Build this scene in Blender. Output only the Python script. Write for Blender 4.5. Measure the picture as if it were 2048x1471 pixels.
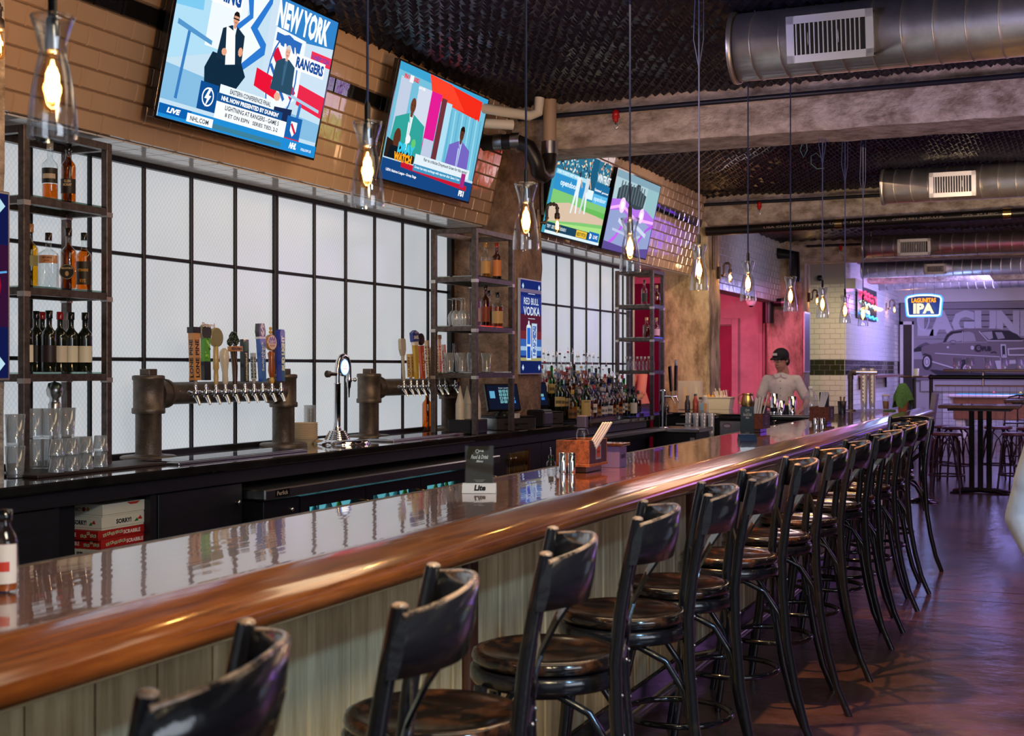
import bpy, bmesh, math, random
from mathutils import Vector, Matrix
random.seed(7)
PI=math.pi; sin=math.sin; cos=math.cos
for o in list(bpy.data.objects): bpy.data.objects.remove(o)
C=bpy.context.scene.collection
SC=bpy.context.scene
# ---------------------------------------------------------------- camera
F_PX=2600.0; H_CAM=1.53; YAW=math.atan((2165-1024)/F_PX)
cam=bpy.data.cameras.new('camera'); co=bpy.data.objects.new('camera',cam); C.objects.link(co)
cam.lens=36*F_PX/2048; cam.sensor_width=36; cam.sensor_fit='HORIZONTAL'
co.location=(0,0,H_CAM); co.rotation_euler=(PI/2,0,YAW)
cam.dof.use_dof=True; cam.dof.focus_distance=7.5; cam.dof.aperture_fstop=6.3
cam.clip_end=200
SC.camera=co
# ---------------------------------------------------------------- world, lights, exposure
w=bpy.data.worlds.new('world'); SC.world=w; w.use_nodes=True
w.node_tree.nodes['Background'].inputs[0].default_value=(.80,.88,1,1)
w.node_tree.nodes['Background'].inputs[1].default_value=.32
SC.view_settings.view_transform='Standard'; SC.view_settings.look='None'
SC.view_settings.exposure=0.0; SC.view_settings.gamma=1; SC.view_settings.use_curve_mapping=False
def aim(o,t):
    d=Vector(t)-o.location; o.rotation_euler=d.to_track_quat('-Z','Y').to_euler()
def area(name,loc,target,sx,sy,power,col):
    l=bpy.data.lights.new(name,'AREA'); l.shape='RECTANGLE'; l.size=sx; l.size_y=sy; l.energy=power; l.color=col
    o=bpy.data.objects.new(name,l); C.objects.link(o); o.location=loc; aim(o,target); return o
def spot(name,loc,target,power,col,ang=60,blend=.6,rad=.05):
    l=bpy.data.lights.new(name,'SPOT'); l.energy=power; l.color=col; l.spot_size=math.radians(ang); l.spot_blend=blend; l.shadow_soft_size=rad
    o=bpy.data.objects.new(name,l); C.objects.link(o); o.location=loc; aim(o,target); return o
def point(name,loc,power,col,rad=.03):
    l=bpy.data.lights.new(name,'POINT'); l.energy=power; l.color=col; l.shadow_soft_size=rad
    o=bpy.data.objects.new(name,l); C.objects.link(o); o.location=loc; return o
WARM=(1,.62,.28); VIO=(.55,.32,1); PINK=(1,.12,.28); BLUE=(.35,.35,1)
area('street_window_light',(3.8,1.0,2.2),(-3,5,1.4),3.0,2.0,80,(.80,.88,1))
area('ceiling_light_front',(-1.2,4.5,3.6),(-1.7,5.5,0),2.2,4,44,(1,.78,.52))  # ceiling area lights: added soft fill, no fixtures behind them
area('ceiling_light_aisle',(-3.0,7.0,3.6),(-3.6,7.6,0),1.0,5,40,(1,.74,.46))
area('ceiling_light_middle',(-2.0,13.2,3.6),(-2.6,13,0),2.5,3,45,(1,.66,.42))
area('ceiling_light_mid_left',(-3.3,14.0,3.5),(-4.6,13.0,1.4),1,2,16,(1,.8,.8))
spot('bulkhead_spot',(-1.6,6.0,2.4),(-4.5,8.5,3.2),120,(1,.56,.24),95,.9,.3)
spot('bulkhead_spot_near',(-1.8,3.4,2.6),(-4.5,5.4,3.2),90,(1,.56,.26),80,.5,.1)
spot('bulkhead_spot_far',(-2.2,12.5,2.5),(-4.5,14.4,3.2),100,(1,.66,.34),85,.9,.2)
spot('violet_spot',(1.6,5.6,3.2),(.75,5.4,0),620,(.50,.24,1),56,.35,.05)
spot('violet_spot_mid',(1.6,9.0,3.2),(.45,8.8,0),680,(.46,.26,1),58,.5,.06)
spot('violet_spot_far',(.9,13.0,3.2),(-.7,12.6,0),480,(.42,.28,1),60,.7,.08)
spot('foam_wash',(-3.4,5.0,3.0),(-1.2,8.0,3.75),110,(.45,.45,1),110,1,.3)
spot('duct_wash_far',(1.0,11.6,1.9),(.2,14.6,3.5),120,(1,.68,.4),80,.9,.3)  # added upward light for the second duct
spot('duct_wash_farther',(.8,18.6,1.9),(-.6,21.4,3.45),120,(1,.62,.45),80,.9,.3)  # added upward light for the third duct
area('violet_light_back',(.8,17.5,3.4),(-.8,17,0),2.5,4,90,(.66,.3,1))
area('lounge_light',(1,27,3.3),(-1,30,1.0),5,5,230,(.86,.66,.95))
spot('beam_wash',(2.0,6.6,2.2),(.5,10.1,3.5),330,(.72,.54,1),85,.8,.4)
spot('beam_wash_left',(-2.6,7.2,2.2),(-2.9,10.1,3.5),50,(1,.62,.34),70,.9,.3)
spot('beam_wash_far',(-1.0,12.8,2.3),(-1.3,16.3,3.5),110,(1,.76,.45),100,.9,.3)
spot('duct_wash',(1.6,5.2,1.6),(.6,7.9,3.5),170,(1,.72,.42),80,.9,.3)  # upward light added so the near duct has brightness to reflect
spot('column_spot_low',(-3.5,14.9,1.75),(-4.7,16.3,1.7),20,(1,.70,.28),110,.8,.15)
spot('column_spot_high',(-3.3,13.6,3.5),(-4.7,16.4,1.9),120,(1,.70,.30),50,.8,.08)
spot('first_column_spot',(-3.2,9.0,3.5),(-4.5,10.4,1.9),40,(1,.72,.48),50,.8,.08)
spot('floor_spot_near',(-2.0,4.9,3.5),(-.75,5.8,0),700,(1,.48,.18),46,.4,.03)
spot('floor_spot_far',(-2.0,8.2,3.5),(-.75,9.0,0),420,(1,.48,.18),44,.4,.03)
spot('stool_spot',(1.6,1.6,3.3),(-1.3,3.6,.7),230,(.32,.62,1),60,.7,.12)
spot('plank_spot',(-.3,1.4,2.6),(-1.8,2.9,.6),170,(1,.82,.5),75,.8,.3)  # warm fill added to brighten the plank front
area('pink_room_light',(-6.6,19,3.0),(-6.2,22,1.0),1.2,2.5,150,PINK)
spot('pink_column_light',(-3.9,19.0,3.0),(-4.7,22.5,1.6),190,(1,.16,.40),48,.7,.1)
area('opening_light',(-6.2,15.6,3.0),(-6.2,16,0),.8,1.2,22,(1,.05,.30))
spot('tile_wall_spot',(-3.2,23.6,3.2),(-4.8,25.9,1.2),200,(1,.86,.45),80,.8,.2)
area('blue_wall_light',(-1.6,29.5,3.2),(-4.2,29.5,1.5),3.5,1.2,300,(.36,.34,1))
spot('blue_soffit_light',(-2.6,19.5,3.1),(-5,20.4,3.0),42,(.55,.6,1),90,.8,.3)
# ---------------------------------------------------------------- helpers
def at_x(px,py,X):
    t=(px-1024)/F_PX; s,c=sin(YAW),cos(YAW); Y=X*(c+t*s)/(t*c-s); D=-X*s+Y*c
    return Vector((X,Y,H_CAM+(735.5-py)*D/F_PX))
def at_y(px,py,Y):
    t=(px-1024)/F_PX; s,c=sin(YAW),cos(YAW); X=Y*(t*c-s)/(c+t*s); D=-X*s+Y*c
    return Vector((X,Y,H_CAM+(735.5-py)*D/F_PX))
def at_z(px,py,Z):
    s,c=sin(YAW),cos(YAW); D=F_PX*(H_CAM-Z)/(py-735.5); r=(px-1024)/F_PX*D
    return Vector((r*c-D*s,r*s+D*c,Z))
MATS={}
def lin(c):
    return tuple(((x/12.92) if x<=.04045 else ((x+.055)/1.055)**2.4) for x in c)
def hexc(h):
    return lin(tuple(int(h[i:i+2],16)/255 for i in (0,2,4)))
def mat(key,col=(.5,.5,.5),rough=.5,metal=0,coat=0,emit=None,es=0,noise=0,nscale=8,bump=0,bscale=40,spec=.5,stretch=(1,1,1),col2=None,vcol=False,trans=0,ramp=(.35,.65),coatr=.03,detail=5,sheen=0):
    if key in MATS: return MATS[key]
    m=bpy.data.materials.new(key); m.use_nodes=True; nt=m.node_tree; N=nt.nodes; L=nt.links
    b=N['Principled BSDF']
    b.inputs['Base Color'].default_value=(*col,1); b.inputs['Roughness'].default_value=rough; b.inputs['Metallic'].default_value=metal
    b.inputs['Coat Weight'].default_value=coat; b.inputs['Coat Roughness'].default_value=coatr; b.inputs['Specular IOR Level'].default_value=spec
    b.inputs['Transmission Weight'].default_value=trans; b.inputs['Sheen Weight'].default_value=sheen
    if emit: b.inputs['Emission Color'].default_value=(*emit,1); b.inputs['Emission Strength'].default_value=es
    if noise or bump or col2:
        tc=N.new('ShaderNodeTexCoord'); mp=N.new('ShaderNodeMapping'); mp.inputs['Scale'].default_value=stretch
        g=N.new('ShaderNodeNewGeometry')
        L.new(g.outputs['Position'],mp.inputs[0])
    if col2 or noise:
        n=N.new('ShaderNodeTexNoise'); n.inputs['Scale'].default_value=nscale; n.inputs['Detail'].default_value=detail; n.inputs['Roughness'].default_value=.65
        L.new(mp.outputs[0],n.inputs[0]); r=N.new('ShaderNodeValToRGB'); L.new(n.outputs[0],r.inputs[0])
        c2=col2 or tuple(x*(1-noise) for x in col)
        r.color_ramp.elements[0].position=ramp[0]; r.color_ramp.elements[1].position=ramp[1]
        r.color_ramp.elements[0].color=(*c2,1); r.color_ramp.elements[1].color=(*col,1)
        L.new(r.outputs[0],b.inputs['Base Color'])
    if vcol:
        a=N.new('ShaderNodeAttribute'); a.attribute_name='Col'; L.new(a.outputs[0],b.inputs['Base Color'])
    if bump:
        n2=N.new('ShaderNodeTexNoise'); n2.inputs['Scale'].default_value=bscale; n2.inputs['Detail'].default_value=4
        L.new(mp.outputs[0],n2.inputs[0]); bm=N.new('ShaderNodeBump'); bm.inputs['Strength'].default_value=bump; bm.inputs['Distance'].default_value=.02
        L.new(n2.outputs[0],bm.inputs['Height']); L.new(bm.outputs[0],b.inputs['Normal'])
        if coat: L.new(bm.outputs[0],b.inputs['Coat Normal'])
    MATS[key]=m; return m
def emis(key,col,s,vcol=False):
    if key in MATS: return MATS[key]
    m=bpy.data.materials.new(key); m.use_nodes=True; nt=m.node_tree; nt.nodes.clear()
    o=nt.nodes.new('ShaderNodeOutputMaterial'); e=nt.nodes.new('ShaderNodeEmission'); e.inputs[0].default_value=(*col,1); e.inputs[1].default_value=s
    if vcol:
        a=nt.nodes.new('ShaderNodeAttribute'); a.attribute_name='Col'; nt.links.new(a.outputs[0],e.inputs[0])
    nt.links.new(e.outputs[0],o.inputs[0]); MATS[key]=m; return m
def glass(key,tint=(.95,.97,.97),edge=.85,base=.06,rough=.02,haze=0):
    if key in MATS: return MATS[key]
    m=bpy.data.materials.new(key); m.use_nodes=True; nt=m.node_tree; nt.nodes.clear(); N=nt.nodes; L=nt.links
    o=N.new('ShaderNodeOutputMaterial'); t=N.new('ShaderNodeBsdfTransparent'); t.inputs[0].default_value=(*tint,1)
    g=N.new('ShaderNodeBsdfGlossy'); g.inputs['Roughness'].default_value=rough
    lw=N.new('ShaderNodeLayerWeight'); lw.inputs[0].default_value=.5
    p=N.new('ShaderNodeMath'); p.operation='POWER'; p.inputs[1].default_value=3.0; L.new(lw.outputs['Facing'],p.inputs[0])
    q=N.new('ShaderNodeMath'); q.operation='MULTIPLY_ADD'; q.inputs[1].default_value=edge; q.inputs[2].default_value=base; q.use_clamp=True; L.new(p.outputs[0],q.inputs[0])
    mx=N.new('ShaderNodeMixShader'); L.new(q.outputs[0],mx.inputs[0]); L.new(t.outputs[0],mx.inputs[1]); L.new(g.outputs[0],mx.inputs[2])
    out=mx
    if haze:
        d=N.new('ShaderNodeBsdfDiffuse'); d.inputs[0].default_value=(.9,.9,.9,1); m2=N.new('ShaderNodeMixShader'); m2.inputs[0].default_value=haze
        L.new(mx.outputs[0],m2.inputs[1]); L.new(d.outputs[0],m2.inputs[2]); out=m2
    L.new(out.outputs[0],o.inputs[0]); MATS[key]=m; return m

class MB:
    def __init__(s): s.v=[]; s.f=[]; s.c=[]; s.m=[]; s.sm=[]; s.col=(.8,.8,.8); s.mi=0; s.T=None; s.flat=False
    def add(s,vs,fs,smooth=False):
        n=len(s.v)
        if s.T is not None: vs=[s.T@Vector(v) for v in vs]
        s.v.extend([tuple(v) for v in vs])
        for f in fs:
            s.f.append(tuple(i+n for i in f)); s.c.append(s.col); s.m.append(s.mi); s.sm.append(smooth)
        return s
    def box(s,x0,y0,z0,x1,y1,z1,b=0):
        if b:
            b=min(b,abs(x1-x0)*.45,abs(y1-y0)*.45,abs(z1-z0)*.45)
            bm=bmesh.new(); bmesh.ops.create_cube(bm,size=1)
            for v in bm.verts: v.co=Vector(((x0+x1)/2+v.co.x*(x1-x0),(y0+y1)/2+v.co.y*(y1-y0),(z0+z1)/2+v.co.z*(z1-z0)))
            bmesh.ops.bevel(bm,geom=bm.edges[:],offset=b,segments=1,affect='EDGES')
            vs=[v.co.copy() for v in bm.verts]; bm.verts.index_update(); fs=[[v.index for v in f.verts] for f in bm.faces]; bm.free()
            return s.add(vs,fs)
        vs=[(x,y,z) for x in (x0,x1) for y in (y0,y1) for z in (z0,z1)]
        return s.add(vs,[(0,1,3,2),(4,6,7,5),(0,4,5,1),(2,3,7,6),(0,2,6,4),(1,5,7,3)])
    def quad(s,*p): return s.add(p,[tuple(range(len(p)))])
    def tube(s,pts,r,n=8,caps=True,closed=False,ry=None,up=None):
        P=[Vector(p) for p in pts]; m=len(P); R=r if isinstance(r,(list,tuple)) else [r]*m
        vs=[];prev=None
        for i in range(m):
            if closed: t=(P[(i+1)%m]-P[i-1]).normalized()
            else: t=(P[min(i+1,m-1)]-P[max(i-1,0)]).normalized()
            if up is not None: a=Vector(up); a=(a-t*a.dot(t)).normalized()
            elif prev is None:
                a=Vector((0,0,1)) if abs(t.z)<.9 else Vector((1,0,0)); a=(a-t*a.dot(t)).normalized()
            else: a=(prev-t*prev.dot(t)).normalized()
            prev=a; b=t.cross(a)
            for k in range(n):
                w=2*PI*(k+(.5 if n==4 else 0))/n; q=math.sqrt(2) if n==4 else 1
                vs.append(P[i]+a*(cos(w)*R[i]*q)+b*(sin(w)*(ry if ry else R[i])*q))
        fs=[]
        for i in range(m if closed else m-1):
            j=(i+1)%m
            for k in range(n): fs.append((i*n+k,i*n+(k+1)%n,j*n+(k+1)%n,j*n+k))
        sm=n>4
        s.add(vs,fs,sm)
        if caps and not closed:
            s.add(vs[:n],[tuple(range(n))]); s.add(vs[-n:],[tuple(range(n))])
        return s
    def cyl(s,p0,p1,r,n=12,r1=None,caps=True): return s.tube([p0,p1],[r,r if r1 is None else r1],n,caps)
    def lathe(s,prof,n=16,c=(0,0,0),flute=0,axis=None):
        vs=[];
        for i,(r,z) in enumerate(prof):
            for k in range(n):
                w=2*PI*k/n; rr=r*(1+(flute if k%2 else 0)); vs.append((c[0]+rr*cos(w),c[1]+rr*sin(w),c[2]+z))
        if axis is not None:
            q=Vector((0,0,1)).rotation_difference(Vector(axis)); cc=Vector(c)
            vs=[cc+q@(Vector(v)-cc) for v in vs]
        fs=[(i*n+k,i*n+(k+1)%n,(i+1)*n+(k+1)%n,(i+1)*n+k) for i in range(len(prof)-1) for k in range(n)]
        s.add(vs,fs,True)
        if prof[0][0]>1e-4: s.add(vs[:n],[tuple(range(n))])
        if prof[-1][0]>1e-4: s.add(vs[-n:],[tuple(range(n))])
        return s
    def prism(s,poly,O,U,V,N):
        O,U,V,N=map(Vector,(O,U,V,N)); n=len(poly)
        a=[O+U*p[0]+V*p[1] for p in poly]; b=[x+N for x in a]
        return s.add(a+b,[tuple(range(n)),tuple(range(n,2*n))]+[(i,(i+1)%n,n+(i+1)%n,n+i) for i in range(n)])
    def ball(s,c,r,n=10,sc=(1,1,1)):
        c=Vector(c); vs=[c+Vector((0,0,-r*sc[2]))]; m=max(4,n//2+1)
        for i in range(1,m):
            p=PI*i/m-PI/2
            for k in range(n): vs.append(c+Vector((r*cos(p)*cos(2*PI*k/n)*sc[0],r*cos(p)*sin(2*PI*k/n)*sc[1],r*sin(p)*sc[2])))
        vs.append(c+Vector((0,0,r*sc[2]))); fs=[(0,1+(k+1)%n,1+k) for k in range(n)]
        for i in range(m-2):
            for k in range(n): fs.append((1+i*n+k,1+i*n+(k+1)%n,1+(i+1)*n+(k+1)%n,1+(i+1)*n+k))
        L=len(vs)-1; q=1+(m-2)*n; fs+=[(L,q+k,q+(k+1)%n) for k in range(n)]
        return s.add(vs,fs,True)
    def build(s,name,mats,parent=None,world=False,recalc=True):
        me=bpy.data.meshes.new(name); v=s.v
        if world and parent is not None:
            o=Vector(parent.location); v=[tuple(Vector(p)-o) for p in v]
        me.from_pydata(v,[],s.f)
        if not isinstance(mats,(list,tuple)): mats=[mats]
        for m in mats: me.materials.append(m)
        if any(s.m): me.polygons.foreach_set('material_index',s.m)
        me.polygons.foreach_set('use_smooth',s.sm)
        a=me.color_attributes.new('Col','FLOAT_COLOR','CORNER'); buf=[]
        for f,c in zip(s.f,s.c): buf.extend([c[0],c[1],c[2],1.0]*len(f))
        a.data.foreach_set('color',buf)
        if recalc and len(s.f)<60000:
            bm=bmesh.new(); bm.from_mesh(me); bmesh.ops.recalc_face_normals(bm,faces=bm.faces); bm.to_mesh(me); bm.free()
        me.update(); o=bpy.data.objects.new(name,me); C.objects.link(o)
        if parent is not None: o.parent=parent
        return o
_TX={}
def text2d(t,bold=0.0):
    k=(t,bold)
    if k in _TX: return _TX[k]
    cu=bpy.data.curves.new('tmp','FONT'); cu.body=t; cu.resolution_u=2; cu.offset=bold
    ob=bpy.data.objects.new('tmp',cu); me=bpy.data.meshes.new_from_object(ob)
    vs=[(v.co.x,v.co.y) for v in me.vertices]; fs=[tuple(p.vertices) for p in me.polygons]
    bpy.data.objects.remove(ob); bpy.data.curves.remove(cu); bpy.data.meshes.remove(me)
    if vs:
        x0=min(v[0] for v in vs);x1=max(v[0] for v in vs);y0=min(v[1] for v in vs);y1=max(v[1] for v in vs)
        vs=[((v[0]-x0)/max(x1-x0,1e-6),(v[1]-y0)/max(y1-y0,1e-6)) for v in vs]
    _TX[k]=(vs,fs); return _TX[k]
class Cv:
    """flat print: layers of coloured shapes on a plane O+U*u+V*v, each a hair further out along N"""
    def __init__(s,mb,O,U,V,N,step=.00025): s.mb=mb; s.O,s.U,s.V,s.N=map(Vector,(O,U,V,N)); s.k=0; s.step=step
    def p(s,u,v): return s.O+s.U*u+s.V*v+s.N*(s.k*s.step)
    def poly(s,pts,col):
        s.k+=1; s.mb.col=hexc(col) if isinstance(col,str) else col; s.mb.add([s.p(*q) for q in pts],[tuple(range(len(pts)))]); return s
    def rect(s,u0,v0,u1,v1,col): return s.poly([(u0,v0),(u1,v0),(u1,v1),(u0,v1)],col)
    def ell(s,u,v,a,b,col,n=16,rot=0): return s.poly([(u+a*cos(2*PI*i/n)*cos(rot)-b*sin(2*PI*i/n)*sin(rot),v+a*cos(2*PI*i/n)*sin(rot)+b*sin(2*PI*i/n)*cos(rot)) for i in range(n)],col)
    def ring(s,u,v,a,b,w,col,n=20):
        s.k+=1; s.mb.col=hexc(col) if isinstance(col,str) else col; vs=[];fs=[]
        for i in range(n):
            c_,s_=cos(2*PI*i/n),sin(2*PI*i/n); vs+= [s.p(u+a*c_,v+b*s_),s.p(u+(a-w)*c_,v+(b-w)*s_)]
        for i in range(n): j=(i+1)%n; fs.append((2*i,2*j,2*j+1,2*i+1))
        s.mb.add(vs,fs); return s
    def line(s,pts,w,col):
        for a,b in zip(pts[:-1],pts[1:]):
            d=Vector((b[0]-a[0],b[1]-a[1])); 
            if d.length<1e-6: continue
            n=Vector((-d.y,d.x)).normalized()*w/2
            s.poly([(a[0]+n.x,a[1]+n.y),(b[0]+n.x,b[1]+n.y),(b[0]-n.x,b[1]-n.y),(a[0]-n.x,a[1]-n.y)],col)
        return s
    def text(s,t,u0,v0,u1,v1,col,bold=.02,skew=0,rot=None):
        s.k+=1; s.mb.col=hexc(col) if isinstance(col,str) else col
        vs,fs=text2d(t,bold); q=[]
        for x,y in vs:
            if rot: q.append(s.p(u0+(u1-u0)*y,v0+(v1-v0)*(1-x)) if rot<0 else s.p(u1-(u1-u0)*y,v0+(v1-v0)*x))
            else: q.append(s.p(u0+(u1-u0)*x+skew*y,v0+(v1-v0)*y))
        s.mb.add(q,fs); return s
def tag(o,label=None,cat=None,group=None,kind=None):
    if label: o['label']=label
    if cat: o['category']=cat
    if group: o['group']=group
    if kind: o['kind']=kind
    return o
def thing(name,label,cat,loc=(0,0,0),rz=0,group=None):
    o=bpy.data.objects.new(name,None); C.objects.link(o); o.empty_display_size=.05; o.location=loc; o.rotation_euler=(0,0,rz)
    return tag(o,label,cat,group)
def struct(o): o['kind']='structure'; return o
def kids(o): return [c for c in bpy.data.objects if c.parent==o]
KC={}
def dup(o,loc=None,rz=None,label=None,parent=None,cache={}):
    c=o.copy(); C.objects.link(c); c.parent=parent
    if loc is not None: c.location=loc
    if rz is not None: c.rotation_euler=(0,0,rz)
    if label: c['label']=label
    if o.name not in KC: KC[o.name]=[x.name for x in o.children]
    for n in KC[o.name]: dup(bpy.data.objects[n],parent=c)
    return c
def boxobj(name,m,x0,y0,z0,x1,y1,z1,b=0,parent=None,world=False):
    return MB().box(x0,y0,z0,x1,y1,z1,b).build(name,m,parent,world)
# ---------------------------------------------------------------- materials
M={}
M['concrete']=mat('concrete',(.60,.51,.43),.85,nscale=7,bump=1,bscale=30,col2=(.22,.165,.12),ramp=(.34,.62),detail=12,stretch=(.8,.8,1.3))
M['concrete2']=mat('concrete2',(.62,.52,.36),.85,nscale=3.4,bump=1,bscale=24,col2=(.19,.14,.085),ramp=(.38,.58),detail=12,stretch=(1,1,.5))
M['concrete_rust']=mat('concrete_rust',(.36,.235,.165),.85,nscale=7,bump=1,bscale=30,col2=(.13,.075,.05),ramp=(.34,.64),detail=12)
M['floor']=mat('floor',(.105,.056,.044),.22,nscale=3.2,bump=.25,bscale=7,col2=(.018,.010,.009),ramp=(.3,.7),detail=9)
M['foam']=mat('foam',(.020,.018,.034),.36,noise=.3,nscale=20)
M['tile']=mat('tile',(.60,.41,.27),.09,coat=.5,noise=.06,nscale=3,bump=.10,bscale=7)
M['tile_white']=mat('tile_white',(.74,.71,.68),.12,noise=.05,nscale=3,bump=.1,bscale=9)
M['tile_black']=mat('tile_black',(.012,.011,.012),.07,coat=.5,bump=.1,bscale=7)
M['grout']=mat('grout',(.20,.13,.085),.9)
M['grout_white']=mat('grout_white',(.42,.40,.38),.9)
M['steel_dark']=mat('steel_dark',(.055,.042,.036),.42,metal=.75,nscale=30,col2=(.16,.13,.12),ramp=(.35,.75))
M['mullion']=mat('mullion',(.012,.011,.013),.4,metal=.3)
M['black']=mat('black',(.008,.008,.010),.35)
M['black_gloss']=mat('black_gloss',(.006,.006,.008),.12,coat=.5)
M['cab']=mat('cab',(.010,.010,.014),.45,noise=.4,nscale=12,stretch=(6,1,6))
M['counter']=mat('counter',(.018,.015,.015),.10,coat=.8,noise=.5,nscale=6)
M['bar_top']=mat('bar_top',(.235,.075,.030),.22,coat=1,nscale=5,col2=(.105,.028,.013),stretch=(9,.5,5),ramp=(.3,.7),bump=.035,bscale=1.6,coatr=.02,spec=.6)
M['bar_rail']=mat('bar_rail',(.33,.095,.020),.18,coat=1,nscale=6,col2=(.11,.028,.009),stretch=(8,.5,5),ramp=(.3,.7),bump=.05,bscale=3,coatr=.08)
M['plank']=mat('plank',(.86,.68,.40),.45,nscale=3.2,col2=(.36,.25,.115),stretch=(3,7,.55),ramp=(.3,.68),detail=8,bump=.15,bscale=20)
M['wood_dark']=mat('wood_dark',(.09,.030,.016),.35,coat=.4,noise=.5,nscale=6,stretch=(6,6,.7))
M['stool']=mat('stool',(.010,.010,.014),.20,coat=.7,nscale=9,col2=(.035,.025,.018),ramp=(.22,.4),coatr=.12,bump=.06,bscale=30)
M['seat']=mat('seat',(.13,.05,.022),.14,coat=.9,nscale=4,col2=(.010,.008,.009),ramp=(.50,.68),stretch=(3,3,3),coatr=.07)
M['stool_worn']=mat('stool_worn',(.42,.26,.16),.35,coat=.4,noise=.4,nscale=20)
M['iron']=mat('iron',(.16,.125,.10),.45,metal=.7,noise=.35,nscale=20,bump=.15,bscale=120)
M['pipe_black']=mat('pipe_black',(.012,.010,.010),.35,metal=.2)
M['chrome']=mat('chrome',(.82,.82,.84),.07,metal=1)
M['steel']=mat('steel',(.55,.54,.54),.28,metal=1,noise=.2,nscale=10,stretch=(1,20,1))
M['galv']=mat('galv',(.74,.69,.64),.36,metal=.88,nscale=5,col2=(.50,.47,.45),ramp=(.3,.7),bump=.05,bscale=6)
M['alu']=mat('alu',(.68,.66,.66),.38,metal=.9)
M['brass']=mat('brass',(.75,.52,.20),.22,metal=1)
M['print']=mat('print',(1,1,1),.5,vcol=True)
M['gloss_print']=mat('gloss_print',(1,1,1),.18,vcol=True,coat=.4)
M['screen']=emis('screen',(1,1,1),1.15,vcol=True)
M['glow']=emis('glow',(1,1,1),1.0,vcol=True)
M['glass']=glass('glass_clear')
M['glass_p']=glass('glass_pendant',(.96,.97,.985),1.1,.09)
M['glass_cut']=glass('glass_cut',(.90,.93,.95),1.0,.20,.08,.16)
M['glass_green']=glass('glass_shelf',(.6,.75,.68),.5,.25)
M['white']=mat('white',(.78,.77,.74),.5)
M['plastic_w']=mat('plastic_white',(.72,.68,.58),.45)
M['red']=mat('red',(.45,.01,.01),.3)
M['skin']=mat('skin',(.56,.28,.18),.5,noise=.12,nscale=30)
M['hair']=mat('hair',(.03,.015,.008),.6)
M['cloth']=mat('cloth_cream',(.80,.74,.64),.8,noise=.15,nscale=14,bump=.4,bscale=9)
M['cloth_white']=mat('cloth_white',(.82,.85,.95),.8,noise=.1,nscale=8,bump=.5,bscale=7)
# ================================================================ STRUCTURE
YC=[3.82,10.1,16.3,22.5,28.7]        # column / beam lines (front faces)
CZ=3.75
# floor: slabs over a dark bed, narrow joints between
fl=struct(boxobj('floor',M['black'],-9,-3,-.12,5.2,36,-.004))
xs=[-9,5.2]; ys=[-3,2.6,9.05,9.45,15.6,21.8,28.0,36]
for i in range(len(ys)-1):
    boxobj('slab',M['floor'],-9,ys[i]+.005,-.05,5.2,ys[i+1]-.005,0,parent=fl)
# ceiling: slab and foam
ce=struct(boxobj('ceiling',M['black'],-9,-3,CZ,5.2,36,CZ+.2))
def foam(x0,x1,y0,y1,p,amp,z):
    nx=int((x1-x0)/p); ny=int((y1-y0)/p); vs=[];fs=[]; rnd=random.Random(3)
    for j in range(ny+1):
        for i in range(nx+1):
            h=amp*(((i+(j//2)%2)%2)*.65+.35*((j)%2))+rnd.uniform(-.006,.006)+.012*sin(i*.21)*sin(j*.17)
            vs.append((x0+i*p+ (.3*p if j%2 else 0),y0+j*p,z-h))
    for j in range(ny):
        for i in range(nx):
            a=j*(nx+1)+i; fs.append((a,a+1,a+nx+2,a+nx+1))
    m=MB(); m.v=vs; m.f=fs; m.c=[(.5,.5,.5)]*len(fs); m.m=[0]*len(fs); m.sm=[True]*len(fs); m.col=(.5,.5,.5)
    o=m.build('foam_panel',M['foam'],ce,recalc=False); o['kind']='stuff'; return o
foam(-4.9,4.0,4.6,10.02,.036,.050,CZ-.005)
foam(-4.9,4.0,10.72,16.25,.045,.055,CZ-.005)
foam(-4.9,4.6,16.95,34,.09,.06,CZ-.005)
# walls
def wall(name,m,*a): return struct(boxobj(name,m,*a))
wl=struct(MB().box(-5.35,-3,0,-5.06,4.45,CZ).box(-5.35,4.45,0,-5.06,15.0,1.0).box(-5.35,4.45,2.72,-5.06,16.4,CZ).box(-5.35,10.05,1,-5.06,10.75,2.72).box(-5.35,14.87,1,-5.06,15.02,2.72).build('wall_left',M['grout_white']))
wall('wall_right',mat('wall_r',(.22,.19,.18),.8),5.0,-3,0,5.2,36,CZ)
wb=wall('wall_back',mat('wall_far',(.42,.40,.42),.7,noise=.1),-5.0,34.2,0,5.2,34.45,CZ)
# pink room behind the openings
RM=mat('room_paint',(.62,.42,.42),.7,noise=.25,nscale=2.5,bump=.2,bscale=10)
DM=mat('room_door',(.30,.02,.07),.6,noise=.2,nscale=4)
wall('wall_room_left',DM,-8.7,14.3,0,-8.5,23.2,3.6)
wall('wall_room_front',RM,-8.5,14.2,0,-5.36,14.4,3.6)
X1=at_y(1473,600,22.9).x; X2=at_y(1527,600,22.9).x
wall('wall_room_back',RM,-8.5,22.9,0,-4.95,23.1,3.6)
wall('wall_room_middle',DM,-8.5,17.55,0,-5.45,17.65,2.72)
wall('ceiling_room',RM,-8.5,14.3,3.3,-5.3,23.1,3.4)
d1=thing('door_1','dark magenta door in a pink frame in the back room','door',(X1-.55,22.9,0)); d1['kind']='structure'; del d1['category']; del d1['label']
MB().box(-.55,-.05,0,.48,-.0,2.28,.01).build('door_leaf',DM,d1)
MB().box(.48,-.10,0,.60,0,2.42,.01).build('door_frame',RM,d1); MB().box(-.7,-.10,2.3,.48,0,2.42,.01).build('door_frame',RM,d1)
tr=struct(MB().box(X1+.42,22.86,0,X1+.47,22.9,3.2).box(X1+.50,22.84,0,X1+.52,22.9,3.2).build('trim_1',RM))
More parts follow.
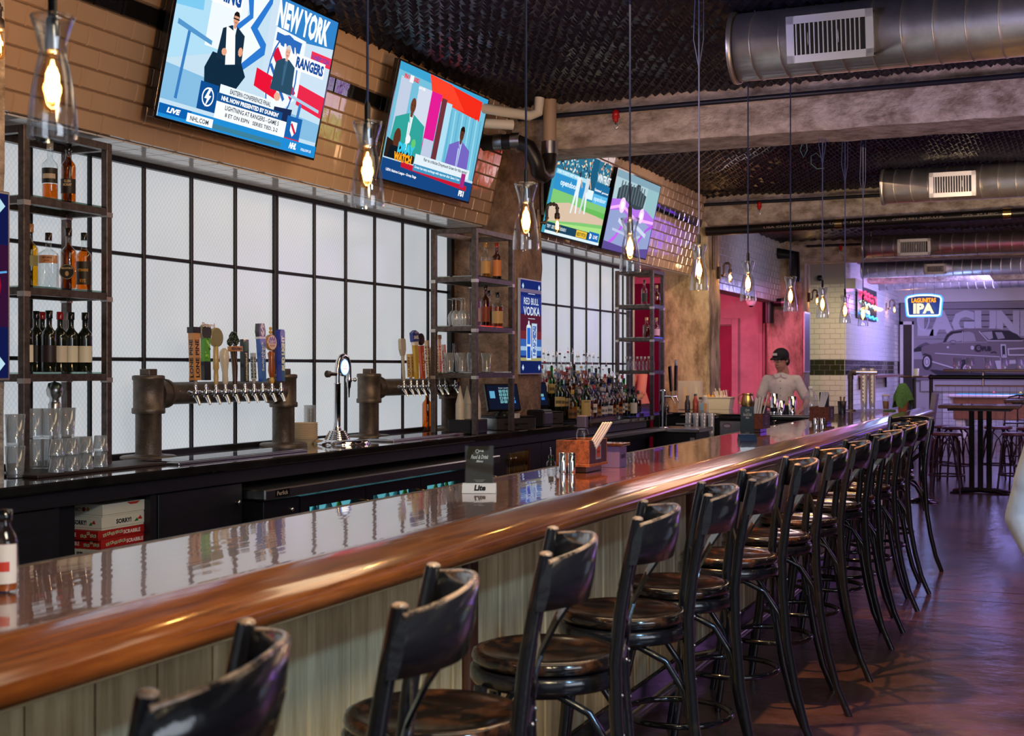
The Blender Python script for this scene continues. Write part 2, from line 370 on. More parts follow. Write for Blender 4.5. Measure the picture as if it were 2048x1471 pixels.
boxobj('door_handle',M['steel'],.40,-.09,1.0,.43,-.05,1.14,.005,parent=d1)
# ---- columns
def column(i,y,x0=-5.02,x1=-4.40,dy=.6,m='concrete'):
    mb=MB(); r=random.Random(i)
    n=14
    # chipped concrete shaft: rings with uneven corners
    rings=[]
    for k in range(n+1):
        z=CZ*k/n; j=lambda a=.012:r.uniform(-a,a)
        rings.append([(x0,y+j(),z),(x0+.3,y+j(.004),z),(x1+j()-.03,y+j(.004),z),(x1+j(),y+.03+j(),z),(x1+j(.004),y+.3,z),(x1+j(),y+dy-.03,z),(x1-.03,y+dy,z),(x0,y+dy,z)])
    vs=[p for q in rings for p in q]; fs=[(a*8+b,a*8+(b+1)%8,(a+1)*8+(b+1)%8,(a+1)*8+b) for a in range(n) for b in range(8)]
    mb.add(vs,fs); return struct(mb.build('column',M[m]))
column(0,YC[0]); column(1,YC[1],m='concrete_rust'); column(2,YC[2],m='concrete2'); column(3,YC[3],m='concrete2'); column(4,YC[4])
# ---- beams with a ragged lower arris
def beam(i,y,z0=3.36,dy=.62,m='concrete',x0=-5.1,x1=5.0):
    r=random.Random(i+50); mb=MB(); n=60; vs=[]
    for k in range(n+1):
        x=x0+(x1-x0)*k/n; j=lambda a:r.uniform(-a,a)
        vs+= [(x,y+j(.004),CZ),(x,y+j(.006),z0+.06+j(.02)),(x,y+.022+j(.010),z0+j(.006)),(x,y+dy-.02+j(.006),z0+j(.005)),(x,y+dy,z0+.03),(x,y+dy,CZ)]
    fs=[(a*6+b,a*6+(b+1)%6,(a+1)*6+(b+1)%6,(a+1)*6+b) for a in range(n) for b in range(6)]+[tuple(range(6)),tuple(range(n*6,n*6+6))]
    mb.add(vs,fs); return struct(mb.build('beam',M[m]))
for i,y in enumerate(YC): beam(i,y)
# ---- soffits: slanted tiled bulkheads
TS,TC=sin(math.radians(12.7)),cos(math.radians(12.7))
def tile_mesh(w,h,t=.012):
    b=.006; mb=MB(); mb.add([(0,0,0),(0,w,0),(0,w,h),(0,0,h),(t,b,b),(t,w-b,b),(t,w-b,h-b),(t,b,h-b)],[(0,1,5,4),(1,2,6,5),(2,3,7,6),(3,0,4,7),(4,5,6,7)])
    return mb
def tiles_parts(parent,O,U,V,N,L,Ht,tw,th,mt,mb_,band,limit=300,skip=None,jit=.008,g=.004):
    """tiles laid in running bond on the plane O+U*u+V*v; single tiles up to the limit, the rest joined"""
    U,V,N,O=map(Vector,(U,V,N,O)); cnt=0; rest=MB(); rest_b=MB(); shared={}
    B=Matrix((N,U,V)).transposed(); r=random.Random(9); 
    rows=int(math.ceil(Ht/th))
    cells=[]
    for j in range(rows):
        u=-(tw/2 if j%2 else 0)
        h=min(th,Ht-j*th)-g
        if h<.02: continue
        while u<L-.01:
            a=max(u,0); b=min(u+tw,L)-g
            if b-a>.02: cells.append((j,a,b,h))
            u+=tw
    for (j,a,b,h) in cells:
        blk=j in band
        p=O+U*a+V*(j*th)
        R=Matrix.Rotation(r.uniform(-jit,jit),3,V)@Matrix.Rotation(r.uniform(-jit,jit),3,U)@B
        if cnt<limit:
            k=(round(b-a,3),round(h,3),blk)
            if k not in shared:
                o=tile_mesh(b-a,h).build('tile',mb_ if blk else mt,parent); shared[k]=o.data
            else:
                o=bpy.data.objects.new('tile',shared[k]); C.objects.link(o); o.parent=parent
            o.matrix_local=Matrix.Translation(p-Vector(parent.location))@R.to_4x4()
            cnt+=1
        else:
            t=tile_mesh(b-a,h); t2=rest_b if blk else rest
            t2.T=Matrix.Translation(p-Vector(parent.location))@R.to_4x4(); t2.add(t.v,t.f)
    if rest.f: o=rest.build('tile_field',mt,parent); o['kind']='stuff'
    if rest_b.f: o=rest_b.build('tile_band',mb_,parent); o['kind']='stuff'
def soffit(name,y0,y1,n):
    t=struct(MB().prism([(0,0),(.44,0),(.44+1.06*TS,1.06*TC),(0,1.06*TC)],(-5.055,y0,2.73),(1,0,0),(0,0,1),(0,y1-y0,0)).build(name,M['grout']))
    O=(-4.615,y0,2.73)
    tiles_parts(t,O,(0,1,0),(TS,0,TC),(TC,0,-TS),y1-y0,1.05,.2035,.1017,M['tile'],M['tile_black'],(6,))
    # underside, white tiles running across
    m=MB(); y=y0
    while y<y1-.05:
        for k in range(4):
            m.T=Matrix.Translation((-4.63-.105*k,y,2.73)); m.box(-.10,.002,-.010,0,min(.2,y1-y)-.003,-.001)
        y+=.2035
    o=m.build('underside_tile',M['tile_white'],t); o['kind']='stuff'
    # end return tiles
    m=MB()
    for j in range(10):
        z=2.73+j*.1017; x1=-4.615+ (j*.1017)*TS/TC
        m.box(x1-.22,y1,z+.002,x1-.01,y1+.008,z+.098)
    o=m.build('end_tile',M['tile'],t); o['kind']='stuff'
    return t
soffit('soffit',4.44,9.98,1); soffit('soffit',10.72,16.2,2)
s3=struct(boxobj('soffit',M['grout_white'],-5.06,16.92,2.66,-4.80,22.48,CZ))
tiles_parts(s3,(-4.80,16.92,2.66),(0,1,0),(0,0,1),(1,0,0),5.56,1.05,.2035,.1017,M['tile_white'],M['tile_black'],())
# far tiled walls
tf=struct(boxobj('wall_tiled',M['grout_white'],-8,25.9,0,-4.26,26.1,CZ))
tiles_parts(tf,(-5.46,25.9,.78),(1,0,0),(0,0,1),(0,-1,0),1.2,2.4,.2035,.1017,M['tile_white'],mat('tile_olive',(.03,.035,.008),.1,coat=.4),(6,7,8))
ts=struct(boxobj('wall_tiled',M['grout_white'],-4.46,25.92,0,-4.255,34.2,CZ))
tiles_parts(ts,(-4.255,25.92,.78),(0,1,0),(0,0,1),(1,0,0),8.2,2.9,.2035,.1017,M['tile_white'],M['tile_black'],(6,7,8),limit=0)
tb=struct(boxobj('wall_tiled',M['grout_white'],-4.2,34.1,0,5,34.2,1.42))
tiles_parts(tb,(-3.2,34.1,0),(1,0,0),(0,0,1),(0,-1,0),6,1.42,.2035,.1017,M['tile_white'],M['tile_black'],(),limit=0)
struct(MB().box(-4.26,33.9,3.17,5,34.2,3.75).build('trim_2',M['tile_white']))
# ---- windows: frosted wired glass, daylight behind
def pane_mat():
    m=bpy.data.materials.new('wired_glass'); m.use_nodes=True; nt=m.node_tree; N=nt.nodes; L=nt.links; b=N['Principled BSDF']
    g=N.new('ShaderNodeNewGeometry'); sp=N.new('ShaderNodeSeparateXYZ'); L.new(g.outputs['Position'],sp.inputs[0])
    def mth(op,a,bb=None,c=None):
        n=N.new('ShaderNodeMath'); n.operation=op
        for i,x in enumerate((a,bb,c)):
            if x is None: continue
            if isinstance(x,(int,float)): n.inputs[i].default_value=x
            else: L.new(x,n.inputs[i])
        return n.outputs[0]
    def fam(s):
        d=mth('MULTIPLY_ADD',sp.outputs['Z'],s*26,mth('MULTIPLY',sp.outputs['Y'],32)); f=mth('FRACT',d); return mth('LESS_THAN',mth('ABSOLUTE',mth('SUBTRACT',f,.5)),.07)
    wire=mth('MAXIMUM',fam(1),fam(-1))
    no=N.new('ShaderNodeTexNoise'); no.inputs['Scale'].default_value=.9; no.inputs['Detail'].default_value=2; L.new(g.outputs['Position'],no.inputs[0])
    st=mth('MULTIPLY_ADD',no.outputs[0],.22,.42)
    st=mth('MULTIPLY',st,mth('MULTIPLY_ADD',wire,-.22,1.0))
    b.inputs['Base Color'].default_value=(.30,.32,.34,1); b.inputs['Roughness'].default_value=.22
    b.inputs['Emission Color'].default_value=(.86,.93,1.0,1); L.new(st,b.inputs['Emission Strength'])
    return m
PM=pane_mat()
def window(name,y0,edges,y1,thick):
    w=thing(name,None,None,(-5.0,y0,1.0)); w['kind']='structure'
    zs=[1.02,1.58,2.18,2.715]
    ys=[y0]+edges+[y1]
    for a,b in zip(ys[:-1],ys[1:]):
        for c,d in zip(zs[:-1],zs[1:]):
            boxobj('pane',PM,-.012,a-y0+.012,c-1+.012,-.004,b-y0-.012,d-1-.012,parent=w)
    for e in edges:
        q=.022 if e in thick else (.011 if name=='window_1' else .008)
        boxobj('mullion',M['mullion'],-.03,e-y0-q,0,.014+(.006 if e in thick else 0),e-y0+q,1.73,.004,parent=w)
    for z in zs[1:3]: boxobj('transom',M['mullion'],-.025,0,z-1-.010,.010,y1-y0,z-1+.010,.004,parent=w)
    for z in (1.02,2.715): boxobj('frame_rail',M['mullion'],-.04,0,z-1-.025,.035,y1-y0,z-1+.025,.004,parent=w)
    for y in (0,y1-y0): boxobj('frame_stile',M['mullion'],-.04,y-.03,0,.04,y+.03,1.74,.004,parent=w)
    return w
window('window_1',4.47,[4.74,5.17,5.61,6.06,6.50,6.95,7.40,7.89,8.32,8.75,9.20,9.64],10.04,(7.40,))
window('window_2',10.76,[11.21,11.66,12.09,12.53,12.97,13.42,13.87,14.30,14.66],14.90,(12.97,))
# white tiled jambs by the windows
jm=struct(MB().box(-5.06,14.92,1,-4.97,15.02,2.7).build('trim_3',M['tile_white']))
# ================================================================ DUCTS AND PIPES
def duct(name,label,x0,x1,y,z,r,vent=None,pitch=.175):
    t=thing(name,label,'duct',(x0,y,z),0,'round galvanised ducts under the ceiling')
    L=x1-x0
    m=MB(); m.lathe([(r*.97,0),(r,.0),(r,L)],40,(0,0,0)); 
    m.v=[(p[2],p[0],p[1]) for p in m.v]; m.build('duct_tube',M['galv'],t)
    m=MB(); m.lathe([(r+.012,0),(r+.016,.012),(r+.012,.03),(r+.002,.03),(r+.002,0)],40); m.v=[(p[2]-.01,p[0],p[1]) for p in m.v]; m.build('end_collar',M['galv'],t)
    m=MB(); m.lathe([(r-.003,.002),(.001,.03)],40); m.v=[(p[2],p[0],p[1]) for p in m.v]; m.build('end_cap',M['galv'],t)
    me=None; x=.16
    while x<L-.05:
        if me is None:
            m=MB(); m.tube([(.03*cos(a),r*cos(a),r*sin(a)) for a in [2*PI*k/40 for k in range(40)]],.0045,5,closed=True); o=m.build('seam',M['galv'],t); me=o.data
        else: o=bpy.data.objects.new('seam',me); C.objects.link(o); o.parent=t
        o.location=(x,0,0); x+=pitch
    if vent:
        va,vb,h=vent; a=math.radians(10)
        n=Vector((0,-cos(a),-sin(a))); up=Vector((0,-sin(a),cos(a))); 
        q=thing('vent_grille',None,None,(0,0,0)); q.parent=t
        q.matrix_local=Matrix.Translation(Vector((va,0,0))+n*(r+.012))@Matrix(((1,0,0),(0,n.y,up.y),(0,n.z,up.z))).transposed().transposed().to_4x4()
        W=vb-va; f=.045
        m=MB(); m.box(0,0,-h/2,W,.014,-h/2+f).box(0,0,h/2-f,W,.014,h/2).box(0,0,-h/2,f,.014,h/2).box(W-f,0,-h/2,W,.014,h/2)
        m.box(0,-.05,-h/2+.01,W,0,-h/2+.02).box(0,-.05,h/2-.02,W,0,h/2-.01).box(0,-.06,-h/2,.01,0,h/2).box(W-.01,-.06,-h/2,W,0,h/2)
        m.build('vent_frame',M['alu'],q)
        boxobj('vent_back',M['black'],f,-.02,-h/2+f,W-f,-.012,h/2-f,parent=q)
        k=0; x=f+.012; sm=None
        while x<W-f-.01:
            if sm is None: o=boxobj('vent_slat',M['alu'],-.0035,-.008,-h/2+f,.0035,.008,h/2-f,parent=q); sm=o.data
            else: o=bpy.data.objects.new('vent_slat',sm); C.objects.link(o); o.parent=q
            o.location=(x,0,0); x+=.026
    for x in ([.12,L*.55] if L>3 else [.1]): MB().cyl((x,0,r-.005),(x,0,CZ-z),.006,6).build('hanger_rod',M['steel'],t)
    return t
duct('duct','large galvanised duct nearest the camera with a slatted vent grille',-1.96,4.9,7.9,3.50,.205,(.36,.86,.27))
duct('duct','second galvanised duct with a vent, hanging before the second beam',-1.99,4.9,14.6,3.50,.185,(.50,.97,.26))
duct('duct','third galvanised duct with vent, beyond the second beam',at_y(1727,500,21.4).x,4.9,21.4,3.46,.17,(.55,1.05,.26))
duct('duct','fourth duct, thin bluish one below the third beam',-4.0,4.9,26.4,3.47,.165,(1.2,1.6,.2))
duct('duct','farthest galvanised duct over the mural wall',at_y(1745,560,30.5).x,4.9,30.5,3.47,.18)
def pipe(name,label,cat,pts,r,m,group=None,n=10,org=None):
    o=MB().tube(pts,r,n).build(name,m); tag(o,label,cat,group); return o
def sprinkler(x,y,z,label):
    t=thing('sprinkler_head',label,'sprinkler',(x,y,z))
    MB().lathe([(.0,0),(.014,.0),(.022,.012),(.024,.05),(.03,.055),(.03,.075),(.018,.10),(.0,.105)],8,(0,0,0)).build('fitting',M['red'],t)
    MB().tube([(-.03,0,.045),(.03,0,.045)],.014,8).build('fitting_arm',M['red'],t)
    MB().cyl((0,0,-.02),(0,0,0),.012,8).tube([(-.012,0,-.01),(-.016,0,-.035),(0,0,-.055),(.016,0,-.035),(.012,0,-.01)],.003,5).lathe([(.018,-.058),(.018,-.055)],8).build('nozzle',M['chrome'],t)
    return t
def sprink_line(y,x0,labels,hx,names):
    t=thing('sprinkler_pipe',labels,'pipe',(x0,y,3.60))
    MB().tube([(0,0,0),(9.2,0,.03)],.021,10).build('pipe_run',mat('pipe_blue',(.02,.022,.035),.35,metal=.3),t)
    MB().tube([(.3,-.026,-.028),(.3,.026,-.028),(.3,.03,.09)],.005,4).tube([(.3,-.026,-.028),(.3,-.03,.04)],.005,4).build('pipe_strap',M['steel'],t)
    MB().tube([(5.2,-.026,-.028),(5.2,.026,-.028),(5.2,.03,.09)],.005,4).build('pipe_strap',M['steel'],t)
    for x,l in hx: s_=sprinkler(x,y-.035,3.50,l); s_.parent=t; s_.location=(x-x0,-.035,-.10); del s_['label']; del s_['category']
sprink_line(9.93,-4.30,'thin black sprinkler pipe along the top of the nearest beam',[(at_y(1232,200,9.9).x,'red sprinkler head on the pipe by the nearest beam')],0)
sprink_line(16.12,-4.95,'thin dark sprinkler pipe along the top of the second beam',[(at_y(1519,385,16.1).x,'small red sprinkler head before the second beam')],0)
sprink_line(22.3,-4.3,'dark sprinkler pipe before the third beam',[(at_y(1682,482,22.3).x,'red sprinkler head before the third beam, farthest of all')],0)
# drain pipe along the second beam with copper bands
t=thing('drain_pipe','thick black drain pipe with white print along the second beam','pipe',(-4.4,16.2,3.27))
MB().tube([(0,0,0),(9.3,0,.155)],.058,14).build('pipe_run',M['pipe_black'],t)
for x in (1.62,3.55,5.2): MB().tube([(x,0,x*.0167),(x+.09,0,x*.0167)],.066,14).build('pipe_coupling',M['brass'],t)
mb=MB(); cv=Cv(mb,(0,-.0595,.0),(1,0,.0167),(0,0,1),(0,-1,0))
cv.text('USA CHARLOTTE PIPE   USA 3" NO HUB CO   CISPI 301 NSF-U.P.',.75,-.012,2.9,.014,'8a7a68'); cv.text('CO. 3" UPC',3.1,-.012,3.5,.014,'8a7a68')
mb.build('pipe_print',M['print'],t)
t=thing('trap_pipe','black cast drain trap with clamped elbows by the first column','pipe',(-4.28,9.55,3.3))
A=at_x(1000,243,-4.30); B=at_y(1062,262,9.75)
a=lambda x,y,z:(x+4.28,y-9.55,z-3.3)
MB().tube([a(-4.40,9.45,3.33),a(-4.12,9.47,3.33),a(-4.02,9.50,3.28),a(-3.97,9.53,3.16),a(-3.97,9.57,3.09),a(-3.96,9.64,3.07),a(-3.95,9.71,3.10),a(-3.95,9.75,3.18),a(-3.95,9.76,3.28)],.062,14).build('trap_bend',M['pipe_black'],t)
MB().tube([a(-4.30,9.45,3.33),a(-4.23,9.46,3.33)],.068,14).tube([a(-4.16,9.46,3.33),a(-4.09,9.475,3.33)],.068,14).build('clamp',M['steel'],t)
MB().tube([a(-3.95,9.76,3.26),a(-3.95,9.76,3.36)],.068,14).build('clamp',M['steel'],t)
MB().tube([a(-3.95,9.76,3.3),a(-3.95,9.76,3.70)],.055,14).build('riser',mat('pipe_tan',(.42,.30,.2),.5),t)
o=pipe('waste_pipe','white plastic waste pipe bending up into the foam ceiling','pipe',[(-4.35,9.0,3.55),(-4.15,9.25,3.53),(-4.02,9.5,3.53),(-3.97,9.56,3.56),(-3.96,9.57,3.68)],.04,M['plastic_w'])
pipe('waste_pipe','shorter white plastic pipe just below the bent one','pipe',[(-4.40,9.12,3.44),(-4.10,9.36,3.44)],.04,M['plastic_w'])
o=pipe('conduit','bent conduit running down the first column to its lamp','pipe',[(-4.2,10.72,3.36),(-4.25,10.70,3.40),(-4.36,10.62,3.38),(-4.365,10.6,3.25),(-4.365,10.6,2.88)],.017,M['steel_dark'])
o=pipe('conduit','straight conduit running down the second column','pipe',[(-4.37,16.45,3.34),(-4.37,16.45,2.8)],.02,M['iron'])
# stacked black pipes on the third column
t=thing('drain_stack','stack of black drain pipes and clamps before the third column','pipe',(-4.95,22.25,2.6))
m=MB().cyl((0,0,-.3),(0,0,.9),.10,12).tube([(0,0,.15),(.15,-.05,.05),(.32,-.05,.05)],.075,12).tube([(.1,0,.9),(.45,0,.85),(.45,0,.4)],.1,12)
m.build('stack',M['pipe_black'],t)
MB().cyl((0,0,.1),(0,0,.17),.108,12).cyl((0,0,.5),(0,0,.57),.108,12).cyl((.25,-.05,.05),(.31,-.05,.05),.083,12).build('clamp',M['steel'],t)
# ================================================================ THE BAR
bar=thing('bar_counter','long wooden bar with glossy orange brown top and plank front','bar',(-1.9,7.6,0))
BY0,BY1=-.6,15.02
def loc(o,*p): return tuple(a-b for a,b in zip(p,o.location))
MB().box(-2.25,BY0,1.03,-1.64,BY1,1.070,.006).build('bar_top',M['bar_top'],bar,True)
RP=[(-1.66,1.05),(-1.665,1.074),(-1.658,1.088),(-1.645,1.094),(-1.625,1.091),(-1.59,1.080),(-1.555,1.070),(-1.53,1.062),(-1.513,1.048),(-1.503,1.03),(-1.512,1.008),(-1.535,.995),(-1.60,.99),(-1.66,1.0)]
def sweep(mb,prof,y0,y1,n=24,sm=True,wob=0):
    k=len(prof); vs=[(x,y0+(y1-y0)*i/n,z) for i in range(n+1) for x,z in prof]
    mb.add(vs,[(i*k+j,i*k+(j+1)%k,(i+1)*k+(j+1)%k,(i+1)*k+j) for i in range(n) for j in range(k)],sm)
    mb.add(vs[:k],[tuple(range(k))]); mb.add(vs[-k:],[tuple(range(k))])
m=MB(); sweep(m,RP,BY0,BY1+.1); m.build('arm_rail',M['bar_rail'],bar,True)
MB().box(-2.27,BY0,1.0,-2.25,BY1,1.072,.004).build('bar_edge',M['steel_dark'],bar,True)
# front planks between darker posts
posts=[]; Y=at_x(935,1200,-1.80).y
k=0; y=BY0; r=random.Random(2)
post_ys=[Y,Y+2.55,Y+5.1,Y+7.65,Y+10.2,Y-2.55]
MB().box(-1.86,BY0,0,-1.825,BY1-.1,1.0).build('bar_carcass',M['black'],bar,True)
y=BY0
while y<BY1-.15:
    wd=r.choice([.17,.19,.20,.215])
    if any(abs(y+wd/2-p)<wd/2+.035 for p in post_ys):
        p=min(post_ys,key=lambda q:abs(q-y)); 
        if y<p-.035-.03: MB().box(-1.823,y+.002,.13,-1.80,p-.037,1.0,.004).build('plank',M['plank'],bar,True)
        MB().box(-1.825,p-.034,0.0,-1.775,p+.034,1.0,.006).build('post',M['wood_dark'],bar,True); y=p+.036; continue
    x=-1.80+r.uniform(-.002,.002)
    MB().box(-1.825,y+.0035,.13,x,y+wd-.0035,1.0,.006).build('plank',M['plank'],bar,True); y+=wd
MB().box(-1.83,BY0,0,-1.785,BY1-.1,.13,.006).build('plinth',M['black_gloss'],bar,True)
MB().box(-1.84,BY0,.985,-1.62,BY1-.1,1.03).build('apron',M['wood_dark'],bar,True)
fr=MB().tube([(-1.60,.5,.17),(-1.60,11.7,.17),(-1.58,11.80,.17),(-1.5,11.83,.17)],.022,10); 
for q in range(7): fr.tube([(-1.60,.9+q*1.75,.17),(-1.79,.9+q*1.75,.12)],.012,8)
fr.build('foot_rail',M['steel'],bar,True)
# ---- return counter at the far end
rc=thing('service_counter','black cross counter in front of the bartender at the far end','counter',(-3.2,14.6,0))
MB().box(-4.15,14.15,.965,-2.28,14.72,1.005,.006).build('counter_top',M['counter'],rc,True)
MB().box(-4.1,14.25,0,-2.35,14.68,.965).build('counter_body',M['cab'],rc,True)
MB().box(-2.75,14.2,.86,-2.33,14.25,.96).build('side_panel',M['steel'],rc,True)
# ================================================================ BACK BAR
bb=thing('back_counter','long glossy black back counter under the frosted windows','counter',(-4.6,8.2,0))
MB().box(-4.97,3.0,.975,-4.205,13.25,1.02,.008).build('worktop',M['counter'],bb,True)
MB().box(-4.97,3.0,.14,-4.55,13.2,.975).build('carcass',M['black'],bb,True)
MB().box(-4.9,3.0,0,-4.35,13.2,.14).build('plinth',M['black'],bb,True)
MB().box(-4.55,3.0,.90,-4.235,13.2,.975,.004).build('fascia',M['cab'],bb,True)
def cab_front(y0,y1,z0,z1,knob=None):
    d=MB().box(-4.27,y0+.004,z0,-4.245,y1-.004,z1,.003).build('door',M['cab'],bb,True)
    if knob is not None:
        for kk in knob: 
            o=MB().lathe([(.006,0),(.006,.012),(.014,.018),(.014,.026),(.0,.03)],10,(-4.245,kk,z1-.10),axis=(1,0,0)).build('knob',M['steel'],bb,True)
            o.parent=d; o.location=(0,0,0)
for a,b in ((3.0,4.70),(9.2,10.35)): MB().box(-4.55,a,.14,-4.275,b,.90).build('cabinet_box',M['black'],bb,True)
ycub0=at_x(120,1000,-4.245).y; ycub1=at_x(303,1000,-4.245).y; yfr0=at_x(503,980,-4.2).y
cab_front(3.0,3.9,.14,.895); cab_front(3.9,ycub0-.02,.14,.895)
cab_front(ycub1+.05,yfr0-.02,.14,.895,[yfr0-.08])
MB().box(-4.55,ycub1,.14,-4.25,ycub1+.045,.9).build('cubby_side',M['cab'],bb,True); MB().box(-4.55,ycub0-.03,.14,-4.25,ycub0,.9).build('cubby_side',M['cab'],bb,True)
MB().box(-4.55,ycub0,.30,-4.26,ycub1,.325).build('cubby_floor',M['cab'],bb,True)
MB().box(-4.55,ycub1+.05,.14,-4.28,yfr0-.02,.89).build('cabinet_box',M['black'],bb,True)
fy1=9.15
for a,b,kn in ((fy1+.05,9.65,[9.60]),(9.65,10.3,[9.70]),(10.3,10.9,None),(10.9,11.25,None),(11.25,11.9,None),(11.9,12.5,None),(12.5,13.2,None)):
    cab_front(a,b,.14,.895,kn)
for a,b in ((10.35,13.2),): MB().box(-4.55,a,.14,-4.275,b,.90).build('cabinet_box',M['black'],bb,True)
# round vent mesh in wooden frame under the counter
m=MB(); ya,yb=at_x(1018,930,-4.235).y,at_x(1056,930,-4.235).y
for i in range(12): m.tube([(-4.236,ya+(yb-ya)*i/12,.62),(-4.236,ya+(yb-ya)*(i+1)/12,.84)],.003,4); m.tube([(-4.236,ya+(yb-ya)*(i+1)/12,.62),(-4.236,ya+(yb-ya)*i/12,.84)],.003,4)
g=m.build('mesh_screen',M['brass'],bb,True); g['kind']='stuff'
MB().box(-4.245,yb,.6,-4.225,yb+.03,.86).build('mesh_frame',M['wood_dark'],bb,True)
# liquor risers
rs=thing('bottle_riser','black stepped riser for the liquor bottles on the back counter','shelf',(-4.6,12.9,1.02))
RY0,RY1=11.42,14.1
MB().box(-4.48,RY0,1.02,-4.36,RY1,1.04).box(-4.64,RY0,1.02,-4.48,RY1,1.13).box(-4.80,RY0,1.02,-4.64,RY1,1.25).box(-4.95,RY0,1.02,-4.80,RY1,1.37).build('steps',M['black_gloss'],rs,True)
MB().box(-4.97,13.25,.975,-4.24,14.2,1.0185).build('riser_end',M['counter'],rs,True)
# ---- undercounter fridge
fr=thing('bar_fridge','long black undercounter fridge with steel top and three lit glass doors','fridge',(-4.3,7.5,0))
y0,y1=yfr0,fy1
MB().box(-4.54,y0,.80,-4.11,y1,.858,.008).build('fridge_top',M['steel'],fr,True)
MB().box(-4.54,y0+.03,.1,-4.20,y0+.055,.80).box(-4.54,y1-.03,.1,-4.20,y1,.80).box(-4.54,y0+.03,.1,-4.52,y1,.8).box(-4.54,y0+.03,.1,-4.2,y1,.13).build('fridge_body',M['black'],fr,True)
yg=at_x(596,1000,-4.17).y
MB().box(-4.52,y0+.05,.1,-4.155,yg-.01,.79,.004).build('grille_panel',M['black'],fr,True)
for i in range(7):
    for j in range(3):
        a=y0+.11+j*.155
        if i==0 and j==0: o=MB().box(-4.155,0,0,-4.148,.135,.006).build('louvre',M['steel_dark'],fr); lm=o.data; o.location=(4.3,a-7.5,.64)
        else: o=bpy.data.objects.new('louvre',lm); C.objects.link(o); o.parent=fr; o.location=(4.3,a-7.5,.64-i*.035)
MB().lathe([(.012,0),(.012,.01),(0,.012)],10,(-4.155,y0+.33,.72),axis=(1,0,0)).build('lock',M['chrome'],fr,True)
mb=MB(); cv=Cv(mb,(-4.1095,y0+.10,.815),(0,1,0),(0,0,1),(1,0,0)); cv.rect(0,-.004,.14,.036,'141414'); cv.text('Fridge' if 0 else 'Perlick',.015,.004,.125,.028,'b8a894'); mb.build('maker_plate',M['gloss_print'],fr,True)
TEAL=emis('fridge_glow',(.16,.60,.72),.85)
WN=[(612,708),(740,822),(848,916)]; WY=[tuple(at_x(q,1000,-4.18).y for q in w_) for w_ in WN]; n=3
for i in range(n):
    wa,wb_=WY[i]; a=yg if i==0 else (WY[i-1][1]+wa)/2; b=(wb_+WY[i+1][0])/2 if i<2 else y1-.04
    d=MB().box(-4.20,a+.005,.14,-4.155,b-.005,.22).box(-4.20,a+.005,.715,-4.155,b-.005,.785).box(-4.20,a+.005,.22,-4.155,wa,.715).box(-4.20,wb_,.22,-4.155,b-.005,.715).build('fridge_door',M['black'],fr,True)
    MB().box(-4.185,wa,.22,-4.18,wb_,.715).build('door_glass',M['glass'],fr,True)
    MB().box(-4.51,a+.02,.14,-4.50,b-.02,.79).build('lit_back',TEAL,fr,True)
    MB().tube([(-4.155,b-.03,.70),(-4.12,b-.03,.70),(-4.12,b-.03,.50),(-4.155,b-.03,.50)],.008,6).build('door_handle',M['brass'],fr,True)
rr=random.Random(4)
ORD=['first','second','third','fourth','fifth','sixth','seventh','eighth','ninth','tenth','eleventh','twelfth','thirteenth','fourteenth','fifteenth','sixteenth','seventeenth','eighteenth','nineteenth','twentieth','twenty-first','twenty-second','twenty-third','twenty-fourth','twenty-fifth','twenty-sixth','twenty-seventh','twenty-eighth','twenty-ninth','thirtieth']
BC=['7fd0d8','2f7f88','d8f4f4','123c44','c8e020','58b0b8']
for i in range(26):
    yy=yg+.12+i*(y1-yg-.2)/26
    bc=rr.choice(BC); cn=dict(zip(BC,['pale teal','deep teal','frosty white','dark teal','lime green','light blue']))[bc]
    m=MB(); m.col=hexc(bc); m.lathe([(.028,0),(.03,.01),(.03,.13),(.012,.18),(.012,.22),(0,.22)],10,(-4.30+rr.uniform(-.05,.03),yy,.50))
    o=m.build('beer_bottle',M['gloss_print']); 
    tag(o,'small %s bottle in the lit fridge, %s from its left end'%(cn,ORD[i]),'bottle','drinks inside the lit fridge')
MB().box(-4.5,yg,.485,-4.22,y1-.05,.50).build('wire_shelf',M['steel'],fr,True)
# speed rail and steel cooler farther down
sr=thing('steel_shelf','steel ledge below the liquor bottles on the back bar','shelf',(-4.1,12.4,.8))
MB().box(-4.23,11.3,.86,-4.08,13.5,.895,.004).build('ledge',M['steel'],sr,True)
MB().box(-4.23,11.3,.80,-4.20,13.5,.86).build('ledge_back',M['black'],sr,True)
cb=thing('keg_cooler','low black cooler with steel top at the end of the back bar','cooler',(-4.0,13.9,0))
MB().box(-4.22,13.40,.84,-3.72,13.98,.885,.008).build('cooler_top',M['steel'],cb,True)
MB().box(-4.2,13.42,0,-3.76,13.96,.84,.006).build('cooler_body',M['cab'],cb,True)
m=MB(); cv=Cv(m,(-3.82,13.415,.72),(1,0,0),(0,0,1),(0,-1,0)); cv.rect(0,0,.05,.07,'9a9a94'); cv.line([(.01,.02),(.04,.02)],.004,'303030'); cv.line([(.01,.04),(.04,.04)],.004,'303030'); m.build('label_plate',M['print'],cb,True)
MB().tube([(-3.9,13.5,.885),(-3.9,13.5,.93)],.008,6).tube([(-4.0,13.5,.93),(-3.8,13.5,.93)],.008,6).build('cooler_tap',M['steel'],cb,True)
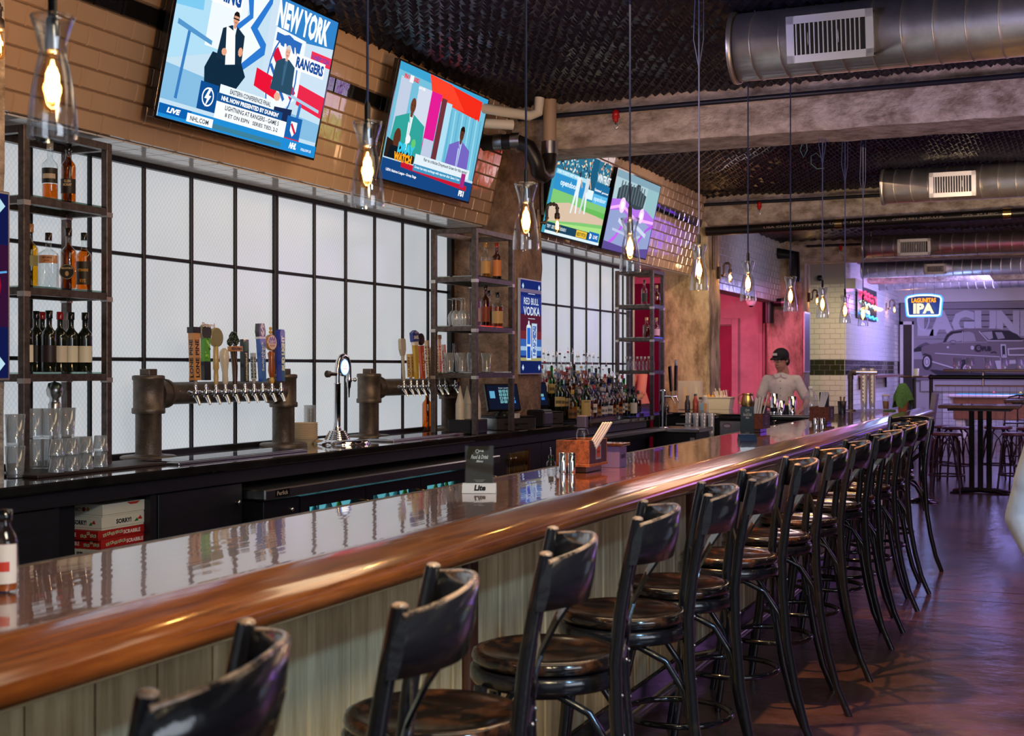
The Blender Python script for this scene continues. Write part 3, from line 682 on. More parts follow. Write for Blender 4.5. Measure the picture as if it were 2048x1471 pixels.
# ================================================================ SHELF UNITS (welded steel)
def shelf_unit(label,x0,x1,y0,y1,z0,zt,levels,sidebars=True):
    t=thing('shelf_unit',label,'shelf',((x0+x1)/2,(y0+y1)/2,z0),0)
    q=.020
    for x in (x0,x1):
        for y in (y0,y1): 
            MB().box(x-q,y-q,z0,x+q,y+q,zt,.003).build('post',M['steel_dark'],t,True)
    def frame(z,nm):
        m=MB()
        for x in (x0,x1): m.box(x-q,y0+q,z-.036,x+q,y1-q,z)
        for y in (y0,y1): m.box(x0+q,y-q,z-.036,x1-q,y+q,z)
        m.build(nm,M['steel_dark'],t,True)
    frame(zt,'top_frame')
    for z in levels:
        frame(z,'shelf_frame')
        MB().box(x0+.005,y0+.005,z+.0005,x1+.015,y1-.005,z+.0085).build('glass_shelf',M['glass_green'],t,True)
        m=MB()
        for x in (x0,x1):
            for y in (y0,y1): m.box(x-q-.002,y-q-.002,z-.045,x+q+.002,y+q+.002,z-.02)
        o=m.build('weld',M['galv'],t,True); o['kind']='stuff'
    return t
shelf_unit('tall dark steel shelf at the far left with whiskey and wine',-4.94,-4.67,4.79,5.37,1.02,2.70,[1.50,1.92,2.36])
shelf_unit('steel shelf unit beside the first column with wine glasses',-4.60,-4.25,8.98,9.67,1.02,2.60,[1.49,1.85,2.23])
shelf_unit('farthest steel shelf unit beside the second column',-4.70,-4.30,13.6,13.98,1.02,2.60,[1.50,1.86,2.22])
# ================================================================ BAR STOOLS
M['stool_edge']=mat('stool_edge',(.52,.33,.22),.22,coat=.6,nscale=12,col2=(.03,.022,.02),ramp=(.38,.5))  # wear tone, brightened to carry the edge highlight as well
def make_stool():
    t=thing('bar_stool','','stool',(0,0,0),0,'black bentwood stools along the bar')
    SM=M['stool']
    m=MB(); m.lathe([(.0,.732),(.17,.732),(.197,.742),(.203,.757),(.198,.770),(.185,.774),(.165,.768),(.10,.760),(.0,.758)],32); m.build('seat',M['seat'],t)
    m=MB(); m.lathe([(.165,.690),(.198,.690),(.206,.70),(.206,.728),(.198,.734),(.165,.734)],32); m.build('seat_ring',SM,t)
    for s in (-1,1):
        pts=[(.335,s*.235,0),(.285,s*.222,.12),(.245,s*.21,.28),(.215,s*.202,.45),(.20,s*.198,.65),(.197,s*.196,.78),(.212,s*.20,.92),(.235,s*.208,1.05),(.255,s*.214,1.15)]
        MB().tube(pts,[.0155,.016,.0165,.017,.0175,.0175,.0165,.0155,.0145],12).build('rear_leg',SM,t)
        MB().ball((.255,s*.214,1.15),.0150,10,(1,1,.5)).build('post_tip',M['stool_edge'],t)
        MB().tube([(-.235,s*.205,0),(-.205,s*.185,.2),(-.175,s*.165,.45),(-.155,s*.15,.70)],[.014,.0155,.017,.018],12).build('front_leg',SM,t)
        A=[(.205,s*.188,.46),(.185,s*.182,.56),(.13,s*.172,.645),(.05,s*.163,.685),(-.03,s*.158,.68),(-.10,s*.156,.63),(-.145,s*.156,.56),(-.165,s*.158,.47)]
        MB().tube(A,.0105,8).build('side_arch',SM,t)
        # crossing back strips: from the rail down across to the opposite seat edge
        MB().tube([(.325,s*.035,1.06),(.275,s*.035,.985),(.238,s*.005,.91),(.218,s*-.035,.835),(.207,s*-.065,.765)],.0145,4,ry=.0035,up=(0,1,.4)).build('back_brace',SM,t)
        MB().tube([(.214,s*.197,.935),(.226,s*.13,.885),(.222,s*.04,.825),(.209,s*-.055,.765)],.0145,4,ry=.0035,up=(0,.3,1)).build('lower_brace',SM,t)
        MB().ball((.220,s*.065,.762),.0055,8).build('bolt',M['steel'],t)
        MB().ball((.2155,s*.197,.70),.0045,8).build('bolt',M['steel'],t); MB().ball((.219,s*.199,.60),.0045,8).build('bolt',M['steel'],t)
    MB().tube([(.205,-.188,.50),(.2,-.165,.60),(.195,-.10,.672),(.192,0,.69),(.195,.10,.672),(.2,.165,.60),(.205,.188,.50)],.0105,8).build('rear_arch',SM,t)
    MB().tube([(.19*cos(2*PI*k/32)+.01,.19*sin(2*PI*k/32),.305) for k in range(32)],.0115,8,closed=True).build('foot_ring',M['black_gloss'],t)
    # curved top rail: bent board bulging backwards
    n=16; vs=[];fs=[]
    for i in range(n+1):
        u=-1+2*i/n; y=.226*u*(1-.03*(1-abs(u))); bul=.092*(1-abs(u)**2.6); x=.243+bul
        hgt=.050+.012*(1-u*u); zc=1.085+.012*(1-u*u); tx=.0085
        lean=.018
        for (dx,dz) in ((-tx,-hgt),(tx*1.1,-hgt),(tx*1.3+lean*.5,-hgt*.2),(tx+lean,hgt),(-tx+lean,hgt),(-tx+lean*.4,hgt*.1)): vs.append((x+dx,y,zc+dz))
    k=6
    fs=[(i*k+j,i*k+(j+1)%k,(i+1)*k+(j+1)%k,(i+1)*k+j) for i in range(n) for j in range(k)]
    m=MB(); m.add(vs,fs,True); m.add(vs[:k],[tuple(range(k))]); m.add(vs[-k:],[tuple(range(k))])
    o=m.build('top_rail',SM,t)
    e=[((vs[i*k+3][0]+vs[i*k+4][0])/2,vs[i*k+3][1],vs[i*k+3][2]+.0005) for i in range(n+1)]
    MB().tube(e,.0055,6).build('worn_edge',M['stool_edge'],t)
    return t
st=make_stool()
S=[(-1.31,1.33,20),(-1.31,1.94,20),(-1.315,2.57,20),(-1.33,3.26,16)]
def stool_from(near,far):
    k=.38
    a=at_z(near[0],near[1],1.15); b=at_z(far[0],far[1],1.15); return (a+b)/2
names=['nearest stool, cut by the lower edge','second stool from the camera','third stool from the camera','fourth stool from the camera','fifth stool from the camera','sixth stool from the camera','seventh stool from the camera','eighth stool from the camera','ninth stool from the camera','tenth stool from the camera','eleventh stool from the camera','third stool from the far end of the bar','last but one stool at the far end','farthest stool, turned towards the aisle at the bar end']
pairs=[((1439,993),(1397.6,964)),((1528.5,964),(1503.6,939)),((1605.4,930.6),(1578,914)),((1657,905.7),(1640.7,897.4)),((1699,889),(1684,881)),((1731,873),(1721,867)),((1762,866),(1753,859)),((1790,855),(1778,850)),((1817,848),(1799,841))]
for a,b in pairs:
    c=stool_from(a,b); S.append((-1.33,c.y-.08,18 if len(S)<8 else 14))
S.append((-1.36,S[-1][1]+.80,52))
MATSEAT=[0,1,0,0,0,0,0,0,0,0,0,0,0,0]
stools=[]
for i,(x,y,rz) in enumerate(S):
    lb='black bentwood cross-back bar stool, '+names[i]
    if i==0: o=st; o.location=(x,y,0); o.rotation_euler=(0,0,math.radians(rz)); o['label']=lb
    else: o=dup(st,(x,y,0),math.radians(rz),lb)
    stools.append(o)
print('STOOLS',[round(s[1],2) for s in S])
# the second stool has a grooved slatted seat
for c_ in list(stools[1].children):
    if c_.name.startswith('seat') and not c_.name.startswith('seat_ring'):
        m=MB(); m.lathe([(.0,.732),(.17,.732),(.197,.742),(.203,.757),(.198,.770),(.190,.772),(.186,.764),(0,.764)],32); o=m.build('seat',M['seat'],stools[1])
        for k in range(-4,5):
            x=k*.04; h=math.sqrt(max(.186**2-x*x,0)); m=MB(); m.box(x-.016,-h,.762,x+.016,h,.771,.002); m.build('seat_slat',M['seat'],stools[1])
        bpy.data.objects.remove(c_)
        break
# ================================================================ PENDANTS
GLOW=emis('filament',(1,.62,.22),45)
AMB=glass('glass_bulb',(1,.80,.52),.45,.04)
def make_pendant():
    t=thing('pendant_lamp','','lamp',(0,0,0),0,'glass pendant lamps over the bar')
    # origin at rim of the glass; glass is .245 tall
    m=MB(); pr=[(.040,.0),(.043,-.003),(.0405,-.012),(.033,-.035),(.0275,-.060),(.0275,-.080),(.033,-.105),(.041,-.145),(.047,-.195),(.0495,-.235),(.0485,-.245)]
    m.lathe(pr,28); m.f=[f for f in m.f if len(f)<=4]; m.c=m.c[:len(m.f)]; m.m=m.m[:len(m.f)]; m.sm=m.sm[:len(m.f)]
    m.lathe([(r-.0028,z) for r,z in pr[1:]],28); k=[i for i,f in enumerate(m.f) if len(f)<=4]; m.f=[m.f[i] for i in k]; m.c=[m.c[i] for i in k]; m.m=[m.m[i] for i in k]; m.sm=[m.sm[i] for i in k]
    m.build('glass_shade',M['glass_p'],t,recalc=False)
    MB().tube([(.0415*cos(2*PI*i/28),.0415*sin(2*PI*i/28),0) for i in range(28)],.0028,6,closed=True).build('rim',M['glass_p'],t)
    MB().lathe([(.0,-.0),(.012,-.002),(.0145,-.02),(.0155,-.065),(.013,-.072),(.0,-.072)],14).build('socket',M['steel'],t)
    MB().lathe([(.004,.06),(.009,.05),(.009,.0),(.012,-.004)],10).build('cord_grip',M['black'],t)
    m=MB(); m.lathe([(.013,-.072),(.016,-.090),(.025,-.118),(.029,-.143),(.026,-.168),(.016,-.186),(.0,-.192)],18); m.build('bulb',AMB,t,recalc=False)
    m=MB()
    for k in range(6):
        a=2*PI*k/6; m.tube([(.005*cos(a),.005*sin(a),-.10),(.011*cos(a),.011*sin(a),-.115),(.012*cos(a),.012*sin(a),-.155),(.006*cos(a+.5),.006*sin(a+.5),-.168)],.0017,4)
    m.build('filament',GLOW,t)
    MB().lathe([(.003,-.085),(.007,-.105),(.0085,-.13),(.007,-.16),(.0,-.17)],8).build('bulb_stem',emis('stem',(1,.68,.30),10),t)  # bulb stem widened and made to glow for the filament's glare
    return t
pend=make_pendant()
PX=[(105,35),(735,245),(1052,368),(1260,437),(1398,490),(1496,523),(1581,554),(1645,574),(1690,590),(1726,600)]
CORD=mat('cord',(.07,.09,.20),.4)
ordn=['nearest the camera at far left','second from the left','third from the left','fourth from the left','fifth from the left','sixth from the left','seventh from the left','eighth from the left','second farthest, next to last','farthest over the bar end']
for i,(px,py) in enumerate(PX):
    p=at_x(px,py,-1.9)
    lb='clear glass bottle-shaped pendant with a glowing filament bulb, '+ordn[i]
    if i==0: o=pend; o.location=p; o['label']=lb
    else: o=dup(pend,p,0,lb)
    top=CZ-p.z-.04
    if i in (4,8,9,7):
        MB().cyl((0,0,.03),(0,0,top-.55),.0035,6).tube([(0,0,top-.56),(.02,.02,top-.4),(.02,.02,top)],.003,5).tube([(0,0,top-.56),(-.03,0,top-.4),(-.015,0,top)],.003,5).build('cord',CORD,o)
    else: MB().cyl((0,0,.03),(0,0,top),.0045,6).build('cord',CORD,o)
    l=point('bulb_light',(p.x,p.y,p.z-.14),3.6,(1,.58,.24),.02)
# loops of spare cable at the ceiling
pipe('cable_loop','loop of teal spare cable under the ceiling past the nearest beam','cable',[tuple(at_y(x,y,11.5)) for x,y in ((1606,262),(1605,285),(1600,300),(1607,315),(1614,300),(1613,288),(1612,262))],.005,mat('cable_teal',(.08,.2,.2),.5),n=5); LOOP1=bpy.data.objects['cable_loop']
LOOP2=pipe('cable_loop','round cable loop beside a pendant cord past the nearest beam','cable',[tuple(at_y(x,y,11.8)) for x,y in ((1646,268),(1645,318),(1632,306),(1622,312),(1622,328),(1634,338),(1648,336))],.004,MATS['cable_teal'],n=5)
for l_,pn in ((LOOP1,6),(LOOP2,7)):
    q_=bpy.data.objects['pendant_lamp.%03d'%pn]; l_.parent=q_; l_.location=-q_.location; del l_['label']; del l_['category']
pipe('cable_run','thin electric cable drooping from a box under the ceiling','cable',[tuple(at_y(x,y,8.6)) for x,y in ((1358,12),(1360,30),(1366,48),(1382,58),(1400,48),(1402,38))],.005,M['black'],n=5)
# ================================================================ SCONCES of black pipe
def make_sconce():
    t=thing('pipe_sconce','','lamp',(0,0,0),0,'pipe wall lamps with bare bulbs')
    IR=M['iron']
    MB().box(-.012,-.03,-.07,.014,.03,.07,.004).build('wall_plate',IR,t)
    MB().tube([(.01,0,-.03),(.05,0,-.03),(.066,0,-.022),(.072,0,0),(.072,0,.085),(.080,0,.105),(.10,0,.113),(.125,0,.113),(.145,0,.105),(.152,0,.085),(.152,0,.045)],.0115,10).build('pipe_arm',IR,t)
    m=MB(); 
    for a,b in (((.05,0,-.03),(.062,0,-.03)),((.072,0,.0),(.072,0,.012)),((.072,0,.075),(.072,0,.088)),((.095,0,.113),(.107,0,.113)),((.12,0,.113),(.132,0,.113)),((.152,0,.075),(.152,0,.088))): m.cyl(a,b,.0155,10)
    m.build('pipe_fitting',IR,t)
    MB().lathe([(.016,.045),(.02,.04),(.022,.01),(.017,-.002),(.0,-.002)],12,(.152,0,0)).build('lamp_socket',IR,t)
    MB().lathe([(.012,0),(.014,-.02),(.024,-.06),(.026,-.08),(.02,-.10),(0,-.112)],14,(.152,0,0)).build('bulb',AMB,t,recalc=False)
    m=MB()
    for k in range(4):
        a=PI*k/2; m.tube([(.152+.004*cos(a),.004*sin(a),-.015),(.152+.010*cos(a),.010*sin(a),-.035),(.152+.010*cos(a),.010*sin(a),-.08)],.0012,4)
    m.build('filament',GLOW,t)
    return t
sc=make_sconce()
SP=[((-4.385,10.55),(1075,437),30,'pipe wall lamp with amber bulb beside the baseball television',1.0),((-4.385,16.75),(1436,545),45,'pipe wall lamp with a lit bulb on the second column',1.0),
    ((-4.385,22.9),(1608,592),45,'pipe wall lamp on the tiled wall beside the third column',1.0),((-4.385,4.16),(0,70),5,'pipe wall lamp at the far left edge on the nearest column',1.0),
    ((-4.245,28.6),(1700,600),30,'pipe wall lamp in front of the red neon sign',1.1),((-4.245,31.6),(1745,605),30,'pipe wall lamp on the violet lit wall right of the neon',1.2),((-4.1,34.05),(1790,628),-60,'farthest pipe wall lamp beside the car mural',1.5)]
for i,(xy,pxy,rz,lb,sc_) in enumerate(SP):
    z=at_x(pxy[0],pxy[1],xy[0]).z if i not in (6,) else at_y(pxy[0],pxy[1],34.05).z
    if i==6: xy=(at_y(1781,628,34.05).x,34.05)
    if i==3: z=at_x(4,90,-4.385).z
    p=(xy[0],xy[1],z)
    if i==0: o=sc; o.location=p; o['label']=lb; o.rotation_euler=(0,0,math.radians(rz))
    else: o=dup(sc,p,math.radians(rz),lb)
    o.scale=(sc_*(1.15),)*3
    q=Vector((cos(math.radians(rz))*.2,sin(math.radians(rz))*.2,-.05)); 
    if i: point('sconce_light',Vector(p)+q,2.5 if i<5 else 5,(1,.6,.28),.03)
# ================================================================ TELEVISIONS
def tv(label,yc,z0,W,fn,x0=-4.40):
    t=thing('television',label,'television',(x0,yc,z0),0,'flat televisions on the tiled bulkhead')
    Hh=W*9/16; B=Matrix((( TC,0,TS),(0,1,0),(-TS,0,TC)))     # columns: normal, u, v
    T=B.to_4x4()
    m=MB(); m.T=T; m.box(-.045,-W/2-.012,-.014,-.004,W/2+.012,Hh+.012,.004); m.build('casing',M['black_gloss'],t)
    m=MB(); m.T=T
    b=.012
    m.box(-.006,-W/2-b,-.014,.004,W/2+b,.0).box(-.006,-W/2-b,Hh,.004,W/2+b,Hh+b).box(-.006,-W/2-b,0,.004,-W/2,Hh).box(-.006,W/2,0,.004,W/2+b,Hh)
    m.build('bezel',M['black_gloss'],t)
    m=MB(); m.T=T; m.box(-.17,-.2,Hh*.3,-.045,.2,Hh*.7); m.build('wall_mount',M['black'],t)
    m=MB(); m.T=T; cv=Cv(m,(0,-W/2,0),(0,W/16,0),(0,0,W/16),(1,0,0),.00012)
    fn(cv); m.build('screen',M['screen'],t,recalc=False)
    return t
def man(cv,u,v,s,suit,shirt,skin,hair,tie=None,bald=False,w=1.0):
    """a small drawn television figure: head at (u,v), scale s"""
    cv.poly([(u-1.0*s*w,v-.85*s),(u-.35*s,v-.45*s),(u+.35*s,v-.45*s),(u+1.0*s*w,v-.85*s),(u+1.15*s*w,v-2.9*s),(u-1.15*s*w,v-2.9*s)],suit)
    cv.poly([(u-.22*s,v-.48*s),(u+.22*s,v-.48*s),(u+.12*s,v-2.4*s),(u-.08*s,v-2.4*s)],shirt)
    if tie: cv.poly([(u-.07*s,v-.6*s),(u+.07*s,v-.6*s),(u+.09*s,v-2.1*s),(u-.03*s,v-2.2*s)],tie)
    cv.rect(u-.14*s,v-.6*s,u+.14*s,v-.2*s,skin)
    cv.ell(u,v+.02*s,.30*s,.42*s,skin)
    if not bald: cv.poly([(u-.32*s,v+.05*s),(u-.30*s,v+.38*s),(u-.1*s,v+.56*s),(u+.18*s,v+.54*s),(u+.32*s,v+.32*s),(u+.31*s,v+.08*s),(u+.22*s,v+.25*s),(u-.2*s,v+.25*s)],hair)
    cv.ell(u-.11*s,v+.05*s,.045*s,.03*s,'201510',8); cv.ell(u+.13*s,v+.05*s,.045*s,.03*s,'201510',8)
    cv.rect(u-.1*s,v-.22*s,u+.12*s,v-.18*s,'6a2a22')
    cv.poly([(u-.22*s,v-.48*s),(u-.05*s,v-.95*s),(u-.5*s,v-.7*s)],shirt if False else suit)
def tv1(c):
    c.rect(0,0,16,9,'bcd6e6'); c.poly([(0,3.2),(5,4.6),(5,9),(0,9)],'a8d4ea'); c.poly([(0,1.0),(16,1.0),(16,2.2),(0,3.0)],'7fb4d8')
    c.poly([(0,6.2),(2.4,6.4),(2.2,9),(0,9)],'78c0e6'); c.rect(3.0,4.6,6.4,9,'e4ecf2')
    c.poly([(5.8,9),(9.0,9),(7.6,6.6),(9.2,5.6),(5.0,2.6),(5.6,4.8),(4.6,5.6),(6.6,7.2)],'2a74c8'); c.poly([(6.6,8.7),(8.4,8.7),(6.9,6.5),(8.2,5.6),(5.8,3.6),(6.2,4.9),(5.2,5.6),(7.0,7.1)],'e8eef4')
    c.poly([(8.6,9),(16,9),(16,3.4),(8.8,3.2)],'c4d8e8'); c.poly([(9.4,9),(16,9),(16,7.2),(9.4,6.6)],'2f7cc0'); c.text('NEW YORK',9.3,7.2,15.2,8.85,'eef4fa',.05)
    c.poly([(9.4,7.2),(12.8,7.0),(12.9,3.4),(10.9,2.0),(9.4,3.0)],'e8eef4'); c.poly([(9.6,6.9),(12.4,6.8),(12.3,5.9),(9.6,6.3)],'2a66b4'); c.text('RAN',9.9,5.2,12.2,6.4,'f4f4f8',.06,skew=-.3); c.line([(9.7,5.8),(12.4,3.4)],.7,'d01838'); c.line([(9.5,4.9),(11.5,3.0)],.25,'2a66b4'); c.ring(10.9,4.3,1.6,2.7,.14,'2a66b4')
    c.poly([(8.2,4.4),(10.6,4.1),(10.6,2.9),(8.2,3.3)],'e01434'); c.poly([(12.9,4.3),(16,4.0),(16,2.6),(12.9,3.0)],'e02848'); c.text('NEW',9.9,3.75,10.4,4.0,'ffffff')
    c.rect(13.6,5.9,16,6.6,'e83050'); c.text('>>NEW YORK',13.7,6.1,15.9,6.45,'3048b0')
    c.rect(.9,7.1,5.8,8.5,'f0f4f8'); c.text('LIGHTNING',1.1,7.3,5.6,8.25,'1c4a94',.05); c.text('TAMPA BAY',1.1,8.55,3.6,8.9,'1c4a94',.03)
    c.rect(12.0,5.1,15.4,6.1,'f0f4f8'); c.text('RANGERS',12.1,5.25,15.3,5.95,'1c4a94',.05)
    c.line([(1.3,1.2),(1.5,5.1)],.25,'3878b8'); c.poly([(.4,5.2),(3.6,4.7),(3.6,4.95),(.4,5.5)],'5090c4'); c.line([(13.2,.6),(13.4,3.1)],.3,'3878b8'); c.poly([(11.6,3.4),(15.6,2.9),(15.6,3.1),(11.6,3.6)],'a8c4dc')
    # seated man on the left with papers
    c.poly([(3.6,2.2),(6.2,2.3),(7.2,3.6),(6.6,4.3),(3.8,4.4),(3.3,3.4)],'10283c'); man(c,5.4,6.6,.85,'152c40','e8f0f8','d89878','1a1412',w=1.25); c.poly([(4.6,6.1),(5.5,5.9),(6.0,4.1),(5.1,3.9)],'eef4fa'); c.ell(4.8,4.6,.25,.22,'e0a080',8); c.ell(6.3,4.9,.22,.28,'e0a080',8); c.rect(5.1,6.6,5.7,6.68,'202020')
    # seated man on the right, jacket and grey hair
    c.poly([(9.6,.9),(12.4,1.2),(12.6,2.6),(9.4,2.4)],'1a2a50'); man(c,11.0,5.9,.85,'284a60','3a6080','e0a890','c8c8c8',w=1.2); c.ell(10.7,3.1,.35,.28,'e0a890',8)
    # lower third
    c.poly([(3.2,1.0),(4.9,1.0),(4.9,2.6),(3.2,2.6)],'0e4a8c'); c.ring(4.05,1.8,.55,.55,.09,'ffffff'); c.poly([(4.1,2.35),(3.75,1.7),(4.0,1.7),(3.9,1.2),(4.35,1.9),(4.1,1.9),(4.3,2.35)],'ffffff')
    c.rect(5.0,2.25,10.6,2.75,'e6eef4'); c.text('EASTERN CONFERENCE FINAL',6.0,2.36,10.2,2.64,'333c48'); c.rect(4.9,1.75,11.6,2.25,'18508c'); c.text('NHL NOW PRESENTED BY DUNKIN\'',5.3,1.86,11.2,2.14,'ffffff',.04)
    c.rect(4.9,.75,12.2,1.75,'eef3f7'); c.text('LIGHTNING AT RANGERS - GAME 5',5.8,1.36,11.4,1.64,'303840'); c.text('8 ET ON ESPN   SERIES TIED, 2-2',5.9,.92,11.4,1.2,'303840')
    c.rect(12.2,.75,13.9,2.2,'1860a8'); c.poly([(12.7,1.9),(13.4,1.9),(13.4,1.3),(13.05,.95),(12.7,1.3)],'f0f4f8'); c.line([(12.75,1.75),(13.3,1.2)],.2,'d02040'); c.rect(12.2,.72,13.9,.82,'d02040')
    c.rect(0,0,16,.75,'1f86cc'); c.poly([(0,.75),(2.9,.75),(2.4,.2),(0,.2)],'0c5ca8'); c.text('LIVE',.7,.32,1.8,.62,'ffffff',.05,skew=.1); c.rect(2.5,.12,4.9,.62,'f0f4f8'); c.text('NHL.COM',2.8,.22,4.5,.5,'303840'); c.rect(4.9,.12,12,.4,'3a7a94')
    c.text('NHL',12.9,.2,13.7,.6,'ffffff',.06,skew=.1); c.text('FOLLOW US',14.3,.25,15.5,.42,'ffffff')
def tv2(c):
    c.rect(0,0,16,9,'6fb6d0'); c.poly([(0,9),(16,9),(16,8.2),(0,8.4)],'3a9cc8'); c.poly([(5,9),(15,8.6),(15,6.9),(6,7.4)],'e82a18'); c.poly([(5,9),(9,8.9),(12,7.2),(6.2,7.3)],'ff4028')
    c.rect(.6,3,2.4,8,'b8c4d8'); c.rect(3.6,2,5.8,7.8,'c8d0e0'); c.rect(5.8,3,7.6,7.8,'e0209a' if 0 else 'd81c8c'); c.rect(7.7,1.8,8.6,7.6,'6a3038'); c.rect(5.9,1.5,7.6,4,'b8c0d8'); c.rect(8.6,1.4,9.6,7.4,'a8d4e8')
    for k in range(9): c.line([(9.7+k*.7,7),(10.1+k*.7,1.5)],.22,'8ed0e4' if k%2 else '58a8c8')
    c.text('SPEAK FOR YOURSELF',1.0,7.9,3.4,8.25,'e02020',.05); c.rect(1.9,7.75,2.5,8.3,'e8e8f0'); c.text('June 9, 2022',3.5,7.5,4.6,7.75,'ffffff')
    man(c,3.2,6.1,1.45,'2f9c94','e4ecf0','6a3a26','2a1a12',tie='c8d4d8',bald=True,w=1.65)
    man(c,12.3,5.3,1.3,'7060b8','b8d8f0','5a3022','20120c',tie='8888c0',w=1.5); c.rect(0,1.5,16,1.8,'b8d0e0')
    c.rect(0,0,16,1.6,'15427c'); c.poly([(3,1.7),(15,1.2),(15,.8),(3,1.25)],'c01830'); c.poly([(5.0,2.6),(15.0,2.6),(15,1.8),(5,1.8)],'d8e4ec'); c.text('Fair to criticize Draymond Green for this series?',6.5,2.15,14.6,2.5,'20303c'); c.poly([(5,1.8),(14,1.8),(14,1.25),(5,1.25)],'3f8cb4'); c.text('Green has testy exchange with reporter after Game 3 loss',5.2,1.42,13.4,1.7,'e8f4fc')
    c.poly([(.1,1.7),(4.9,1.7),(4.9,2.3),(.1,3.2)],'2a1c18'); c.ell(1.6,3.3,.55,.8,'5a3020'); c.poly([(.6,1.7),(2.6,1.7),(2.4,2.7),(.8,2.7)],'101820'); c.text('DRAY',2.0,2.3,4.7,3.1,'38c0e0',.07); c.text('WATCH',1.6,1.6,4.5,2.3,'f0a020',.07); c.ell(3.3,3.5,.4,.35,'e8e8f0'); c.ell(4.3,3.3,.35,.35,'60c070')
    c.text('UEFA Nations League - Group Stage',.8,.62,5.8,.9,'ffffff'); c.text('FS1',13.7,.25,14.7,.75,'ffffff',.05); c.rect(13.6,1.0,14.4,2.2,'a02878')
def tv3(c):
    c.rect(0,0,16,9,'3a92b4'); r=random.Random(5)
    c.rect(0,6.6,16,9,'2c6a86'); 
    for k in range(260): 
        u,v=r.uniform(0,15.6),r.uniform(6.7,8.9); c.rect(u,v,u+.28,v+.2,r.choice(['b8dce8','78b0c8','205068','e8d8a8','16384c','d08060']))
    c.rect(9.5,5.6,11.4,9,'1c5878'); c.rect(0,6.1,9.4,6.6,'88c4dc'); c.text('FOR TICKETS VISIT WHITESOX.COM',.4,6.2,9,6.5,'eaf6fa'); c.rect(0,4.5,9.4,6.1,'2f8cc4'); c.text('opendoor',1.6,4.9,6.4,5.7,'dceefa',.03); c.rect(11.4,4.3,16,6.6,'206898'); c.text('WINTRUST',11.6,6.7,15.8,7.6,'e8f4fa',.03); c.rect(11.4,4.3,15.9,5.4,'58b0e0'); c.text('opendoor',11.7,4.5,15.5,5.2,'dceefa'); c.rect(9.5,4.6,11.3,5.6,'d8ecf4'); c.text('Guaranteed',11.4,5.7,13.5,6.0,'ffffff'); c.text('guaranteed',13.8,5.6,15.8,5.9,'ffffff')
    c.poly([(0,0),(16,0),(16,4.3),(0,4.5)],'7cc070'); c.poly([(0,3.0),(5,3.6),(16,2.9),(16,2.3),(9,1.9),(0,1.2),(0,2.2)],'d0b8a0'); c.poly([(2,1.2),(16,1.9),(16,1.2),(8,.6)],'a4d880'); c.poly([(8,3.7),(16,3.6),(16,3.0),(9,3.2)],'64b458')
    # players
    for (u,v,s,cl) in ((6.5,6.0,1.0,'dce8ec'),(9.0,6.2,1.0,'c8d4dc')):
        c.ell(u,v+.8*s,.28*s,.3*s,'283848'); c.poly([(u-.6*s,v+.5*s),(u+.6*s,v+.5*s),(u+.5*s,v-1.0*s),(u-.5*s,v-1.0*s)],cl); c.poly([(u-.55*s,v-1*s),(u+.1*s,v-1*s),(u-.5*s,v-3.4*s),(u-.9*s,v-3.4*s)],cl); c.poly([(u-.1*s,v-1*s),(u+.5*s,v-1*s),(u+.9*s,v-3.3*s),(u+.5*s,v-3.3*s)],'e0e8ec'); c.line([(u+.5*s,v+.3*s),(u+1.2*s,v-.5*s)],.25,'d0a080')
    c.rect(0,0,16,.3,'d8e8ec'); c.rect(0,.3,13.4,1.15,'1a4058'); c.text('TOP 7   DETROIT 0   CHICAGO 3',.3,.55,5.6,.9,'e8f4fa'); c.rect(8.6,.35,11.8,1.1,'e0b838'); c.text('NEXT PITCH',8.8,.5,11.5,.9,'202020'); c.rect(12.4,.3,15.6,1.3,'1a66b0'); c.text('D',12.7,.5,13.3,1.1,'ffffff',.08); c.text('LIVE',13.8,.6,15.2,1.0,'ffffff')
def tv4(c):
    c.rect(0,0,16,9,'8f9cc8'); c.rect(0,5.5,16,9,'a8c4cc'); c.poly([(1.5,5.6),(11,5.2),(11.5,7.2),(9,7.6),(8.6,8.8),(7.9,8.8),(7.4,7.8),(3,7.6),(1.5,7)],'38444c'); 
    for k in range(9): c.rect(2.2+k*1.0,5.8,2.6+k*1.0,8.0,'5a6870')
    c.rect(11.6,5.0,16,9,'90b8c0'); c.rect(0,8.2,16,9,'7fa0b0')
    for (pts,w,col) in (([(0,5.0),(4,5.4),(8,4.6),(12,5.0),(16,4.2)],1.3,'b070e0'),([(0,4.6),(4,5.3),(9,4.2),(16,4.4)],.35,'f0b0ff'),([(1,.4),(3.5,1.6),(5.5,3.4),(7.5,5.0)],.5,'c060e8'),([(11.0,.2),(11.8,1.8),(14,3.4),(16,4.0)],.4,'b058e0'),([(3.5,3.6),(7,2.8),(10,3.4),(14,2.6)],.5,'c8d0e8'),([(2,2.4),(6,2.2),(9,1.6),(12,2.4)],.3,'b8c0dc')):
        c.line(pts,w,col)
    c.ell(3.8,5.3,1.0,.9,'f8d0ff'); c.ell(3.8,5.3,.5,.45,'ffffff'); c.ell(11.0,4.8,.9,.9,'f8d0ff'); c.ell(11.0,4.8,.45,.4,'ffffff'); c.poly([(0,0),(16,0),(16,1.2),(9,.6),(0,.9)],'5a4a90')
tv('largest television showing hockey studio talk with blue graphics',6.18,2.84,1.50,tv1)
tv('television showing two men in green and purple suits, debate show',8.46,2.83,1.30 if 0 else 1.42,tv2)
tv('television showing a baseball game on green grass',11.36,2.74,1.40,tv3)
tv('television showing a violet blurry fountain scene, farthest right',12.96,2.73,1.42,tv4)
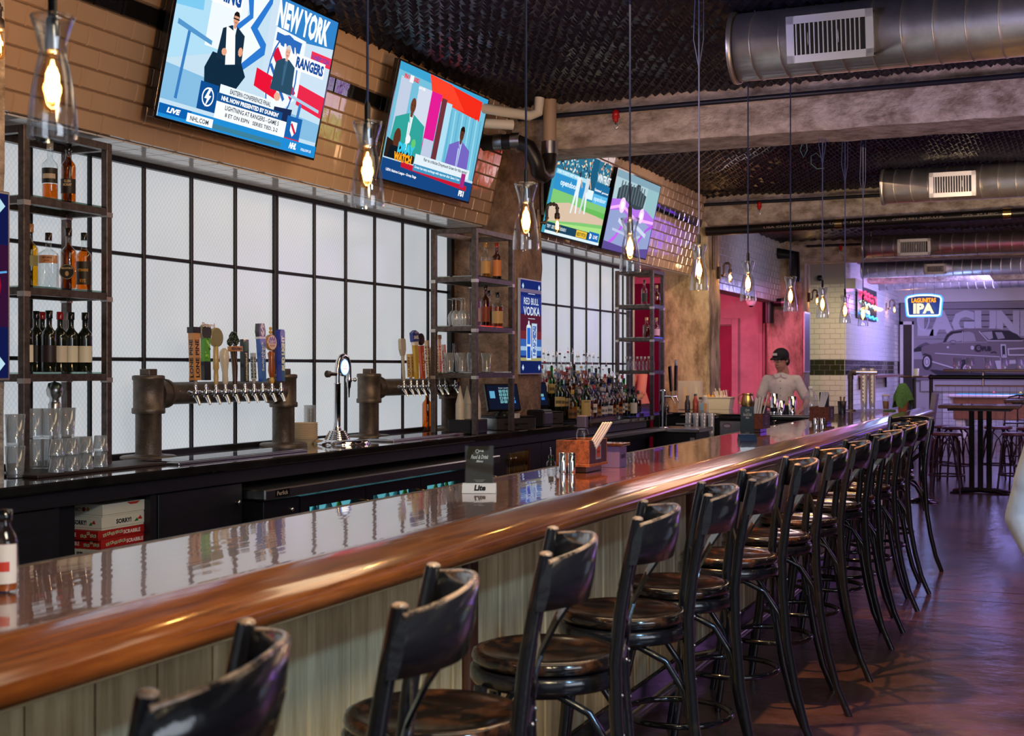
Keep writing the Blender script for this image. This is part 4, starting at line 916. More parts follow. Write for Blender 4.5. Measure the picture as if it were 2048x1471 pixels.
# dangling cable below the baseball television
pipe('cable_run','thin black cable hanging below the baseball television','cable',[(-4.50,11.9,2.80),(-4.49,12.0,2.74),(-4.50,12.12,2.70),(-4.50,12.22,2.73),(-4.48,12.35,2.80)],.004,M['black'],n=5)
# ================================================================ LIT POSTERS
def poster(label,y0,y1,z0,z1,fn,x=-4.375):
    t=thing('poster_sign',label,'sign',(x,(y0+y1)/2,z0),0)
    W,Hh=y1-y0,z1-z0
    MB().box(-.02,-W/2-.012,-.012,.004,W/2+.012,Hh+.012,.004).build('sign_frame',M['alu'],t)
    m=MB(); cv=Cv(m,(.0045,-W/2,0),(0,W/10,0),(0,0,Hh/18),(1,0,0),.0001); fn(cv); m.build('sign_face',emis('sign_lit',(1,1,1),.85,True),t,recalc=False)
    return t
def redbull(c):
    top=[(0,18,'16245e'),(15.2,16.2,'8a7a70'),(14.6,15.2,'3a3a8c')]
    c.rect(0,0,10,18,'1c2c74'); c.rect(0,15.6,10,16.3,'7a6a88'); c.rect(0,11.6,10,14.9,'2a3c8e'); c.rect(0,8.2,10,11.4,'5c2038'); c.rect(0,6.6,10,8.2,'7a2c34'); c.rect(0,5.2,10,6.6,'3c68b8'); c.rect(0,4.4,10,5.2,'a8c8e8'); c.rect(0,3.4,10,4.4,'3468b8'); c.rect(0,2.4,10,3.0,'b0a868'); c.rect(0,0,10,2.4,'16245e')
    for u,v in ((1.1,16.8),(8.9,16.8),(1.1,1.1),(8.9,1.1)): c.poly([(u-.5,v),(u,v+.6),(u+.5,v),(u,v-.6)],'cfe8ff')
    c.text('RED BULL',1.5,13.3,8.6,14.6,'e8f0ff',.01); c.text('VODKA',1.3,11.2,9.2,12.9,'e8f0ff',.02); c.line([(3.5,15.4),(6.8,15.4)],.12,'e0e8f8'); c.line([(3.5,10.6),(6.8,10.6)],.12,'e0e8f8')
    c.poly([(2.7,2.6),(4.9,2.6),(4.9,9.0),(4.5,9.4),(3.1,9.4),(2.7,9.0)],'e8f4ff'); c.poly([(3.0,5.6),(4.6,5.6),(4.6,8.8),(3.0,8.8)],'3070e0'); c.poly([(3.0,2.9),(4.6,2.9),(4.6,5.2),(3.0,5.2)],'1a50c0'); c.ell(3.8,9.7,.35,.5,'e8f4ff'); c.poly([(5.4,2.9),(7.6,2.9),(7.8,9.7),(5.2,9.7)],'c8e0f8'); c.poly([(5.8,3.4),(7.2,3.4),(7.4,9.2),(5.6,9.2)],'5a78c0')
    r=random.Random(1)
    for k in range(22): u,v=r.uniform(5.7,7.1),r.uniform(3.6,9.0); c.rect(u,v,u+.35,v+.3,'e8f4ff')
poster('tall lit blue drink poster on the first concrete column',10.14,10.60,1.485,2.285,redbull)
def leftposter(c):
    c.rect(0,0,10,18,'141c50'); c.rect(0,5,10,13,'381438'); c.ell(4.5,9,4.6,4.6,'a01030'); c.ell(3.5,8.6,3,3,'d81838')
    for v in (16.8,1.4): c.poly([(8.0,v),(8.8,v+.8),(9.6,v),(8.8,v-.8)],'c8f0ff')
    c.line([(7,10),(9.8,10.4)],.2,'60b0f0')
poster('lit blue and red poster cut by the left edge of the photo',3.93,4.39,1.485,2.30,leftposter)
# ================================================================ DRAUGHT TOWERS
def tower(label,y0,y1,x=-4.78):
    t=thing('draught_tower',label,'beer tower',(x,(y0+y1)/2,1.02),0); a=y0-(y0+y1)/2; b=-a; IR=M['iron']
    for y in (a,b):
        MB().lathe([(.155,0),(.155,.016),(.145,.022),(.085,.024),(.08,.03)],28,(0,y,0)).build('base_flange',IR,t)
        MB().lathe([(.072,.02),(.072,.27),(.076,.272)],24,(0,y,0)).build('pillar',IR,t)
        MB().lathe([(.088,.255),(.092,.26),(.092,.285),(.084,.29),(.084,.44),(.09,.445),(.09,.465),(.078,.47),(.0,.47)],24,(0,y,0)).build('tee_fitting',IR,t)
        MB().box(-.035,y-.035,.468,.035,y+.035,.505,.004).build('plug',IR,t)
        s=1 if y<0 else -1
        MB().tube([(0,y+s*.06,.365),(0,y+s*.13,.365)],.078,20).tube([(0,y+s*.125,.365),(0,y+s*.145,.365)],.084,20).build('collar',IR,t)
    MB().cyl((0,a+.1,.365),(0,b-.1,.365),.064,24).build('cross_pipe',IR,t)
    return t
def faucet(t,y,handle):
    """chrome tap: shank, body, spout; handle painter gets an MB whose origin is at the handle foot"""
    o=t.location; yy=y-o.y
    m=MB(); m.lathe([(.013,0),(.016,.004),(.016,.014),(.011,.02),(.011,.045)],12,(.06,yy,.365),axis=(1,0,0)); m.lathe([(.0,-.024),(.015,-.02),(.017,0),(.016,.018),(.011,.026),(.013,.032),(.009,.04),(.009,.055)],12,(.115,yy,.362))
    m.tube([(.112,yy,.358),(.128,yy,.335),(.145,yy,.298)],[.015,.012,.008],10)
    m.build('faucet',M['chrome'],t)
    m=MB(); lean=random.Random(int(y*100)).uniform(-.05,.05)
    m.T=Matrix.Translation((.115,yy,.412))@Matrix.Rotation(lean,4,'X')@Matrix.Rotation(-.04,4,'Y')@Matrix.Diagonal((1.25,1.42,1.36,1))
    handle(m); ob=m.build('tap_handle',M['gloss_print'],t,recalc=False); return ob
def H_board(w,h,col,txt=None,tc='101010',cap=None,th=.018,foot=.02,flip=1,taper=1.0,txt2=None):
    def f(m):
        m.col=hexc('b0a8a0'); m.lathe([(.007,0),(.009,foot)],8)
        m.col=hexc(col); m.prism([(-w/2*taper,0),(w/2*taper,0),(w/2,h),(-w/2,h)],(-th/2,0,foot),(0,1,0),(0,0,1),(th,0,0))
        if cap: m.col=hexc(cap); m.box(-th/2-.003,-w/2-.003,foot+h,th/2+.003,w/2+.003,foot+h+.025)
        if txt:
            c=Cv(m,(th/2+.0005,-w/2,foot),(0,w/10,0),(0,0,h/10),(1,0,0)); c.text(txt,2.2,.6,7.8,8.6,tc,.03,rot=1)
            c=Cv(m,(-w/2*0,-w/2-.0006,foot),(1,0,0),(0,0,h/10),(0,-1,0)); c.text(txt2 or txt,-th*.32,.6,th*.32,8.6,tc,.03,rot=1)
    return f
def H_turn(prof,col,top=None):
    def f(m):
        m.col=hexc(col); m.lathe(prof,14)
        if top: top(m)
    return f
def disc(m,z,r,col,txt=None,rim=None,tc='303020',x=.0,sub=None):
    m.col=hexc(rim or col); m.lathe([(.0,-.008),(r,-.008),(r,.008),(.0,.008)],24,(x,0,z),axis=(1,0,0))
    c=Cv(m,(x+.009,0,z),(0,r,0),(0,0,r),(1,0,0)); c.ell(0,0,.88,.88,col,24)
    if txt: c.text(txt,-.75,-.15,.75,.25,tc,.03)
    if sub: c.text(sub,-.5,-.5,.5,-.3,'a03020')
    return c
def Hd_beerd(m):
    m.col=hexc('1c1c1c'); m.box(-.012,-.02,.02,.012,.02,.10); m.col=hexc('58a828'); m.box(-.011,-.019,.10,.011,.019,.20)
    r=random.Random(2)
    for k in range(14): m.col=hexc(r.choice(['80d038','a8e868','3c7818'])); m.ball((.011,r.uniform(-.016,.016),r.uniform(.105,.195)),.006,6)
    c=disc(m,.225,.036,'2a3018',rim='9a9478'); m.col=hexc('c8c0b8'); c=Cv(m,(.022,-.045,.245),(0,.09,0),(0,0,.02),(1,0,0)); c.text('Beerd',0,0,.95,1,'e0d0c8',.04)
def Hd_round(m):
    m.col=hexc('c8a868'); m.lathe([(.009,0),(.012,.03),(.010,.06),(.014,.07),(.012,.16),(.008,.17)],10); disc(m,.205,.042,'8c8448',rim='b0a468')
def Hd_fiddle(m):
    m.col=hexc('4a3018'); m.tube([(0,0,0),(.0,.004,.08),(0,-.006,.16)],[.010,.014,.013],10); m.col=hexc('1c3024')
    for a,z,r in ((0,.205,.026),(-.022,.185,.017),(.02,.188,.016)): m.tube([(.0,a+r*(1-k/14)*cos(k*.9),z+r*(1-k/14)*sin(k*.9)) for k in range(13)],.008,6)
    m.col=hexc('c8863c'); m.box(.0,-.042,.145,.02,.042,.168); c=Cv(m,(.0205,-.04,.15),(0,.08,0),(0,0,.013),(1,0,0)); c.text('FIDDLEHEAD',.02,0,.98,1,'2a1808',.04)
def Hd_white(m): m.col=hexc('d8ccb4'); m.lathe([(.009,0),(.014,.01),(.013,.05),(.019,.09),(.024,.12),(.02,.145),(.008,.158),(0,.16)],14)
def Hd_switch(m):
    m.col=hexc('2c60b8'); m.prism([(-.015,.01),(.015,.01),(.021,.21),(-.021,.21)],(-.012,0,0),(0,1,0),(0,0,1),(.024,0,0)); m.col=hexc('d8d8d8'); m.box(-.013,-.023,.205,.013,.023,.215); m.col=hexc('3a3c38'); m.prism([(-.022,.215),(.022,.215),(.026,.24),(.018,.275),(-.02,.275),(-.026,.24)],(-.012,0,0),(0,1,0),(0,0,1),(.024,0,0))
    c=Cv(m,(.0125,-.02,.01),(0,.004,0),(0,0,.02),(1,0,0)); c.text('Switchback',1.5,2.4,5.5,9.2,'e8f0fa',.01,rot=1); c.text('ALE',6,5,8.5,8,'e8f0fa',.01,rot=1); c.text('S',2.2,10.6,7.8,13.0,'d8d8c8',.05); c.ring(5,11.8,4.2,1.5,.6,'c8c8b8')
def Hd_pig(m):
    m.col=hexc('d8a848'); m.lathe([(.008,0),(.013,.015),(.008,.03)],12); m.col=hexc('9a4c1c'); m.lathe([(.012,.03),(.018,.06),(.014,.11),(.018,.14),(.010,.15)],14); disc(m,.19,.038,'e0c49c','PIG\'S EAR',rim='b88850',tc='3a2818',sub='BREWERY'); m.col=hexc('d8a848'); m.ball((0,0,.238),.009,10).ball((0,0,.255),.008,10)
    c=Cv(m,(.0098,-.025,.2),(0,.05,0),(0,0,.02),(1,0,0)); c.poly([(0,0),(.2,.9),(.35,.3),(.5,1),(.65,.3),(.8,.9),(1,0)],'5a3a20')
def Hd_budlight(m):
    m.col=hexc('16289c'); m.prism([(-.014,.01),(.014,.01),(.019,.24),(.012,.252),(-.012,.252),(-.019,.24)],(-.014,0,0),(0,1,0),(0,0,1),(.028,0,0)); c=Cv(m,(.0145,-.018,.03),(0,.0036,0),(0,0,.02),(1,0,0)); c.text('BUD LIGHT',1.8,1.5,8.6,9.6,'e8e4e0',.07,rot=1)
def Hd_proc(m):
    m.col=hexc('10140f'); m.prism([(-.02,.01),(.016,.01),(.018,.20),(-.02,.20)],(-.011,0,0),(0,1,0),(0,0,1),(.022,0,0)); c=Cv(m,(.0115,-.018,.01),(0,.0036,0),(0,0,.019),(1,0,0)); c.text('proclamation',2,.3,8,6.8,'e8e0b8',.02,rot=-1)
    for k in range(4): c.line([(1.5+k*1.6,7.2),(1.8+k*1.6,9.6)],.5,'4c9c50')
def Hd_paddle(m): m.col=hexc('b8b4a0'); m.lathe([(.008,0),(.010,.04),(.008,.1),(.011,.14)],10); m.prism([(-.011,.14),(.011,.14),(.026,.175),(.026,.225),(.018,.235),(-.018,.235),(-.026,.225),(-.026,.175)],(-.01,0,0),(0,1,0),(0,0,1),(.02,0,0))
def Hd_samuel(m):
    m.col=hexc('c8a828'); m.prism([(-.012,.01),(.012,.01),(.020,.20),(-.020,.20)],(-.01,0,0),(0,1,0),(0,0,1),(.02,0,0)); m.col=hexc('e8e4dc'); m.box(-.012,-.024,.2,.012,.024,.225); m.col=hexc('28389c'); m.prism([(-.032,.22),(.032,.22),(.036,.27),(0,.285),(-.036,.27)],(-.012,0,0),(0,1,0),(0,0,1),(.024,0,0)); c=Cv(m,(.0125,-.03,.235),(0,.06,0),(0,0,.02),(1,0,0)); c.text('SAMUEL',.05,0,.95,1,'f0f0f0',.05)
def Hd_red(m):
    m.col=hexc('c05838'); m.prism([(-.018,.01),(.018,.01),(.022,.2),(-.022,.2)],(-.009,0,0),(0,1,0),(0,0,1),(.018,0,0)); c=Cv(m,(.0095,-.018,.02),(0,.0036,0),(0,0,.018),(1,0,0)); c.text('ultra',2.5,2,7.5,8,'f8c888',.02,rot=1); disc(m,.235,.034,'1c1412')
def Hd_giraffe(m):
    m.col=hexc('d8b47c'); m.box(-.01,-.022,.01,.01,.022,.14); c=Cv(m,(.0105,-.022,.01),(0,.0044,0),(0,0,.013),(1,0,0)); r=random.Random(8)
    for k in range(16): c.ell(r.uniform(1,9),r.uniform(.8,9.2),.9,.6,'6a3c18',6)
    disc(m,.165,.032,'4a4028',rim='c8a870')
def Hd_truly(m):
    m.col=hexc('0c0c10'); m.lathe([(.009,0),(.012,.02),(.017,.05),(.016,.15),(.010,.19),(.011,.22)],12); m.col=hexc('c89868'); m.box(.0,.012,-.01,.014,.045,.16); c=Cv(m,(.0145,.014,0),(0,.003,0),(0,0,.016),(1,0,0)); c.text('TRULY',2,.5,8,8,'201008',.03,rot=1)
t1y=(at_x(297,900,-4.78).y,at_x(567,880,-4.78).y); t2y=(at_x(738,870,-4.78).y,at_x(900,860,-4.78).y)
T1=tower('large iron pipe beer tower nearer the camera with ten taps',*t1y)
FX1=[391,412,432,451,470,490,508,525,544,562]
HN1=[H_board(.042,.20,'d89858','LONE PINE','201810','1c1c1c',.03),Hd_beerd,Hd_round,Hd_white,Hd_fiddle,Hd_proc,H_board(.02,.12,'b8c0c0','MAINE','303838'),Hd_switch,Hd_pig,Hd_budlight]
HL1=['LONE PINE tan wooden board handle with black cap','green Beerd handle with a round top','thin tan handle with a round olive disc','short white rounded handle','dark fern scroll handle with a FIDDLEHEAD band','black proclamation handle with green stripes','small grey lettered handle','blue Switchback Ale handle','wooden Pig\'s Ear disc handle with brass top','glossy blue BUD LIGHT handle']
for px,hf,hl in zip(FX1,HN1,HL1):
    tag(faucet(T1,at_x(px,782,-4.665).y,hf),hl)
T2=tower('iron pipe beer tower farther along beside the middle shelf unit',*t2y)
FX2=[808,822,834,846,858,868,880,891,911]
HN2=[Hd_paddle,H_board(.03,.13,'c8a050','QUEEN','6a4818',None,.03),Hd_samuel,Hd_red,H_board(.03,.21,'d0c0a0','WHITE ALE','5a3018'),Hd_giraffe,H_board(.034,.22,'e0d8c8','ARDIENT','a04020','c8a078'),H_board(.024,.19,'b8b0a8','CIDER','a03028'),Hd_truly]
HL2=['grey paddle shaped handle','short tan wooden block handle','yellow handle with a blue and white crown','orange red handle with a round black top','cream lettered board handle','giraffe patterned handle with a round disc','white and tan board handle','narrow pale handle','black bottle handle with a TRULY board']
for px,hf,hl in zip(FX2,HN2,HL2):
    tag(faucet(T2,at_x(px,776,-4.665).y,hf),hl)
# drip trays
for (pa,pb,lb) in (((352,915),(610,893),'steel slotted drip tray below the nearer beer tower'),((782,878),(948,866),'steel slotted drip tray below the farther beer tower')):
    ya=at_x(pa[0],pa[1],-4.36).y; yb=at_x(pb[0],pb[1],-4.36).y
    t=thing('drip_tray',lb,'tray',(-4.48,(ya+yb)/2,1.02)); L=yb-ya
    MB().box(-.14,-L/2,0,.14,L/2,.014,.003).build('tray_body',M['steel'],t)
    m=MB(); k=0
    while -L/2+.03+k*.022<L/2-.03: y=-L/2+.03+k*.022; m.box(-.115,y,.0145,.115,y+.010,.0175); k+=1
    o=m.build('tray_bars',M['chrome'],t); o['kind']='stuff'
# chrome column tap with lit medallion
c0=at_z(690,886,1.02); t=thing('draught_column','slim chrome beer column with a lit round white badge','beer tower',(-4.56,at_x(684,886,-4.56).y,1.02))
MB().lathe([(.19,0),(.19,.012),(.175,.03),(.16,.034),(.0,.034)],28).build('base_plate',M['chrome'],t)
m=MB(); 
for k in range(5): m.lathe([(.085-.007*k,.034+k*.012),(.085-.007*k,.042+k*.012),(.075-.007*k,.046+k*.012)],20,(0,-.06,0))
m.build('stepped_foot',M['chrome'],t)
MB().lathe([(.036,.08),(.024,.11),(.022,.13),(.022,.40),(.025,.405),(.022,.41)],18,(0,-.06,0)).build('column_pipe',M['chrome'],t)
MB().tube([(0,-.06,.40),(0,-.06,.50),(0,-.052,.545),(0,-.02,.585),(0,.02,.595),(0,.06,.58),(0,.085,.545),(0,.09,.50),(0,.09,.44)],.017,12).build('swan_neck',M['chrome'],t)
MB().lathe([(.0,-.02),(.05,-.02),(.062,-.01),(.062,.01),(.055,.014),(.0,.014)],24,(.0,.012,.515),axis=(1,0,0)).build('badge_housing',M['chrome'],t)
m=MB(); cv=Cv(m,(.0155,.012,.515),(0,.05,0),(0,0,.05),(1,0,0)); cv.ell(0,0,1.08,1.08,'70b0f0',28); cv.ell(0,0,.96,.96,'ffffff',28); cv.text('PILSNER' if 0 else '....',-.5,-.25,.5,-.15,'e02020'); 
cv.line([(-.45,-.2),(-.5,.15),(-.2,.2),(-.15,.05),(.15,.05),(.2,.2),(.5,.15),(.45,-.2),(-.45,-.2)],.06,'e03030')
m.build('badge',emis('badge',(1,1,1),1.5,True),t,recalc=False)
MB().lathe([(.02,-.015),(.022,0),(.02,.015)],12,(0,.09,.43)).lathe([(.017,0),(.013,-.05),(.008,-.06),(.005,-.12)],10,(0,.09,.43)).ball((.03,.115,.43),.015,10).cyl((.0,.09,.43),(.03,.115,.43),.006,8).cyl((-.02,-.14,.47),(0,-.06,.47),.014,10).cyl((-.02,-.155,.47),(-.018,-.135,.47),.024,14).build('tap_spout',M['chrome'],t)
# ================================================================ BOTTLES
LQ={}
def liq(key,c):
    if key not in LQ: LQ[key]=glass('liquid_'+key,c,.35,.05,.03)
    return LQ[key]
G_CLEAR=M['glass']; G_GREEN=glass('glass_bottle_green',(.05,.42,.10),.6,.08); G_DARK=mat('glass_bottle_dark',(.008,.010,.006),.06,coat=.6); G_BROWN=glass('glass_bottle_brown',(.45,.18,.04),.6,.07); G_BLUE=glass('glass_bottle_blue',(.08,.2,.75),.6,.08)
AMBER=(.86,.36,.045); GOLD=(.95,.62,.06); DARKL=(.28,.07,.03); REDL=(.75,.12,.08); PINKL=(.9,.6,.85); CLEARL=(.93,.95,.95); GREENL=(.35,.75,.3)
PROF={'wine':(.037,.185,.30,.0145,.23),'spirit':(.038,.175,.29,.0135,.215),'tall':(.034,.20,.32,.0125,.245),'squat':(.047,.135,.235,.017,.165),'wide':(.046,.165,.27,.014,.20),'swing':(.034,.13,.23,.012,.17)}
def bottle_geo(kind,glassm,liqc,level,label,cap,pour=False,scale=1.0,lab=None,mark=None,lab2=None,square=False):
    r,sh,h,nr,nb=PROF[kind]; n=20
    t=thing('bottle','','bottle')
    flute=0
    body=[(r*.93,.0),(r,.006),(r,sh),(r*.93,sh+(nb-sh)*.35),(r*.55,sh+(nb-sh)*.75),(nr,nb),(nr,h-.012),(nr*1.15,h-.010),(nr*1.15,h)]
    m=MB()
    if square:
        n=16; m.lathe(body,n); m.v=[(p[0]*(1.0/max(abs(cos(a)),abs(sin(a)))**.75 if abs(p[2])<sh+.02 else 1),p[1]*(1.0/max(abs(cos(a)),abs(sin(a)))**.75 if abs(p[2])<sh+.02 else 1),p[2]) for p in m.v for a in (math.atan2(p[1],p[0]),)]
    else: m.lathe(body,n)
    m.build('glass_body',glassm,t,recalc=False)
    if liqc is not None:
        q=.94; lv=h*level; pr=[(r*q*.9,.007)]
        zz=[(r*q,.012),(r*q,sh-.002),(r*.9*q,sh+(nb-sh)*.35),(r*.5,sh+(nb-sh)*.75),(nr*.8,nb)]
        for a,b in zz:
            if b<lv: pr.append((a,b))
        pr.append((pr[-1][0],lv)) if lv>pr[-1][1] else None
        MB().lathe(pr,16).build('liquid',liq('_'.join('%02d'%int(x*99) for x in liqc),liqc),t,recalc=False)
    if cap:
        m=MB(); m.col=hexc(cap); m.lathe([(nr*1.22,h-.030),(nr*1.25,h-.028),(nr*1.25,h+.008),(nr*1.1,h+.010),(.0,h+.010)],12) if not pour else m.lathe([(nr*.9,h),(nr*1.05,h+.004),(nr*.9,h+.018),(.0,h+.02)],10)
        m.build('cap',M['gloss_print'],t,recalc=False)
    if pour:
        MB().tube([(0,0,h+.012),(0,.002,h+.04),(0,-.004,h+.062)],[.005,.004,.0025],6).build('pourer',M['chrome'],t)
    if label:
        z0,z1=lab or (sh*.18,sh*.78); m=MB(); rr=r*1.012; m.col=hexc(label); k=18; w0=math.radians(78)
        vs=[];fs=[]
        for i in range(k+1):
            a=-w0+2*w0*i/k; vs+=[(rr*cos(a),rr*sin(a),z0),(rr*cos(a),rr*sin(a),z1)]
        m.add(vs,[(2*i,2*i+2,2*i+3,2*i+1) for i in range(k)],True)
        if lab2: 
            m.col=hexc(lab2); zz=z0+(z1-z0)*.62; vs=[(x*1.004,y*1.004,z0+(z1-z0)*.30 if j%2==0 else zz) for j,(x,y,z) in enumerate(vs)]; m.add(vs,[(2*i,2*i+2,2*i+3,2*i+1) for i in range(3,k-3)],True)
        if mark:
            # lettering wrapped on the label
            for (tx,zc,hh,ww,cl) in mark:
                tv_,tf=text2d(tx,.03); m.col=hexc(cl); ang=ww/rr
                m.add([((rr*1.01)*cos(ang*(x-.5)),(rr*1.01)*sin(ang*(x-.5)),zc+(y-.5)*hh) for x,y in tv_],tf)
        m.build('label',M['print'],t,recalc=False)
    t.scale=(scale,)*3
    return t
def put(t,x,y,z,rz,label,group=None,cat='bottle'):
    t.location=(x,y,z); t.rotation_euler=(0,0,math.radians(rz)); tag(t,label,cat,group); return t
RZC=-58   # labels look towards the room
def onx(px,X): return at_x(px,735,X).y
# left shelf, top level
put(bottle_geo('spirit',G_CLEAR,AMBER,.30,'1c1a18','b8b0a0',scale=1.02,lab=(.09,.165),lab2='c8b8a0'),-4.78,onx(100,-4.78),2.369,RZC,'clear whiskey bottle a third full with a black label, top left shelf','bottles on the left shelf')
put(bottle_geo('wine',G_CLEAR,AMBER,.80,'14120f','101010',scale=1.0,lab=(.05,.125),mark=[('GLEN',.112,.014,.034,'d8c090'),('MORAY',.094,.014,.044,'d8c090')],lab2=None),-4.75,onx(137,-4.75),2.369,RZC,'GLEN MORAY amber whisky bottle on the top left shelf','bottles on the left shelf')
# second level
put(bottle_geo('spirit',G_CLEAR,GOLD,.72,'8c8a50','b07840',lab=(.10,.15),scale=1.05),-4.78,onx(60,-4.78),1.929,RZC,'bright yellow spirit bottle with a cork on the second left shelf','bottles on the left shelf')
put(bottle_geo('wide',G_CLEAR,CLEARL,.5,'d89868','2a1610',lab=(.125,.165),mark=[('GENTLEMAN',.153,.010,.05,'5a3018'),('JACK',.137,.010,.03,'5a3018')],square=True),-4.76,onx(97,-4.76),1.929,RZC,'squarish clear GENTLEMAN JACK bottle with a dark cap','bottles on the left shelf')
t=put(bottle_geo('spirit',G_CLEAR,AMBER,.78,None,'2a1c14',scale=1.05),-4.74,onx(137,-4.74),1.929,RZC,'amber bottle with a large round black badge','bottles on the left shelf')
m=MB(); c=Cv(m,(.0395,0,.085),(0,.036,0),(0,0,.036),(1,0,0)); c.ell(0,0,1,1.05,'1a1510',24); c.ring(0,0,.95,1.0,.06,'b8a078'); c.text("MICHTER'S",-.7,.35,.7,.62,'c8b080',.03); c.ell(0,-.25,.25,.35,'b89868',10); m.build('label',M['print'],t,recalc=False)
put(bottle_geo('spirit',G_CLEAR,AMBER,.74,'2a2010','141210',lab=(.03,.15),mark=[('RITTENHOUSE',.105,.014,.055,'d8a030'),('RYE',.05,.018,.03,'c89030')]),-4.73,onx(168,-4.73),1.929,RZC,'amber rye bottle with a black label, right end of the second left shelf','bottles on the left shelf')
# wines
for px,cap,lab,x,lb in ((52,'101010','e8e0c8',-4.80,'dark wine bottle half hidden by the left shelf post'),(72,'0c0a0a','1c1614',-4.86,'dark wine bottle behind the first post with no pale label'),(84,'8c1018',None,-4.90,'wine bottle with a red cap standing at the back'),(98,'0c0a0a','2a1a1c',-4.76,'black wine bottle with a dark label'),(120,'981018','d8ccb4',-4.82,'wine bottle with red cap and landscape label'),(142,'0c0a0a','e0d8bc',-4.80,'dark wine bottle with cream label, second from the right'),(170,'0c0a0a','e4dcc0',-4.76,'dark wine bottle with cream label at the right end')):
    put(bottle_geo('wine',G_DARK,None,0,lab,cap,lab=(.05,.135)),x,onx(px,x),1.509,RZC,lb+', left shelf wine row','wines on the left shelf')
# second shelf unit
put(bottle_geo('spirit',G_CLEAR,GOLD,.35,'c89858','a87838',lab=(.05,.15)),-4.40,9.50,2.239,-70,'clear bottle with tan label on the top of the middle shelf unit','bottles on the middle shelf unit')
put(bottle_geo('spirit',G_BROWN,DARKL,.5,'c87840','a83818',lab=(.03,.16)),-4.33,9.56,2.239,-70,'dark whiskey bottle with orange label on the middle shelf unit top','bottles on the middle shelf unit')
for px,x,a in ((952,-4.33,('spirit',G_CLEAR,PINKL,.7,'c0a0a0','e8e0e0')),(971,-4.34,('tall',G_BROWN,AMBER,.6,'8a3818','2a1810')),(984,-4.42,('spirit',G_CLEAR,AMBER,.6,'3a2818','141414')),(995,-4.32,('wide',G_CLEAR,AMBER,.6,'c8a470','181818'))):
    put(bottle_geo(*a),x,min(onx(px,x),9.60),1.859,-70,{952:'pale pink bottle behind the post',971:'slim brown whiskey bottle',984:'whiskey bottle with black cap at the back',995:'wide amber bottle with cream label'}[px]+' on the wine glass shelf','bottles on the middle shelf unit')
def wine_glass():
    t=thing('wine_glass','','glass'); m=MB(); m.lathe([(.030,.0),(.034,.03),(.038,.06),(.034,.09),(.018,.112),(.004,.122),(.0035,.20),(.01,.207),(.036,.211),(.036,.2125)],20); m.f=m.f[:-2] if len(m.f[-1])>4 else m.f; m.c=m.c[:len(m.f)];m.m=m.m[:len(m.f)];m.sm=m.sm[:len(m.f)]
    m.build('bowl',M['glass_cut'],t,recalc=False); return t
wg=wine_glass()
for i,(px,x) in enumerate(((893,-4.45),(910,-4.40),(922,-4.50),(930,-4.38),(905,-4.54))):
    o=wg if i==0 else dup(wg)
    put(o,x,max(9.06,onx(px,x)),1.859,0,'upside-down stemmed wine glass on the middle shelf unit, '+['leftmost','second, in front','third, at the back','nearest the post','in the back left corner'][i],'upturned wine glasses','glass')
def tumbler(r0,r1,h,name='pint_glass',facet=0,n=20):
    t=thing(name,'','glass'); m=MB(); m.lathe([(.0,.004),(r0,.0),(r0,.002),(r1,h),(r1-.003,h),(r0-.003,.014),(.0,.014)],n,flute=facet); m.build('glass_wall',M['glass_cut'],t,recalc=False); return t
pg=tumbler(.03,.042,.15)
for i,(x,y) in enumerate(((-4.52,9.08),(-4.42,9.10),(-4.33,9.12),(-4.50,9.22),(-4.38,9.24),(-4.33,9.36),(-4.48,9.40))):
    o=pg if i==0 else dup(pg); put(o,x,y,1.499,0,'clear pint glass upright on the lower middle shelf, '+['front row left','front row middle','front row by the post','second row left','second row right','third row right','third row left'][i],'pint glasses on the middle shelf unit','glass')
# glasses on the counter by the left shelf
t=tag(MB().box(-4.73,4.62,1.02,-4.42,5.75,1.034,.003).build('bar_mat',mat('mat_brown',(.03,.015,.012),.5)),'dark rubber bar mat under the upturned glasses at the far left','mat')
rg=tumbler(.036,.028,.078,'rocks_glass',.05,14)
def up(o): return o
k=0
GP=[(112,945,2),(142,942,2),(172,938,2),(201,934,2),(128,925,1),(158,922,1)]
for i,(px,py,n) in enumerate(GP):
    p=at_z(px,py,1.034)
    for q in range(n):
        o=rg if k==0 else dup(rg); put(o,p.x,p.y,1.036+q*.079,0,'upturned cut rocks glass, %s of the %s pair on the far left mat'%(['lower','upper'][q],['leftmost','second','third','rightmost','back left','back right'][i]),'upturned rocks glasses on the mat','glass'); o.rotation_euler=(0,0,k); k+=1
cg=tumbler(.036,.044,.145,'crystal_glass',.05,24)
for i,(px,x,z,l) in enumerate(((100,-4.66,1.036,'left lower'),(134,-4.66,1.036,'middle lower'),(166,-4.66,1.036,'right lower'),(101,-4.66,1.186,'left upper'),(133,-4.66,1.186,'right upper'),(70,-4.72,1.036,'far left lower'),(68,-4.72,1.186,'far left upper'),(30,-4.55,1.022,'outermost left lower'),(30,-4.55,1.170,'outermost left upper'))):
    o=cg if i==0 else dup(cg); put(o,x,onx(px,x),z,0,'tall cut crystal glass of the back stack by the pepper mill, '+l,'crystal glasses behind the rocks glasses','glass')
t=thing('pepper_mill','tall bronze pepper mill behind the stacked glasses','mill',(-4.86,onx(109,-4.86),1.02))
MB().lathe([(.034,0),(.034,.03),(.026,.06),(.024,.16),(.030,.25),(.030,.29),(.024,.30)],20).build('mill_body',M['steel'],t); MB().lathe([(.024,.30),(.022,.315),(.036,.33),(.040,.355),(.030,.385),(.006,.392),(.007,.40),(.0,.405)],20).build('mill_head',M['steel'],t)
t.scale=(1.05,1.05,1.12)
